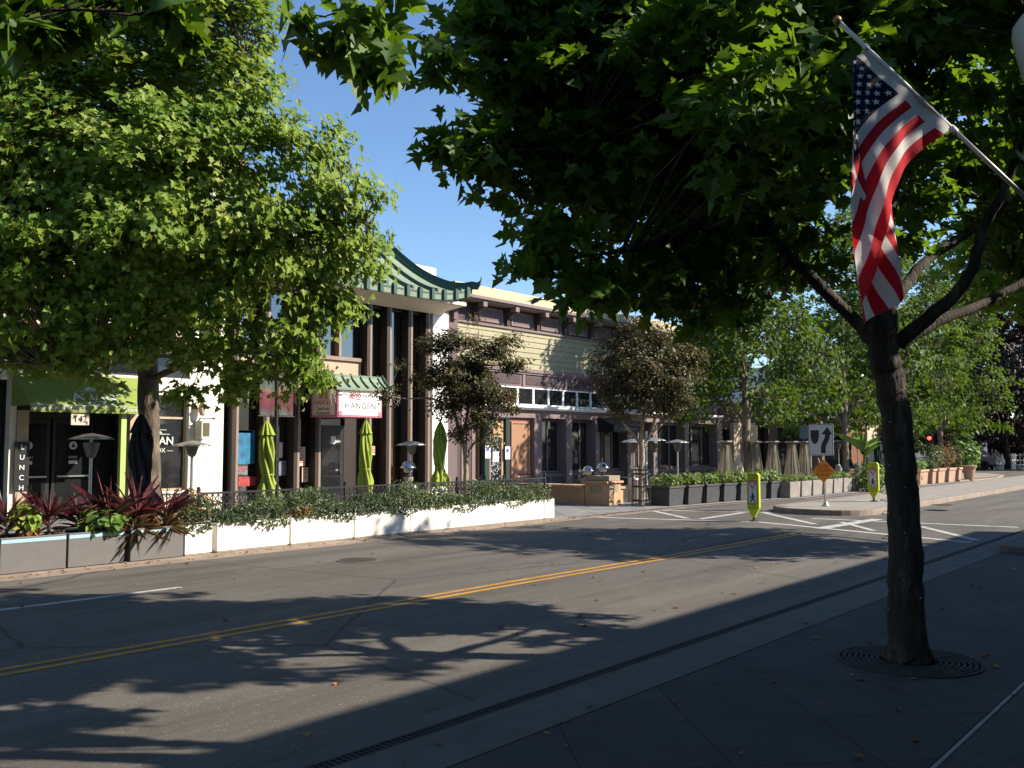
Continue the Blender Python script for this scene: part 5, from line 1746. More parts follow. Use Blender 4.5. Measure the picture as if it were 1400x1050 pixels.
# ---------------------------------------------------------------- trailing hedge in the white boxes
for i, ((x0, x1), w_) in enumerate(zip(white_boxes, white_px)):
    if i == 6:
        continue
    lab = ['dark evergreen clump in the small white planter', 'dark green hedge in the white box beneath the first green parasol', 'hedge with a browned patch in the white box before the notices', 'trailing hedge in the white box under the hanging sign', 'long hedge with pale tips in the longest white box', 'light green hedge spilling at the end of the white boxes'][i]
    t = thing('hedge', lab, 'hedge', ((x0 + x1) / 2, PY + .3, .47), 'hedges in the white planter boxes')
    n = int(1500 * (x1 - x0))
    X = x0 + .04 + nr.random(n) * (x1 - x0 + (.3 if i == 5 else -.05))
    hh = .27 + .12 * np.sin(X * 2.3 + 1) + .10 * np.sin(X * 5.1) + .05 * np.sin(X * 11)
    u = nr.random(n) ** .7
    Z = .46 + u * np.maximum(.15, hh + .14)
    Y = PY + .3 + (nr.random(n) - .5) * .66
    front = nr.random(n) < .10
    Y[front] = PY - .02 - nr.random(front.sum()) * .05
    drop = .20 * np.clip(np.sin(X[front] * 3.1 + i) * .6 + .3, 0.05, 1)
    Z[front] = .56 - nr.random(front.sum()) * drop
    nrm = unit(n) * .7 + np.array([0, -.3, .6])
    rn = np.clip(.15 + .5 * nr.random(n) + .25 * np.sin(X * 1.7 + 2), 0, 1)
    if i in (4, 5):
        rn = np.clip(rn + .15, 0, 1)
    leaves('foliage', M_HEDGE, t, np.stack([X, Y, Z], 1), nrm, unit(n) + np.array([0, -.2, .3]), .055 * (.6 + .8 * nr.random(n)), OVAL, rn)
    if i == 2:
        k = 220
        xa = A(418, 700, PY).x
        leaves('dry_patch', M_DRY, t, np.stack([xa + nr.normal(size=k) * .14, PY + .02 + nr.random(k) * .15, .60 + nr.normal(size=k) * .05], 1), unit(k) + np.array([0, -.3, .5]), unit(k), .06 * (.6 + .8 * nr.random(k)), OVAL)
    b = MB()
    for k in range(int((x1 - x0) / .16)):
        xx = x0 + .1 + k * .16
        b.tube([(xx, PY + .3, .45), (xx + rng.uniform(-.1, .1), PY + .3 + rng.uniform(-.15, .15), .68), (xx + rng.uniform(-.15, .15), PY + .3 + rng.uniform(-.25, .25), .88)], [.008, .006, .003], 4)
    b.build('stems', M_BARK, t)

# ---------------------------------------------------------------- iron fence behind them
M_IRONB = mat('black_wrought_iron', (0.018, 0.018, 0.02), .5, .2, 8)
fx0, fx1, fy = 9.25, A(745, 655, 15.0).x, 15.0
t = thing('iron_fence', 'black wrought iron fence with ringed top band behind the white planters', 'fence', (fx0, fy, .03))
b = MB()
b.box(fx0, fx1, fy - .02, fy + .02, .99, 1.025).box(fx0, fx1, fy - .012, fy + .012, .80, .825).box(fx0, fx1, fy - .012, fy + .012, .14, .165)
b.build('rails', M_IRONB, t)
b = MB()
x = fx0 + .06
while x < fx1:
    b.box(x - .007, x + .007, fy - .007, fy + .007, .03, .99)
    x += .115
b.build('balusters', M_IRONB, t)
b = MB()
x = fx0 + .12
while x < fx1 - .1:
    b.bar((x - .05, fy, .83), (x + .05, fy, .985), .012)
    b.bar((x + .05, fy + .004, .83), (x - .05, fy + .004, .985), .012)
    x += .115
b.build('top_band', M_IRONB, t)
npost = 6
for k in range(npost + 1):
    x = fx0 + (fx1 - fx0) * k / npost
    MB().box(x - .025, x + .025, fy - .025, fy + .025, .03, 1.07).ball((x, fy, 1.10), .035, 8, 6).build('post', M_IRONB, t)

# ================================================================ folded parasols
M_GREENUMB = mat('apple_green_canvas', (0.27, 0.34, 0.05), .85, .06, 5, .1, 60)
M_BLACKUMB = mat('black_canvas', (0.016, 0.015, 0.017), .9, .15, 6, .2, 60)
M_DKGUMB = mat('bottle_green_canvas', (0.012, 0.03, 0.022), .9, .1, 6)
M_BROWNUMB = mat('brown_canvas', (0.11, 0.07, 0.06), .9, .1, 6)
M_POLEW = mat('umbrella_pole', (0.10, 0.08, 0.06), .5)


def parasol(lab, x, y, ztop, m, seed, lean=0.0, open_foot=.0, group=None, rmul=1.0, zlow=.75):
    t = thing('folded_parasol', lab, 'parasol', (x, y, .03), group)
    MB().lathe([(.26, 0), (.26, .05), (.08, .09), (.045, .12), (.045, .3)], (x, y, .03), 20).build('base', M_IRONB, t)
    MB().tube([(x, y, .08), (x, y, ztop - .02)], .022, 10).build('pole', M_POLEW, t)
    rs = random.Random(seed)
    # gathered canvas: eight folds whose depth and twist change down the length
    n, lob = 64, 8
    H = ztop - zlow
    rows = [(0.0, .020), (.05, .045), (.12, .085), (.20, .112), (.28, .128), (.40, .135), (.52, .132), (.64, .118), (.71, .105), (.78, .135), (.87, .165 + open_foot), (.94, .172 + open_foot), (1.0, .150 + open_foot)]
    vs = []
    ph = rs.uniform(0, 6)
    pert = [rs.uniform(.75, 1.25) for _ in range(lob)]
    dropp = [rs.uniform(-.03, .10) for _ in range(lob)]
    for f, r in rows:
        for k in range(n):
            a = 2 * PI * k / n
            q = a * lob / (2 * PI)
            li = int(q) % lob
            wv = abs(math.sin(a * lob / 2)) ** .8
            rr = r * rmul * (0.55 + 0.6 * wv * pert[li]) * (1 + .16 * math.sin(f * 9 + li * 2.1 + seed) * (1 if .2 < f else f * 5))
            tw = ph + .9 * f + .25 * math.sin(f * 7 + li)
            zz = ztop - .03 - f * H - (dropp[li] * wv if f > .8 else 0) * (f - .8) / .2
            vs.append((x + rr * math.cos(a + tw) + lean * f, y + rr * math.sin(a + tw), zz))
    fs = []
    for i in range(len(rows) - 1):
        for k in range(n):
            j = (k + 1) % n
            fs.append((i * n + k, i * n + j, (i + 1) * n + j, (i + 1) * n + k))
    MB().add(vs, fs).build('canopy', m, t, smooth=True)
    # upper vent cap
    vs, fs = [], []
    rows2 = [(0, .03), (.06, .075), (.15, .125), (.20, .15)]
    for f, r in rows2:
        for k in range(n):
            a = 2 * PI * k / n
            rr = r * rmul * (0.72 + 0.38 * abs(math.sin(a * lob / 2)) ** .8)
            vs.append((x + rr * math.cos(a + ph) + lean * f, y + rr * math.sin(a + ph), ztop - f * H * .95))
    for i in range(len(rows2) - 1):
        for k in range(n):
            j = (k + 1) % n
            fs.append((i * n + k, i * n + j, (i + 1) * n + j, (i + 1) * n + k))
    MB().add(vs, fs).build('vent_cap', m, t, smooth=True)
    MB().lathe([(.02, -.03), (.034, 0), (.02, .03), (.028, .06), (.004, .09)], (x, y, ztop), 10).build('finial', M_POLEW, t, smooth=True)
    zt = ztop - .71 * H
    MB().lathe([(.118 * rmul, -.018), (.126 * rmul, 0), (.118 * rmul, .018)], (x + lean * .71, y, zt), 24, cap=False).build('tie_strap', m, t)
    return t


UG = 'folded apple green parasols behind the iron fence'
p = A(364, 575, 17.5)
parasol('folded apple green parasol with loose flared hem beside the banners', p.x, p.y, p.z, M_GREENUMB, 3, .10, .05, UG, 1.15, .72)
p = A(500, 575, 17.5)
parasol('folded apple green parasol standing under the white sign', p.x, p.y, p.z, M_GREENUMB, 8, .02, .0, UG, 1.0, .78)
p = A(602, 577, 17.5)
parasol('folded apple green parasol before the white party wall', p.x, p.y, p.z, M_GREENUMB, 14, -.03, .04, UG, 1.08, .8)
p = A(193, 567, 17.0)
parasol('folded black parasol leaning against the sunlit tree trunk', p.x, p.y, p.z, M_BLACKUMB, 21, .05, .05, None, 1.35, .6)
p = A(1157, 597, 17.2)
parasol('folded bottle green parasol before the orange brown cafe', p.x, p.y, p.z + .1, M_DKGUMB, 5, .05, 0, None, 1.5, .7)
p = A(1199, 601, 17.2)
parasol('folded black green parasol half hidden by the near trunk', p.x, p.y, p.z + .1, M_DKGUMB, 6, 0, .05, None, 1.6, .6)
p = A(1300, 597, 16.5)
parasol('folded brown parasol behind the terracotta planters', p.x, p.y, p.z + .2, M_BROWNUMB, 9, .1, .2, None, 2.4, .5)

# ================================================================ patio heaters
def heater(lab, x, y, group='mushroom patio heaters', ztop=2.08):
    t = thing('patio_heater', lab, 'patio heater', (x, y, .03), group)
    MB().lathe([(.22, 0), (.22, .06), (.19, .08), (.19, .72), (.17, .76), (.05, .80)], (x, y, .03), 20).build('tank_housing', M_ALU, t, smooth=False)
    MB().tube([(x, y, .8), (x, y, 1.68)], .03, 10).build('pole', M_ALU, t)
    b = MB().lathe([(.05, 0), (.09, .05), (.15, .26), (.155, .27), (.155, .30), (.10, .31)], (x, y, 1.62), 16)
    b.build('burner', mat('burner_mesh', (.16, .15, .14), .5, .3, 30, metal=.8), t)
    MB().tube([(x, y, 1.92), (x, y, ztop - .03)], .025, 8).build('stem', M_ALU, t)
    MB().lathe([(.42, -.105), (.43, -.11), (.34, -.065), (.20, -.025), (.06, .005), (.0015, .012)], (x, y, ztop), 28, cap=False).lathe([(.42, -.107), (.33, -.075), (.19, -.035), (.001, -.005)], (x, y, ztop), 28, cap=False).build('reflector_hood', M_ALU, t, smooth=True)
    return t


for px, Y, lab, zt in [(125, 18.0, 'mushroom patio heater before the restaurant doors', 2.10), (263, 18.3, 'mushroom patio heater by the white pillar with the lantern', 1.96), (563, 18.0, 'mushroom patio heater before the bronze glass front', 1.97),
                   (866, 16.2, 'mushroom patio heater beside the sandstone pillar', 2.06), (894, 16.0, 'mushroom patio heater just past the tree in the iron guard', 2.11), (926, 16.6, 'mushroom patio heater over the first black planters', 2.05),
                   (1146, 18.0, 'mushroom patio heater between the keep right sign and the bottle green parasol', 2.1), (1172, 18.5, 'mushroom patio heater before the orange brown wall', 2.1)]:
    p = A(px, 600, Y)
    heater(lab, p.x, p.y, ztop=zt)


def pyramid_heater(lab, x, y):
    t = thing('pyramid_heater', lab, 'patio heater', (x, y, .03), 'tall pyramid patio heaters')
    z0, z1, r0, r1 = .03, 1.93, .25, .11
    MB().taper(x - r0, x + r0, y - r0, y + r0, z0, z0 + .55, -.0).build('base', M_CONCPL, t)
    b = MB()
    cs = [(-1, -1), (1, -1), (1, 1), (-1, 1)]
    for i, (sx, sy) in enumerate(cs):
        b.bar((x + sx * r0, y + sy * r0, z0 + .5), (x + sx * r1, y + sy * r1, z1), .03)
    b.build('corner_legs', M_SANDCAP, t)
    b = MB()
    for i in range(4):
        (ax, ay), (bx_, by_) = cs[i], cs[(i + 1) % 4]
        for k in range(1, 7):
            f = k / 7
            u = (ax + (bx_ - ax) * f, ay + (by_ - ay) * f)
            b.bar((x + u[0] * r0, y + u[1] * r0, z0 + .5), (x + u[0] * r1, y + u[1] * r1, z1), .012)
    b.build('guard_grille', M_SANDCAP, t)
    MB().tube([(x, y, z0 + .5), (x, y, z1)], .06, 12).build('glass_tube', glass_mat('heater_glass', (.25, .22, .18), .1), t)
    MB().taper(x - .29, x + .29, y - .29, y + .29, z1 + .02, z1 + .06, .1).box(x - .2, x + .2, y - .2, y + .2, z1 + .061, z1 + .09).build('hood', M_ALU, t)
    return t


for px, Y, lab in [(992, 16.2, 'pyramid patio heater before the sand coloured pier'), (1033, 17.2, 'pyramid patio heater beside the far plane trunk'), (1057, 16.2, 'pyramid patio heater above the last black planters'),
                   (1083, 16.2, 'pyramid patio heater over the first concrete planters'), (1100, 16.5, 'pyramid patio heater right behind the keep right sign')]:
    p = A(px, 640, Y)
    pyramid_heater(lab, p.x, p.y)

# ================================================================ dome lamps, sandstone pillar and low wall
M_CHROME = mat('polished_lamp_metal', (0.55, 0.53, 0.50), .15, .05, 10, metal=1.0)


def dome_lamp(lab, x, y, z, s=1.0):
    t = thing('dome_lamp', lab, 'lamp', (x, y, z), 'round metal dome lamps')
    MB().lathe([(.11, 0), (.11, .02), (.05, .035), (.045, .10)], (x, y, z), 16).build('foot', M_IRONB, t)
    MB().lathe([(.05, .10), (.10, .13), (.125, .18), (.12, .23)], (x, y, z), 20).build('lens', mat('lamp_lens', (.5, .48, .45), .1, spec=.8), t, smooth=True)
    MB().lathe([(.21, .225), (.215, .235), (.18, .27), (.14, .34), (.08, .39), (.002, .405)], (x, y, z), 24).build('dome', M_CHROME, t, smooth=True)
    return t


px_, py_ = 23.45, 15.75
t = thing('stone_pillar', 'square sandstone pillar with inset panels at the end of the low curved wall', 'pillar', (px_ + .4, py_ + .4, .03))
b = MB()
b.box(px_, px_ + .8, py_, py_ + .8, .03, .70)
b.build('shaft', M_SANDST, t, bevel=.015)
MB().box(px_ - .06, px_ + .86, py_ - .06, py_ + .86, .701, .77).build('moulding', M_SANDST, t, bevel=.01)
MB().box(px_ + .02, px_ + .78, py_ + .02, py_ + .78, .771, .93).build('cap', M_SANDCAP, t, bevel=.015)
MB().box(px_ - .006, px_ + .0, py_ + .2, py_ + .62, .42, .64).box(px_ + .2, px_ + .62, py_ - .006, py_, .42, .64).build('inset_panel', M_SANDCAP, t)
dome_lamp('round metal dome lamp on top of the sandstone pillar', px_ + .4, py_ + .4, .93)
t = thing('low_stone_wall', 'low curved sandstone planter wall with a projecting coping', 'wall', (24, 17.3, .03))
b, b2 = MB(), MB()
arc = [(23.5 + .25 * math.sin(k * .5), 16.56 + k * .36) for k in range(9)]
for (xa, ya), (xb, yb) in zip(arc[:-1], arc[1:]):
    b.bar((xa + .2, ya, .28), (xb + .2, yb + .002, .28), .4, .50)
    b2.bar((xa + .2, ya, .575), (xb + .2, yb + .002, .575), .54, .085)
b.box(24.27, 24.75, 16.0, 16.4, .03, .5)
b2.box(24.27, 24.8, 15.94, 16.46, .501, .57)
b.build('body', M_SANDST, t)
b2.build('coping', M_SANDST, t)
MB().box(24.0, 27.5, 17.0, 19.4, .03, .45).build('planting_bed', M_SOIL, t)
bush('leafy_plant', 'low green spiky plant in the stone wall bed', 'plant', (24.6, 17.4, .45), .5, .4, .2, 160, .16, M_LIGHTG, SWORD, None, False)
dome_lamp('round metal dome lamp in the planting bed behind the pillar', A(804, 640, 17.2).x, 17.2, .80)
MB_ = None
# pedestal carrying the far dome lamp
pp = A(804, 640, 17.2)
q = thing('stone_pedestal', 'small sandstone pedestal under the bed dome lamp', 'pedestal', (pp.x, 17.2, .4))
MB().box(pp.x - .18, pp.x + .18, 17.02, 17.38, .46, .72).build('block', M_SANDST, q)
MB().box(pp.x - .21, pp.x + .21, 16.99, 17.41, .721, .795).build('cap', M_SANDCAP, q)
p = A(558, 640, 17.2)
q = thing('stone_pedestal', 'slim pedestal carrying the dome lamp behind the iron fence', 'pedestal', (p.x, 17.2, .03))
MB().lathe([(.16, 0), (.16, .06), (.07, .1), (.06, .85), (.13, .93), (.13, 1.03)], (p.x, 17.2, .03), 14).build('shaft', M_SANDCAP, q)
dome_lamp('round metal dome lamp behind the iron fence below the glass front', p.x, 17.2, 1.06)

# ================================================================ crape myrtles
def crape(lab, x, y, stems, blobs, clusters, extra=None):
    t = thing('crape_myrtle', lab, 'tree', (x, y, .03), 'crape myrtles on the far pavement')
    b = MB()
    sk = []
    for pts, rad in stems:
        P, Rr = limb_path(pts, rad, 5, .015)
        b.tube(P, Rr, 9, wob=.04)
        sk += [tuple(p) for p in P[4:]]
    ctr = np.mean([q[:3] for q in blobs], axis=0)
    cc = tree_crown(t, M_CRAPE, blobs, clusters, 80, .13, .09, OVAL, tuple(ctr), up=.4, out=.6, rand=.8, droop=.1, tintvar=.3)
    twigs(b, cc, sk, .008, .002, .05, 4, 1.4)
    b.build('trunk', M_BARKC, t, smooth=True)
    return t


d1 = 25.2
x, y = A(637, 640, 17).x, 17
crape('slim crape myrtle with bronze foliage before the white party wall', x, y, [
    ([(x, y, 0), (x, y, .8), (x - .03, y, 1.7), D(628, 590, d1), D(615, 540, d1), D(600, 480, d1)], [.085, .075, .07, .06, .04, .012]),
    ([(x, y, 1.5), D(648, 606, d1), D(662, 596, d1 - .1), D(676, 560, d1 - .2)], [.05, .035, .03, .012]),
    ([D(632, 600, d1), D(640, 560, d1 + .2), D(650, 500, d1 + .3), D(655, 450, d1 + .3)], [.05, .04, .03, .01]),
    ([D(622, 560, d1), D(590, 545, d1 - .3), D(556, 545, d1 - .6), D(520, 540, d1 - .8)], [.035, .028, .018, .006])],
    [bm(*q) for q in [(593, 470, d1, .34), (600, 440, d1, .18, .6), (620, 470, d1, .42), (645, 480, d1, .45), (655, 440, d1, .15, .6), (680, 478, d1 + .2, .38), (700, 500, d1 + .2, .26), (608, 515, d1 - .2, .55), (650, 530, d1, .6), (690, 550, d1, .36), (610, 555, d1 - .2, .42),
                      (660, 575, d1 - .2, .4), (625, 590, d1 - .2, .25), (640, 510, d1 + .8, .6), (570, 525, d1 - .4, .26, .5), (535, 540, d1 - .7, .26, .45), (515, 520, d1 - .8, .18, .4), (545, 495, d1 - .5, .16, .4), (700, 465, d1 + .3, .2), (672, 600, d1 - .2, .18)]], 250)
d2 = 28.0
p = G(877, 692, .03)
x, y = p.x, p.y
CM2 = (x, y)
crape('crape myrtle with reddish brown crown inside an iron tree guard', x, y, [
    ([(x, y, 0), (x, y, .8), D(878, 625, d2), D(877, 605, d2)], [.10, .09, .085, .08]),
    ([D(877, 612, d2), D(868, 596, d2), D(850, 575, d2), D(836, 545, d2), D(826, 520, d2)], [.06, .045, .035, .022, .01]),
    ([D(877, 612, d2), D(878, 590, d2), D(880, 555, d2 + .2), D(876, 500, d2 + .2)], [.06, .05, .035, .012]),
    ([D(878, 612, d2), D(890, 592, d2), D(900, 560, d2 - .2), D(925, 515, d2 - .2)], [.06, .045, .03, .012]),
    ([D(888, 595, d2), D(910, 575, d2 + .3), D(930, 550, d2 + .3)], [.04, .03, .01])],
    [bm(*q) for q in [(840, 478, d2, .45), (830, 510, d2, .5), (850, 455, d2, .25, .7), (872, 465, d2, .55), (905, 475, d2, .55), (935, 495, d2, .45), (948, 485, d2, .25), (870, 505, d2 - .4, .7), (910, 520, d2 - .3, .65), (845, 540, d2 - .2, .5), (885, 545, d2 - .4, .5), (925, 545, d2, .45),
                      (815, 490, d2, .25), (880, 440, d2, .22, .6), (880, 500, d2 + 1, .8), (915, 562, d2 - .2, .25), (850, 565, d2 - .2, .25), (950, 515, d2 + .2, .3), (895, 445, d2, .16, .5)]], 290)
x, y = CM2
t = thing('tree_guard', 'black iron tree guard around the foot of the crape myrtle', 'tree guard', (x, y, .03))
b = MB()
for k in range(8):
    a = 2 * PI * k / 8
    b.tube([(x + .3 * math.cos(a), y + .3 * math.sin(a), .03), (x + .27 * math.cos(a), y + .27 * math.sin(a), 1.0), (x + .38 * math.cos(a), y + .38 * math.sin(a), 1.25)], .014, 5)
b.build('uprights', M_IRONB, t)
b = MB()
for z in (.2, .62, 1.0, 1.12):
    b.lathe([(.285, -.02), (.30, -.02), (.30, .02), (.285, .02), (.285, -.02)], (x, y, z), 24, cap=False)
b.build('hoops', M_IRONB, t)

# ================================================================ black and concrete planters with laurel
bp_ = [(24.55, 14.22), (25.55, 14.12), (26.55, 14.02), (27.5, 13.9), (28.45, 13.78), (29.35, 13.64), (30.2, 13.5)]
ordw = ['first', 'second', 'third', 'fourth', 'fifth', 'sixth', 'seventh', 'eighth']
for i, (x, y) in enumerate(bp_):
    t = thing('planter_box', ordw[i] + ' charcoal planter of laurel counted from the tree guard', 'planter', (x, y, .03), 'charcoal planters of laurel')
    b = MB().taper(x, x + .92, y, y + .8, .03, .56, .05)
    b.build('box', M_BLACKPL, t, bevel=.012)
    MB().box(x - .025, x + .945, y - .025, y + .825, .561, .625).build('rim', M_BLACKPL, t, bevel=.008)
cp_ = [(30.95 + i * 1.0, 13.15 - .01 * i) for i in range(7)]
for i, (x, y) in enumerate(cp_):
    t = thing('planter_box', ordw[i] + ' weathered concrete planter counted from the charcoal planters', 'planter', (x, y, .03), 'weathered concrete planters')
    MB().taper(x, x + .9, y, y + .8, .03, .58, .03).build('box', M_CONCPL, t, bevel=.015)
    MB().box(x + .06, x + .84, y + .06, y + .74, .581, .60).build('soil', M_SOIL, t)
for grp, pos, top, lab, per, gp in ((0, bp_, .62, ' laurel bush in the charcoal planters counted from the tree guard', 330, 'laurels in the charcoal planters'), (1, cp_, .60, ' low green bush in the concrete planters counted from the charcoal row', 190, 'bushes in the concrete planters')):
    for i, (x, y) in enumerate(pos):
        hz = .19 if grp == 0 else rng.uniform(.07, .14)
        bush('laurel_bush', ordw[i] + lab, 'bush', (x + .46, y + .38, top - .02), .56, .46, hz, per, .13 if grp == 0 else .10, M_LAUREL, OVAL, gp, grp == 0, .3)

# broad leaf plants past the concrete planters
p = A(1182, 640, 15.5)
t = thing('banana_plant', 'tall plant with broad yellow green leaves before the orange brown wall', 'plant', (p.x, p.y, .03))
rosette('blades', M_LIGHTG, t, (p.x, p.y, 1.1), 16, 1.3, half_leaf([(.10, .1), (.13, .5), (.08, .85)], .4, -.35), .35, .5)
MB().tube([(p.x, p.y, 0), (p.x, p.y, 1.5)], [.08, .05], 8).build('stem', M_LIGHTG, t)
for px, py, r, m, lab in [(1168, 662, .55, M_LIGHTG, 'yellow green strappy plant beside the concrete planters'), (1213, 660, .8, M_LAUREL, 'rounded green bush just behind the near trunk on its left side')]:
    p = G(px, 672, .03)
    bush('leafy_plant', lab, 'plant', (p.x, p.y + .6, .05), r, r * .8, r * .7, 420, .2, m, SWORD if m is M_LIGHTG else OVAL)
p = G(1258, 667, .03)
bush('leafy_plant', 'rounded olive bush between the near trunk and the terracotta planters', 'plant', (p.x, p.y + .4, .03), .6, .5, .48, 500, .10, M_STRAW, OVAL)

# terracotta planters at the street corner
tp_ = [(44.6, 12.75, 1.25, 'largest terracotta trough, nearest the near trunk'), (46.2, 12.65, .6, 'small terracotta pot between two troughs'), (47.0, 12.6, 1.15, 'terracotta trough under the tall evergreen shrub'), (48.6, 12.55, 1.2, 'terracotta trough with reddish shrub'), (50.2, 12.5, .6, 'terracotta pot next to the end urn')]
for i, (x, y, w_, lab) in enumerate(tp_):
    t = thing('terracotta_planter', lab, 'planter', (x, y, .03), 'terracotta planters at the corner')
    MB().taper(x, x + w_, y, y + .7, .03, .62, .05).build('box', M_TERRAPL, t, bevel=.015)
    MB().box(x - .04, x + w_ + .04, y - .04, y + .74, .621, .72).build('rim', M_TERRAPL, t, bevel=.01)
x, y = 51.7, 12.4
t = thing('terracotta_urn', 'tapered terracotta urn ending the planter row', 'urn', (x, y, .03), 'terracotta planters at the corner')
MB().lathe([(.2, 0), (.22, .1), (.3, .55), (.34, .66), (.38, .70), (.38, .76), (.32, .76)], (x, y, .03), 18).build('pot', M_TERRAPL, t, smooth=False)
for x, y, rx, rz, m, sz, lab in [(45.2, 13.1, .6, .26, M_LIGHTG, .12, 'low bright shrub in the largest terracotta trough'), (46.5, 13.0, .35, .25, M_HEDGE, .12, 'dark small shrub in the small terracotta pot'), (47.5, 12.95, .65, .62, M_HEDGE, .13, 'tall grey green shrub in the middle terracotta trough'),
                                 (49.2, 12.9, .75, .7, M_STRAW, .13, 'large olive brown shrub in the terracotta trough'), (50.5, 12.8, .5, .6, M_CRAPE, .12, 'reddish shrub beside the terracotta urn')]:
    bush('leafy_plant', lab, 'plant', (x, y, .68), rx, .45, rz, 420, sz, m, OVAL)
p = A(1318, 625, 15.5)
bush('leafy_plant', 'tall yellow leaved bush at the street corner', 'plant', (p.x, p.y, .1), .9, .9, 1.2, 500, .3, M_LIGHTG, OVAL)

# ================================================================ patio tables and chairs in the shade
def cafe_chair():
    t = thing('cafe_chair', 'x', 'chair', (0, 0, 0), 'dark cafe chairs on the far pavement')
    MB().cbox(-.21, .21, -.21, .21, .43, .46, .01).build('seat', M_IRONB, t)
    b = MB().bar((-.19, .20, .46), (-.19, .26, .88), .025).bar((.19, .20, .46), (.19, .26, .88), .025).bar((-.2, .26, .87), (.2, .26, .87), .03)
    for k in range(-2, 3):
        b.bar((k * .07, .21, .47), (k * .07, .255, .86), .014)
    b.build('backrest', M_IRONB, t)
    for sx in (-1, 1):
        for sy in (-1, 1):
            MB().bar((sx * .18, sy * .18, .43), (sx * .2, sy * .21, 0), .025).build('leg', M_IRONB, t)
    return t


def cafe_table():
    t = thing('cafe_table', 'x', 'table', (0, 0, 0), 'dark cafe tables on the far pavement')
    MB().lathe([(.36, .70), (.38, .71), (.38, .73), (.36, .74)], (0, 0, 0), 24).build('tabletop', M_IRONB, t)
    MB().tube([(0, 0, .05), (0, 0, .7)], .035, 8).build('stem', M_IRONB, t)
    MB().lathe([(.24, 0), (.24, .02), (.06, .06)], (0, 0, 0), 18).build('base', M_IRONB, t)
    return t


tabs = [(20.6, 17.3, 'behind the longest white planter'), (22.2, 18.6, 'before the oak door'), (27.0, 17.6, 'under the black awning'), (29.6, 17.4, 'behind the first charcoal planter'), (32.2, 17.6, 'behind the third charcoal planter'), (35.0, 17.2, 'behind the concrete planters'), (40.5, 17.0, 'among the pyramid heaters')]
ct, cch = cafe_table(), cafe_chair()
first = True
for i, (x, y, lab) in enumerate(tabs):
    o = ct if i == 0 else copy_tree(ct)
    o.location = (x, y, .03)
    o['label'] = 'round dark cafe table ' + lab
    for k, (a, w2) in enumerate(((.3, 'street side'), (PI + .3, 'shop side'))):
        c = cch if first else copy_tree(cch)
        first = False
        c.location = (x + .62 * math.sin(a) * .9, y - .62 * math.cos(a), .03)
        c.rotation_euler = (0, 0, a + PI)
        c['label'] = 'dark slatted cafe chair on the ' + w2 + ' of the table ' + lab

# ================================================================ banner post
p = A(378, 560, 19)
t = thing('banner_post', 'dark post carrying two hanging pictorial banners by the bronze front', 'post', (p.x, 19, .03))
MB().lathe([(.13, 0), (.13, .25), (.07, .35), (.05, .5), (.045, 3.9), (.03, 4.0)], (p.x, 19, .03), 14).build('shaft', M_IRONB, t)
bw = A(400, 560, 19).x - p.x - .07
for z in (3.62, 2.58):
    MB().tube([(p.x - bw - .12, 19, z), (p.x + bw + .12, 19, z)], .012, 6).build('banner_arm', M_IRONB, t)
MB().ball((p.x, 19, 4.12), .16, 14, 10).build('lamp_globe', mat('opal_globe', (.7, .68, .64), .3), t, smooth=True)


def banner_mat():
    m = bpy.data.materials.new('banner_print')
    nt, N, L = nodes_of(m)
    b_ = N['Principled BSDF']
    b_.inputs['Roughness'].default_value = .7
    tc = N.new('ShaderNodeTexCoord')
    sep = N.new('ShaderNodeSeparateXYZ')
    L.new(tc.outputs['Object'], sep.inputs[0])
    wv = N.new('ShaderNodeTexNoise')
    wv.inputs['Scale'].default_value = 2.2
    L.new(tc.outputs['Object'], wv.inputs['Vector'])
    ma = N.new('ShaderNodeMath')
    ma.operation = 'MULTIPLY_ADD'
    ma.inputs[1].default_value = .5
    L.new(wv.outputs[0], ma.inputs[0])
    L.new(sep.outputs[2], ma.inputs[2])
    mr = N.new('ShaderNodeMapRange')
    mr.inputs[1].default_value = 2.8
    mr.inputs[2].default_value = 3.85
    L.new(ma.outputs[0], mr.inputs[0])
    r = N.new('ShaderNodeValToRGB')
    e = r.color_ramp.elements
    for q in range(4):
        e.new(.5)
    for x_, (pp_, cc_) in zip(e, ((0, (.05, .09, .08)), (.2, (.08, .01, .02)), (.48, (.14, .016, .03)), (.56, (.15, .08, .04)), (.68, (.06, .075, .055)), (1, (.04, .057, .075)))):
        x_.position = pp_
        x_.color = (*cc_, 1)
    L.new(mr.outputs[0], r.inputs[0])
    L.new(r.outputs[0], b_.inputs['Base Color'])
    return m


MBN = banner_mat()
for s_ in (-1, 1):
    vs, fs = [], []
    nx, nz = 8, 12
    xa, xb = (p.x - bw - .07, p.x - .07) if s_ < 0 else (p.x + .07, p.x + bw + .07)
    for j in range(nz + 1):
        for i in range(nx + 1):
            z = 3.61 - (1.0) * j / nz
            x_ = xa + (xb - xa) * i / nx
            vs.append((x_, 19 + .02 * math.sin(i * 1.1 + j * .25), z))
    for j in range(nz):
        for i in range(nx):
            a_ = j * (nx + 1) + i
            fs.append((a_, a_ + 1, a_ + nx + 2, a_ + nx + 1))
    bb = MB().add(vs, fs)
    for i in range(4):
        x_ = xa + (xb - xa) * (i + .5) / 4
        bb.tube([(x_, 19, 2.61), (x_, 19, 2.56)], .02, 6)
    bb.build('banner', MBN, p and t, smooth=True)

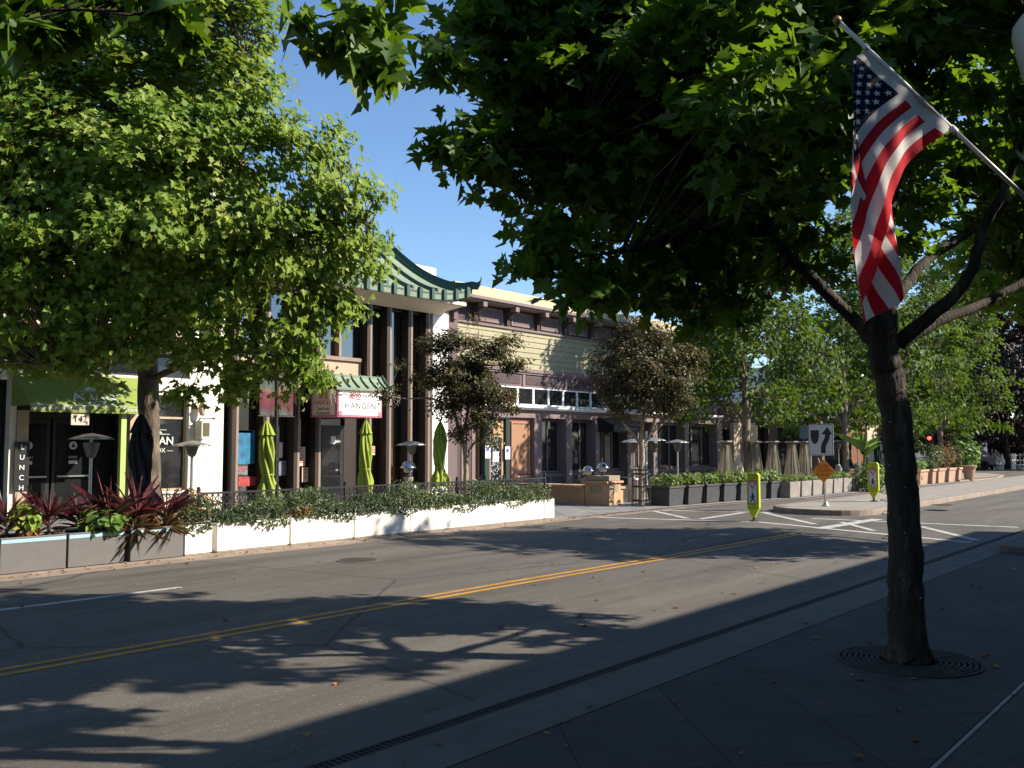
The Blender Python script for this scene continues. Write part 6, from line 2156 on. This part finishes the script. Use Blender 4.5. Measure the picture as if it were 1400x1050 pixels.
# ================================================================ traffic signs
M_FYG = mat('fluorescent_yellow_green', (0.40, 0.46, 0.015), .6, .05, 6)
M_FYGE = mat('pale_yellow_edge', (0.72, 0.74, 0.25), .6, .05, 6)
M_SIGNGREY = mat('white_reflective_sheet', (0.5, 0.5, 0.51), .55, .04, 5)
M_SIGNRED = mat('sign_red', (0.40, 0.05, 0.05), .6)
M_ORANGE = mat('orange_sign_sheet', (0.62, 0.20, 0.015), .6, .08, 6)
M_DKORANGE = mat('dark_orange_print', (0.33, 0.07, 0.01), .6)
RX = Vector((0, -1, 0))


def paddle(lab, p, s=1.0, yaw=0.0):
    """in-street crosswalk paddle facing down the road"""
    t = thing('crosswalk_paddle', lab, 'road sign', (p.x, p.y, p.z), 'yellow green crosswalk paddles')
    right = Vector((math.sin(yaw), -math.cos(yaw), 0))
    nrm = right.cross(Vector((0, 0, 1)))
    back = -nrm
    w_ = .165
    outline = [(-.03, .10), (.03, .10), (w_, .34), (w_, 1.13), (w_ - .05, 1.19), (-w_ + .05, 1.19), (-w_, 1.13), (-w_, .34)]
    b = MB()
    b.cur = 0
    b.prism(outline, p - back * .045, right, (0, 0, 1), back * .09)
    b.build('panel', M_FYG, t, bevel=.008)
    o = p + nrm * .0465
    MB().prism([(-.118, .44), (.118, .44), (.118, 1.0), (-.118, 1.0)], o, right, (0, 0, 1), -nrm * .002).build('sign_face', M_SIGNGREY, t)
    o2 = p + nrm * .0495
    MB().prism([(-.125, .435), (.125, .435), (.125, .447), (-.125, .447)], o2, right, (0, 0, 1), -nrm * .003).prism([(-.125, .993), (.125, .993), (.125, 1.005), (-.125, 1.005)], o2, right, (0, 0, 1), -nrm * .003).prism([(-.125, .447), (-.113, .447), (-.113, .993), (-.125, .993)], o2, right, (0, 0, 1), -nrm * .003).prism([(.113, .447), (.125, .447), (.125, .993), (.113, .993)], o2, right, (0, 0, 1), -nrm * .003).build('face_border', M_INK, t)
    o3 = p + nrm * .051
    b = MB()
    for a_, c_ in (((-.095, .97), (.095, .97)), ((.095, .97), (0, .80)), ((0, .80), (-.095, .97))):
        pa, pc = o3 + right * a_[0] + Vector((0, 0, a_[1])), o3 + right * c_[0] + Vector((0, 0, c_[1]))
        b.bar(pa, pc, .026, .003, up=nrm)
    b.build('yield_triangle', M_SIGNRED, t)
    text('paddle_lettering', 'TO', .05, M_INK, o3 + Vector((0, 0, .745)), t, right=right, depth=.001)
    # walking figure
    b = MB()

    def pt(x_, z_):
        return o3 + right * x_ + Vector((0, 0, z_))
    b.prism([(.026 * math.cos(k * PI / 6), .68 + .026 * math.sin(k * PI / 6)) for k in range(12)], o3, right, (0, 0, 1), -nrm * .002)
    for a_, c_, w2 in (((0, .655), (-.005, .57), .05), ((-.005, .57), (.035, .53), .03), ((.035, .53), (.06, .465), .026), ((-.005, .57), (-.03, .52), .03), ((-.03, .52), (-.06, .47), .026), ((.0, .645), (.05, .60), .02), ((.05, .60), (.065, .575), .018), ((0, .645), (-.045, .61), .02), ((-.045, .61), (-.06, .57), .018)):
        b.bar(pt(*a_), pt(*c_), w2, .002, up=nrm)
    b.build('walking_figure', M_INK, t)
    text('paddle_lettering', 'STATE', .075, M_INK, p + nrm * .0475 + Vector((0, 0, 1.125)), t, right=right, depth=.001)
    text('paddle_lettering', 'LAW', .075, M_INK, p + nrm * .0475 + Vector((0, 0, 1.052)), t, right=right, depth=.001)
    text('paddle_lettering', 'WITHIN', .05, M_INK, p + nrm * .0475 + Vector((0, 0, .395)), t, right=right, depth=.001)
    text('paddle_lettering', 'CROSSWALK', .045, M_INK, p + nrm * .0475 + Vector((0, 0, .335)), t, right=right, depth=.001)
    MB().lathe([(.13, 0), (.13, .012), (.05, .03), (.03, .05), (.03, .11)], p, 16).build('rubber_base', M_IRONB, t)
    return t


p = G(1031, 713)
paddle('yellow green crosswalk paddle standing in the roadway on the white crosswalk line', p, 1, math.radians(-4))
p = G(1195, 685.5, .15)
paddle('yellow green crosswalk paddle standing on the median island by the near trunk', p, 1, math.radians(-4))

p = G(1129, 692, .15)
t = thing('keep_right_sign', 'post with white keep right arrow sign above a small orange diamond', 'road sign', (p.x, p.y, .15))
topv = Vector((-.06, .05, 0))
lean = lambda z: Vector((p.x, p.y, 0)) + topv * (z / 2.6) + Vector((0, 0, z))
MB().bar(lean(.15), lean(2.55), .05).build('post', M_ALU, t)
MB().box(p.x - .1, p.x + .1, p.y - .1, p.y + .1, .15, .17).lathe([(.09, 0), (.05, .1)], (p.x, p.y, .17), 8).build('post_base', M_ALU, t)
right = Vector((math.sin(math.radians(-3)), -math.cos(math.radians(-3)), 0))
nrm = right.cross(Vector((0, 0, 1)))


def sgn(z):
    return lean(z) + nrm * .03


sw_, sh_ = .37, .45
c0 = sgn(2.02) + right * -.03
MB().prism([(-sw_ + .03, -sh_), (sw_ - .03, -sh_), (sw_, -sh_ + .03), (sw_, sh_ - .03), (sw_ - .03, sh_), (-sw_ + .03, sh_), (-sw_, sh_ - .03), (-sw_, -sh_ + .03)], c0, right, (0, 0, 1), nrm * .008).build('sign_plate', M_SIGNGREY, t)
f0 = c0 + nrm * .0095
b = MB()
b.prism([(-.30, .27), (-.05, .27), (-.05, .10), (-.075, -.02), (-.12, -.10), (-.175, -.12), (-.23, -.10), (-.275, -.02), (-.30, .10)], f0, right, (0, 0, 1), nrm * .002)
b.build('island_symbol', M_INK, t)
b = MB()
b.prism([(.0, -.38), (.14, -.38), (.14, -.25), (.16, -.16), (.22, -.05), (.26, .05), (.27, .15), (.33, .15), (.20, .36), (.02, .15), (.13, .15), (.12, .07), (.07, -.03), (.02, -.13), (0, -.24)], f0, right, (0, 0, 1), nrm * .002)
b.build('arrow_symbol', M_INK, t)
b = MB()
for a_, c_ in (((-.35, -.43), (.35, -.43)), ((-.35, .43), (.35, .43)), ((-.35, -.43), (-.35, .43)), ((.35, -.43), (.35, .43))):
    b.bar(f0 + right * a_[0] + Vector((0, 0, a_[1])), f0 + right * c_[0] + Vector((0, 0, c_[1])), .012, .002, up=nrm)
b.build('plate_border', M_INK, t)
c1 = sgn(1.14)
dd_ = .335
dm = MB().prism([(-dd_, 0), (-dd_ + .03, -.03), (-.03, -dd_ + .03), (0, -dd_), (.03, -dd_ + .03), (dd_, 0), (0, dd_)], c1, right, (0, 0, 1), nrm * .006).build('diamond_plate', M_ORANGE, t)
for i, s_ in enumerate(('ROAD', 'WORK', 'AHEAD')):
    text('diamond_lettering', s_, .13, M_DKORANGE, c1 + nrm * .008 + Vector((0, 0, .13 - .12 * i)), dm, right=right, depth=.001)
MB().bar(lean(1.5) + right * -.16 + nrm * -.02, lean(1.28) + right * -.10 + nrm * -.02, .02).build('brace', M_ALU, t)

p = A(1108, 590, 16.5)
t = thing('blue_sign', 'blue grey sign board on a post partly hidden behind the keep right sign', 'sign', (p.x, 16.5, .03))
MB().tube([(p.x, 16.5, .03), (p.x, 16.5, 2.75)], .035, 8).build('post', M_ALU, t)
MB().box(p.x - .06, p.x - .04, 16.0, 17.0, 2.15, 2.75).build('board', mat('blue_grey_sheet', (.13, .21, .27), .6, .1, 4), t)
MB().box(p.x - .06, p.x - .04, 16.2, 16.9, 1.75, 2.1).build('lower_board', mat('navy_sheet', (.03, .05, .14), .6, .1, 4), t)
p = A(1141, 600, 19.5)
t = thing('small_flag', 'small red flag hanging from a pole before the cafe', 'flag', (p.x, 19.5, 2.5))
MB().tube([(p.x, 19.5, 2.3), (p.x, 18.8, 3.5)], .02, 6).build('pole', M_ALU, t)
vs = [(p.x - .3 + .6 * i / 6, 19.0 + .06 * math.sin(i * 1.3 + j), 3.35 - .85 * j / 5) for j in range(6) for i in range(7)]
MB().add(vs, [(j * 7 + i, j * 7 + i + 1, j * 7 + i + 8, j * 7 + i + 7) for j in range(5) for i in range(6)]).build('cloth', mat('faded_red_cloth', (.42, .10, .10), .8, .3, 3), t, smooth=True)
# ================================================================ lamp post with flag
lp = D(1439, 300, 5.62)
t = thing('street_lamp', 'street lamp with white acorn globe at the edge beside the flag pole', 'street lamp', (lp.x, lp.y, .02))
b = MB()
b.lathe([(.22, 0), (.22, .12), (.19, .16), (.16, .5), (.12, .62), (.085, .7), (.08, .8)], (lp.x, lp.y, .02), 20)
b.build('base', M_IRONB, t)
MB().lathe([(.075, .8), (.055, 3.72), (.08, 3.75), (.08, 3.80), (.055, 3.84), (.10, 4.0), (.12, 4.05), (.12, 4.09)], (lp.x, lp.y, .02), 18, lobes=9, amp=.05).build('shaft', M_IRONB, t, smooth=True)
gz = D(1439, 52, 5.62).z
MB().lathe([(.09, -.24), (.13, -.22), (.165, -.06), (.185, .05), (.18, .12), (.13, .19), (.075, .23), (.05, .27)], (lp.x, lp.y, gz), 24).build('globe', mat('opal_acorn_globe', (.62, .60, .54), .25, .04, 5), t, smooth=True)
MB().lathe([(.055, .27), (.06, .30), (.02, .34), (.028, .37), (.004, .42)], (lp.x, lp.y, gz), 12).build('finial', M_IRONB, t)
MB().lathe([(.12, -.34), (.12, -.25), (.09, -.24)], (lp.x, lp.y, gz), 18).build('fitter', M_IRONB, t)
tip, low = D(1147, 30, 5.4), D(1400, 268, 5.6)
end = tip + (low - tip) * 1.12
fp = thing('flagpole', 'white flagpole slanting up from the street lamp with a brass ball tip', 'flagpole', end)
MB().tube([end, tip.lerp(low, .62)], .0135, 12).build('lower_pole', mat('bare_aluminium_pole', (.50, .45, .41), .45, .1, 8, metal=.3), fp, smooth=True)
MB().tube([tip.lerp(low, .60), tip], .0125, 12).build('upper_pole', mat('white_pole', (.72, .70, .66), .5, .05, 8), fp, smooth=True)
MB().ball(tip + (tip - low).normalized() * .015, .026, 14, 8).build('ball_tip', mat('worn_brass', (.36, .19, .10), .45, .3, 20, metal=.5), fp, smooth=True)
MB().tube([tip.lerp(low, .595), tip.lerp(low, .625)], .019, 12).tube([tip.lerp(low, .13), tip.lerp(low, .15)], .017, 12).build('collars', M_WHITEP, fp, smooth=True)
MB().bar(end, Vector((lp.x, lp.y, end.z - .05)), .06).build('bracket', M_IRONB, fp)

# ---------------------------------------------------------------- the flag: a flat cloth hung on the bias and gathered into upright folds
A0 = tip.lerp(low, .148)
A1 = tip.lerp(low, .600)
hv = (A1 - A0)
HL = hv.length
hh = Vector((hv.x, hv.y, 0)).normalized()
ev = Vector((hv.dot(hh), -hv.z))
nn_ = Vector((0, 0, 1)).cross(hh)
if nn_.dot(Vector((FW.x, FW.y, 0))) < 0:
    nn_ = -nn_
FLY = 1.42
NT_ = 110
ths = [math.radians(36 + 34 * min(1, max(0, (k / NT_ - .12)) * 3.2)) for k in range(NT_ + 1)]
ix, iy = [0], [0]
for k in range(NT_):
    ix.append(ix[-1] + math.cos(ths[k]) * FLY / NT_)
    iy.append(iy[-1] + math.sin(ths[k]) * FLY / NT_)
LEFT = -.085


def cloth(s, tt, off=0.0):
    """s along the hoist 0..1 from the tip, tt along the fly 0..1"""
    k = tt * NT_
    k0 = min(NT_ - 1, max(0, int(k)))
    f = k - k0
    s = max(0, s) ** 1.2
    x = ev.x * s - (ix[k0] * (1 - f) + ix[k0 + 1] * f)
    y = ev.y * s + (iy[k0] * (1 - f) + iy[k0 + 1] * f)
    if tt < 0:
        x, y = ev.x * s + math.cos(ths[0]) * -tt * FLY, ev.y * s - math.sin(ths[0]) * -tt * FLY
    yy = max(0, y)
    L_ = LEFT - .02 * math.sin(yy * 2.2)
    W_ = .27 + .05 * min(1.0, yy)
    d = L_ - x
    dep = .030 * math.sin(x * 19 + yy * 3.4) * min(1, yy * 1.2) + .010 * math.sin(x * 41 - yy * 6 + 1) * min(1, yy)
    if d > -.06:
        # rounded crease, then back and forth in layers
        dd2 = max(0, d)
        q = dd2 / W_
        fold = W_ * (.5 - .5 * math.cos(PI * min(q, 99)))
        x = max(x, L_) if d <= 0 else L_ + fold
        dep += .03 * q + .022 * math.sin(PI * (q % 2)) * (1 if q < 1 else .6) + max(0, (d + .06)) * .12
    y += .05 * min(1, max(0, d)) ** 1.2
    wx = .012 * math.sin(yy * 5 + 1) * min(1, yy)
    P = A0 + hh * (x + wx) + Vector((0, 0, -y)) + nn_ * (dep + off)
    return P


def cloth_mat(name, col, tr=.35):
    m = bpy.data.materials.new(name)
    nt, N, L = nodes_of(m)
    b_ = N['Principled BSDF']
    b_.inputs['Base Color'].default_value = (*col, 1)
    b_.inputs['Roughness'].default_value = .75
    b_.inputs['Specular IOR Level'].default_value = .2
    tc = N.new('ShaderNodeTexCoord')
    wv = N.new('ShaderNodeTexNoise')
    wv.inputs['Scale'].default_value = 25
    wv.inputs['Detail'].default_value = 5
    L.new(tc.outputs['Object'], wv.inputs['Vector'])
    bp = N.new('ShaderNodeBump')
    bp.inputs['Strength'].default_value = .15
    bp.inputs['Distance'].default_value = .01
    L.new(wv.outputs[0], bp.inputs['Height'])
    L.new(bp.outputs[0], b_.inputs['Normal'])
    tl = N.new('ShaderNodeBsdfTranslucent')
    tl.inputs['Color'].default_value = (*col, 1)
    mx = N.new('ShaderNodeMixShader')
    mx.inputs[0].default_value = tr
    L.new(b_.outputs[0], mx.inputs[1])
    L.new(tl.outputs[0], mx.inputs[2])
    L.new(mx.outputs[0], N['Material Output'].inputs['Surface'])
    return m


fl = thing('flag', 'red white and blue striped flag with stars hanging in folds from the flagpole', 'flag', A0)
T0 = .06          # white heading between the pole and the printed cloth
ns, nt2 = 39, NT_


def patch(sa, sb, ta, tb_, n1, n2, b):
    vs = [cloth(sa + (sb - sa) * i / n1, ta + (tb_ - ta) * j / n2) for j in range(n2 + 1) for i in range(n1 + 1)]
    fs = [(j * (n1 + 1) + i, j * (n1 + 1) + i + 1, (j + 1) * (n1 + 1) + i + 1, (j + 1) * (n1 + 1) + i) for j in range(n2) for i in range(n1)]
    b.add(vs, fs)


CT, CS = T0 + (1 - T0) * .40, 7 / 13
br_, bw_ = MB(), MB()
for k in range(13):
    b = br_ if k % 2 == 0 else bw_
    sa, sb = k / 13, (k + 1) / 13
    if k < 7:
        patch(sa, sb, CT, 1, 3, 60, b)
    else:
        patch(sa, sb, T0, 1, 3, 90, b)
br_.build('red_stripes', cloth_mat('flag_red', (.55, .014, .026)), fl, smooth=True)
bw_.build('white_stripes', cloth_mat('flag_white', (.72, .69, .66)), fl, smooth=True)
b = MB()
patch(0, CS, T0, CT, 21, 40, b)
b.build('canton', cloth_mat('flag_blue', (.003, .005, .022), .08), fl, smooth=True)
b = MB()
patch(0, 1, .006, T0, 39, 6, b)
b.build('heading', cloth_mat('flag_heading', (.70, .68, .64)), fl, smooth=True)
b = MB()
asp = HL / (FLY)
for row in range(9):
    cnt = 6 if row % 2 == 0 else 5
    for c in range(cnt):
        s0 = CS * (row + 1) / 10
        t0 = T0 + (CT - T0) * ((2 * c + 1 + (row % 2)) / 12)
        r = CS / 10 * .62
        for off in (-.0022, .0022):
            vs = [cloth(s0 + (r if q % 2 == 0 else r * .4) * math.cos(q * PI / 5), t0 + (r if q % 2 == 0 else r * .4) * math.sin(q * PI / 5) * asp, off) for q in range(10)]
            vs.append(cloth(s0, t0, off))
            b.add(vs, [(q, (q + 1) % 10, 10) for q in range(10)])
b.build('star_pattern', cloth_mat('flag_star', (.72, .70, .68), .1), fl)

# ================================================================ the far end of the street
M_FENCEW = mat('white_barrier_paint', (.62, .60, .57), .6, .06, 5)
def barrier(lab, a, c, z0=0.0, h=1.05, n=4):
    a, c = Vector(a), Vector(c)
    t = thing('street_barrier', lab, 'barrier', (a.x, a.y, z0), 'white tube barriers across the street end')
    b = MB()
    for z in (.3, .65, h):
        b.bar((a.x, a.y, z0 + z), (c.x, c.y, z0 + z), .07)
    b.build('rails', M_FENCEW, t)
    for k in range(n + 1):
        q = a.lerp(c, k / n)
        MB().bar((q.x, q.y, z0), (q.x, q.y, z0 + h + .12), .10).build('post', M_FENCEW, t)


q = [G(1341, 639), G(1355, 641), G(1371, 642.5), G(1390, 641), G(1410, 640)]
barrier('white tube barrier next to the yellow post at the street end', q[0], q[1])
barrier('white tube barrier with a thick end post at the street end', q[1], q[2])
barrier('white tube barrier set back beyond the thick end post', q[2] + Vector((3, 0, 0)), q[3])
barrier('white tube barrier running out past the dark tree', q[3], q[4])
p = G(1338, 639)
t = thing('bollard', 'yellow post at the end of the white barriers', 'bollard', p)
MB().lathe([(.16, 0), (.16, 1.1), (.12, 1.2), (.02, 1.24)], p, 12).build('shaft', mat('yellow_post_paint', (.55, .33, .04), .6), t)
MB().lathe([(.165, .8), (.165, .95)], p, 12, cap=False).build('band', M_WHITEP, t)
p = G(1343, 640)
t = thing('street_sign', 'blue street sign on a tall grey pole near the barriers', 'sign', p)
MB().tube([p, p + Vector((0, 0, 4.4))], .08, 8).build('pole', M_ALU, t)
MB().box(p.x - .03, p.x + .03, p.y - .5, p.y + .5, 2.6, 3.5).build('board', mat('blue_sign_sheet', (.03, .16, .38), .6, .1, 3), t)
p = G(1352, 639)
t = thing('street_sign', 'small pale rectangular sign on a dark post before the far trees', 'sign', p)
MB().tube([p, p + Vector((0, 0, 2.6))], .06, 8).build('pole', M_IRONB, t)
MB().box(p.x - .02, p.x + .02, p.y - .75, p.y + .2, 2.0, 2.5).build('board', M_SIGNGREY, t)
p = G(1352, 640)
# signal
p = A(1272, 600, 19.0)
t = thing('traffic_signal', 'traffic signal showing a red light beyond the near trunk', 'traffic signal', (p.x, 19, 0))
MB().tube([(p.x, 19, 0), (p.x, 19, 3.4)], .07, 10).build('pole', M_IRONB, t)
hd = MB().box(p.x - .25, p.x - .02, 18.8, 19.2, p.z - 1.0, p.z + .35).build('head', M_BLACKF, t, bevel=.03)
MB().ball((p.x - .26, 19, p.z + .05), .13, 12, 8).build('red_lamp', glow('red_signal_light', (1.0, .03, .02), 6.0), hd, smooth=True)
for k, m in enumerate((mat('amber_lens', (.12, .07, .01), .3), mat('green_lens', (.01, .07, .04), .3))):
    MB().ball((p.x - .25, 19, p.z - .36 - .38 * k), .13, 12, 8).build('dark_lamp', m, hd, smooth=True)
for k in range(3):
    MB().lathe([(.16, 0), (.16, .02)], (p.x - .3, 19, p.z + .19 - .4 * k), 12).build('visor', M_BLACKF, hd)

# parked car glimpsed behind the corner plants
def car(lab, x, y, m, rz):
    t = thing('parked_car', lab, 'car', (0, 0, 0))
    prof = [(-2.1, .35), (-2.1, .75), (-1.95, .88), (-1.2, .95), (-.6, 1.42), (.7, 1.42), (1.35, 1.0), (2.0, .92), (2.1, .7), (2.1, .35)]
    MB().prism(prof, (0, -.85, 0), (1, 0, 0), (0, 0, 1), (0, 1.7, 0)).build('body', m, t, bevel=.06)
    gp = [(-1.08, .98), (-.56, 1.36), (.66, 1.36), (1.18, 1.02)]
    MB().prism(gp, (0, -.86, 0), (1, 0, 0), (0, 0, 1), (0, 1.72, 0)).build('side_windows', M_GLASS, t)
    for sx in (-1.3, 1.3):
        for sy in (-.86, .70):
            w_ = MB().prism([(.32 * math.cos(k * PI / 9), .32 * math.sin(k * PI / 9)) for k in range(18)], (sx, sy, .32), (1, 0, 0), (0, 0, 1), (0, .18, 0)).build('wheel', M_BLACKF, t)
    t.location = (x, y, 0)
    t.rotation_euler = (0, 0, rz)
    return t


p = G(1329, 641)
car('grey parked car glimpsed behind the corner plants', p.x, p.y, mat('grey_car_paint', (.28, .27, .26), .3, .05, 4, spec=.6), math.radians(80))
p = G(1398, 640)
car('dark blue parked car beyond the white barriers', p.x + 4, p.y, mat('blue_car_paint', (.03, .04, .16), .3, .05, 4, spec=.6), math.radians(75))

# ---------------------------------------------------------------- trees closing the view
bt_ = [(96, 9, 15, 5.5), (100, 22, 16, 6), (104, 36, 17, 6.5), (92, 29, 12, 4.8), (118, 0, 17, 6.5), (112, 48, 18, 7), (125, 14, 19, 7.5), (88, -4, 13, 5), (140, 30, 20, 8), (135, -14, 18, 7)]
bl_ = ['behind the white barriers by the blue sign', 'behind the pale rectangular sign', 'behind the red signal', 'beyond the corner plants, lower than its neighbours', 'past the dark purple tree', 'seen through the far plane crowns', 'filling the gap over the barriers', 'at the end of the near pavement', 'farthest back in the street axis', 'farthest back behind the near pavement']
for (x, y, h, r), lab in zip(bt_, bl_):
    row_tree('dark green background tree ' + lab, x, y, h, r, 170, M_BACKLF, .62, 1.2, per=26, trunk_r=.25, group='background trees beyond the cross street', tm=OVAL, bark=M_BARK)
# blue hills far off, only seen between crowns
b = MB()
pts = []
for k in range(40):
    a = math.radians(-60 + k * 4)
    pts.append((Vector((math.cos(a) * 600, math.sin(a) * 600 + 40, 0)), 18 + 14 * math.sin(k * .7) + 8 * math.sin(k * 1.9 + 1)))
for (p0, h0), (p1, h1) in zip(pts[:-1], pts[1:]):
    b.add([p0 * .8, p1 * .8, p1 + Vector((0, 0, h1)), p0 + Vector((0, 0, h0)), p0 * 1.15, p1 * 1.15], [(0, 1, 2, 3), (3, 2, 5, 4)])
tag(b.build('hills', mat('hill_scrub', (.07, .10, .07), .95, .3, .02)), kind='structure')

# ---------------------------------------------------------------- fallen leaves
n = 420
X = np.concatenate([nr.uniform(2, 24, 230), nr.uniform(3, 20, 110), nr.uniform(3, 16, 80)])
Y = np.concatenate([13.95 + nr.normal(size=230) * .12, nr.uniform(4.8, 13.5, 110), nr.uniform(1.0, 4.5, 80)])
Z = np.concatenate([np.full(340, .014), np.full(80, .03)])
leaves('fallen_leaves', M_DRY, None, np.stack([X, Y, Z], 1), unit(n) * .25 + np.array([0, 0, 1]), unit(n), .055 * (.5 + nr.random(n)), PLANE_LO)
bpy.data.objects['fallen_leaves']['kind'] = 'stuff'
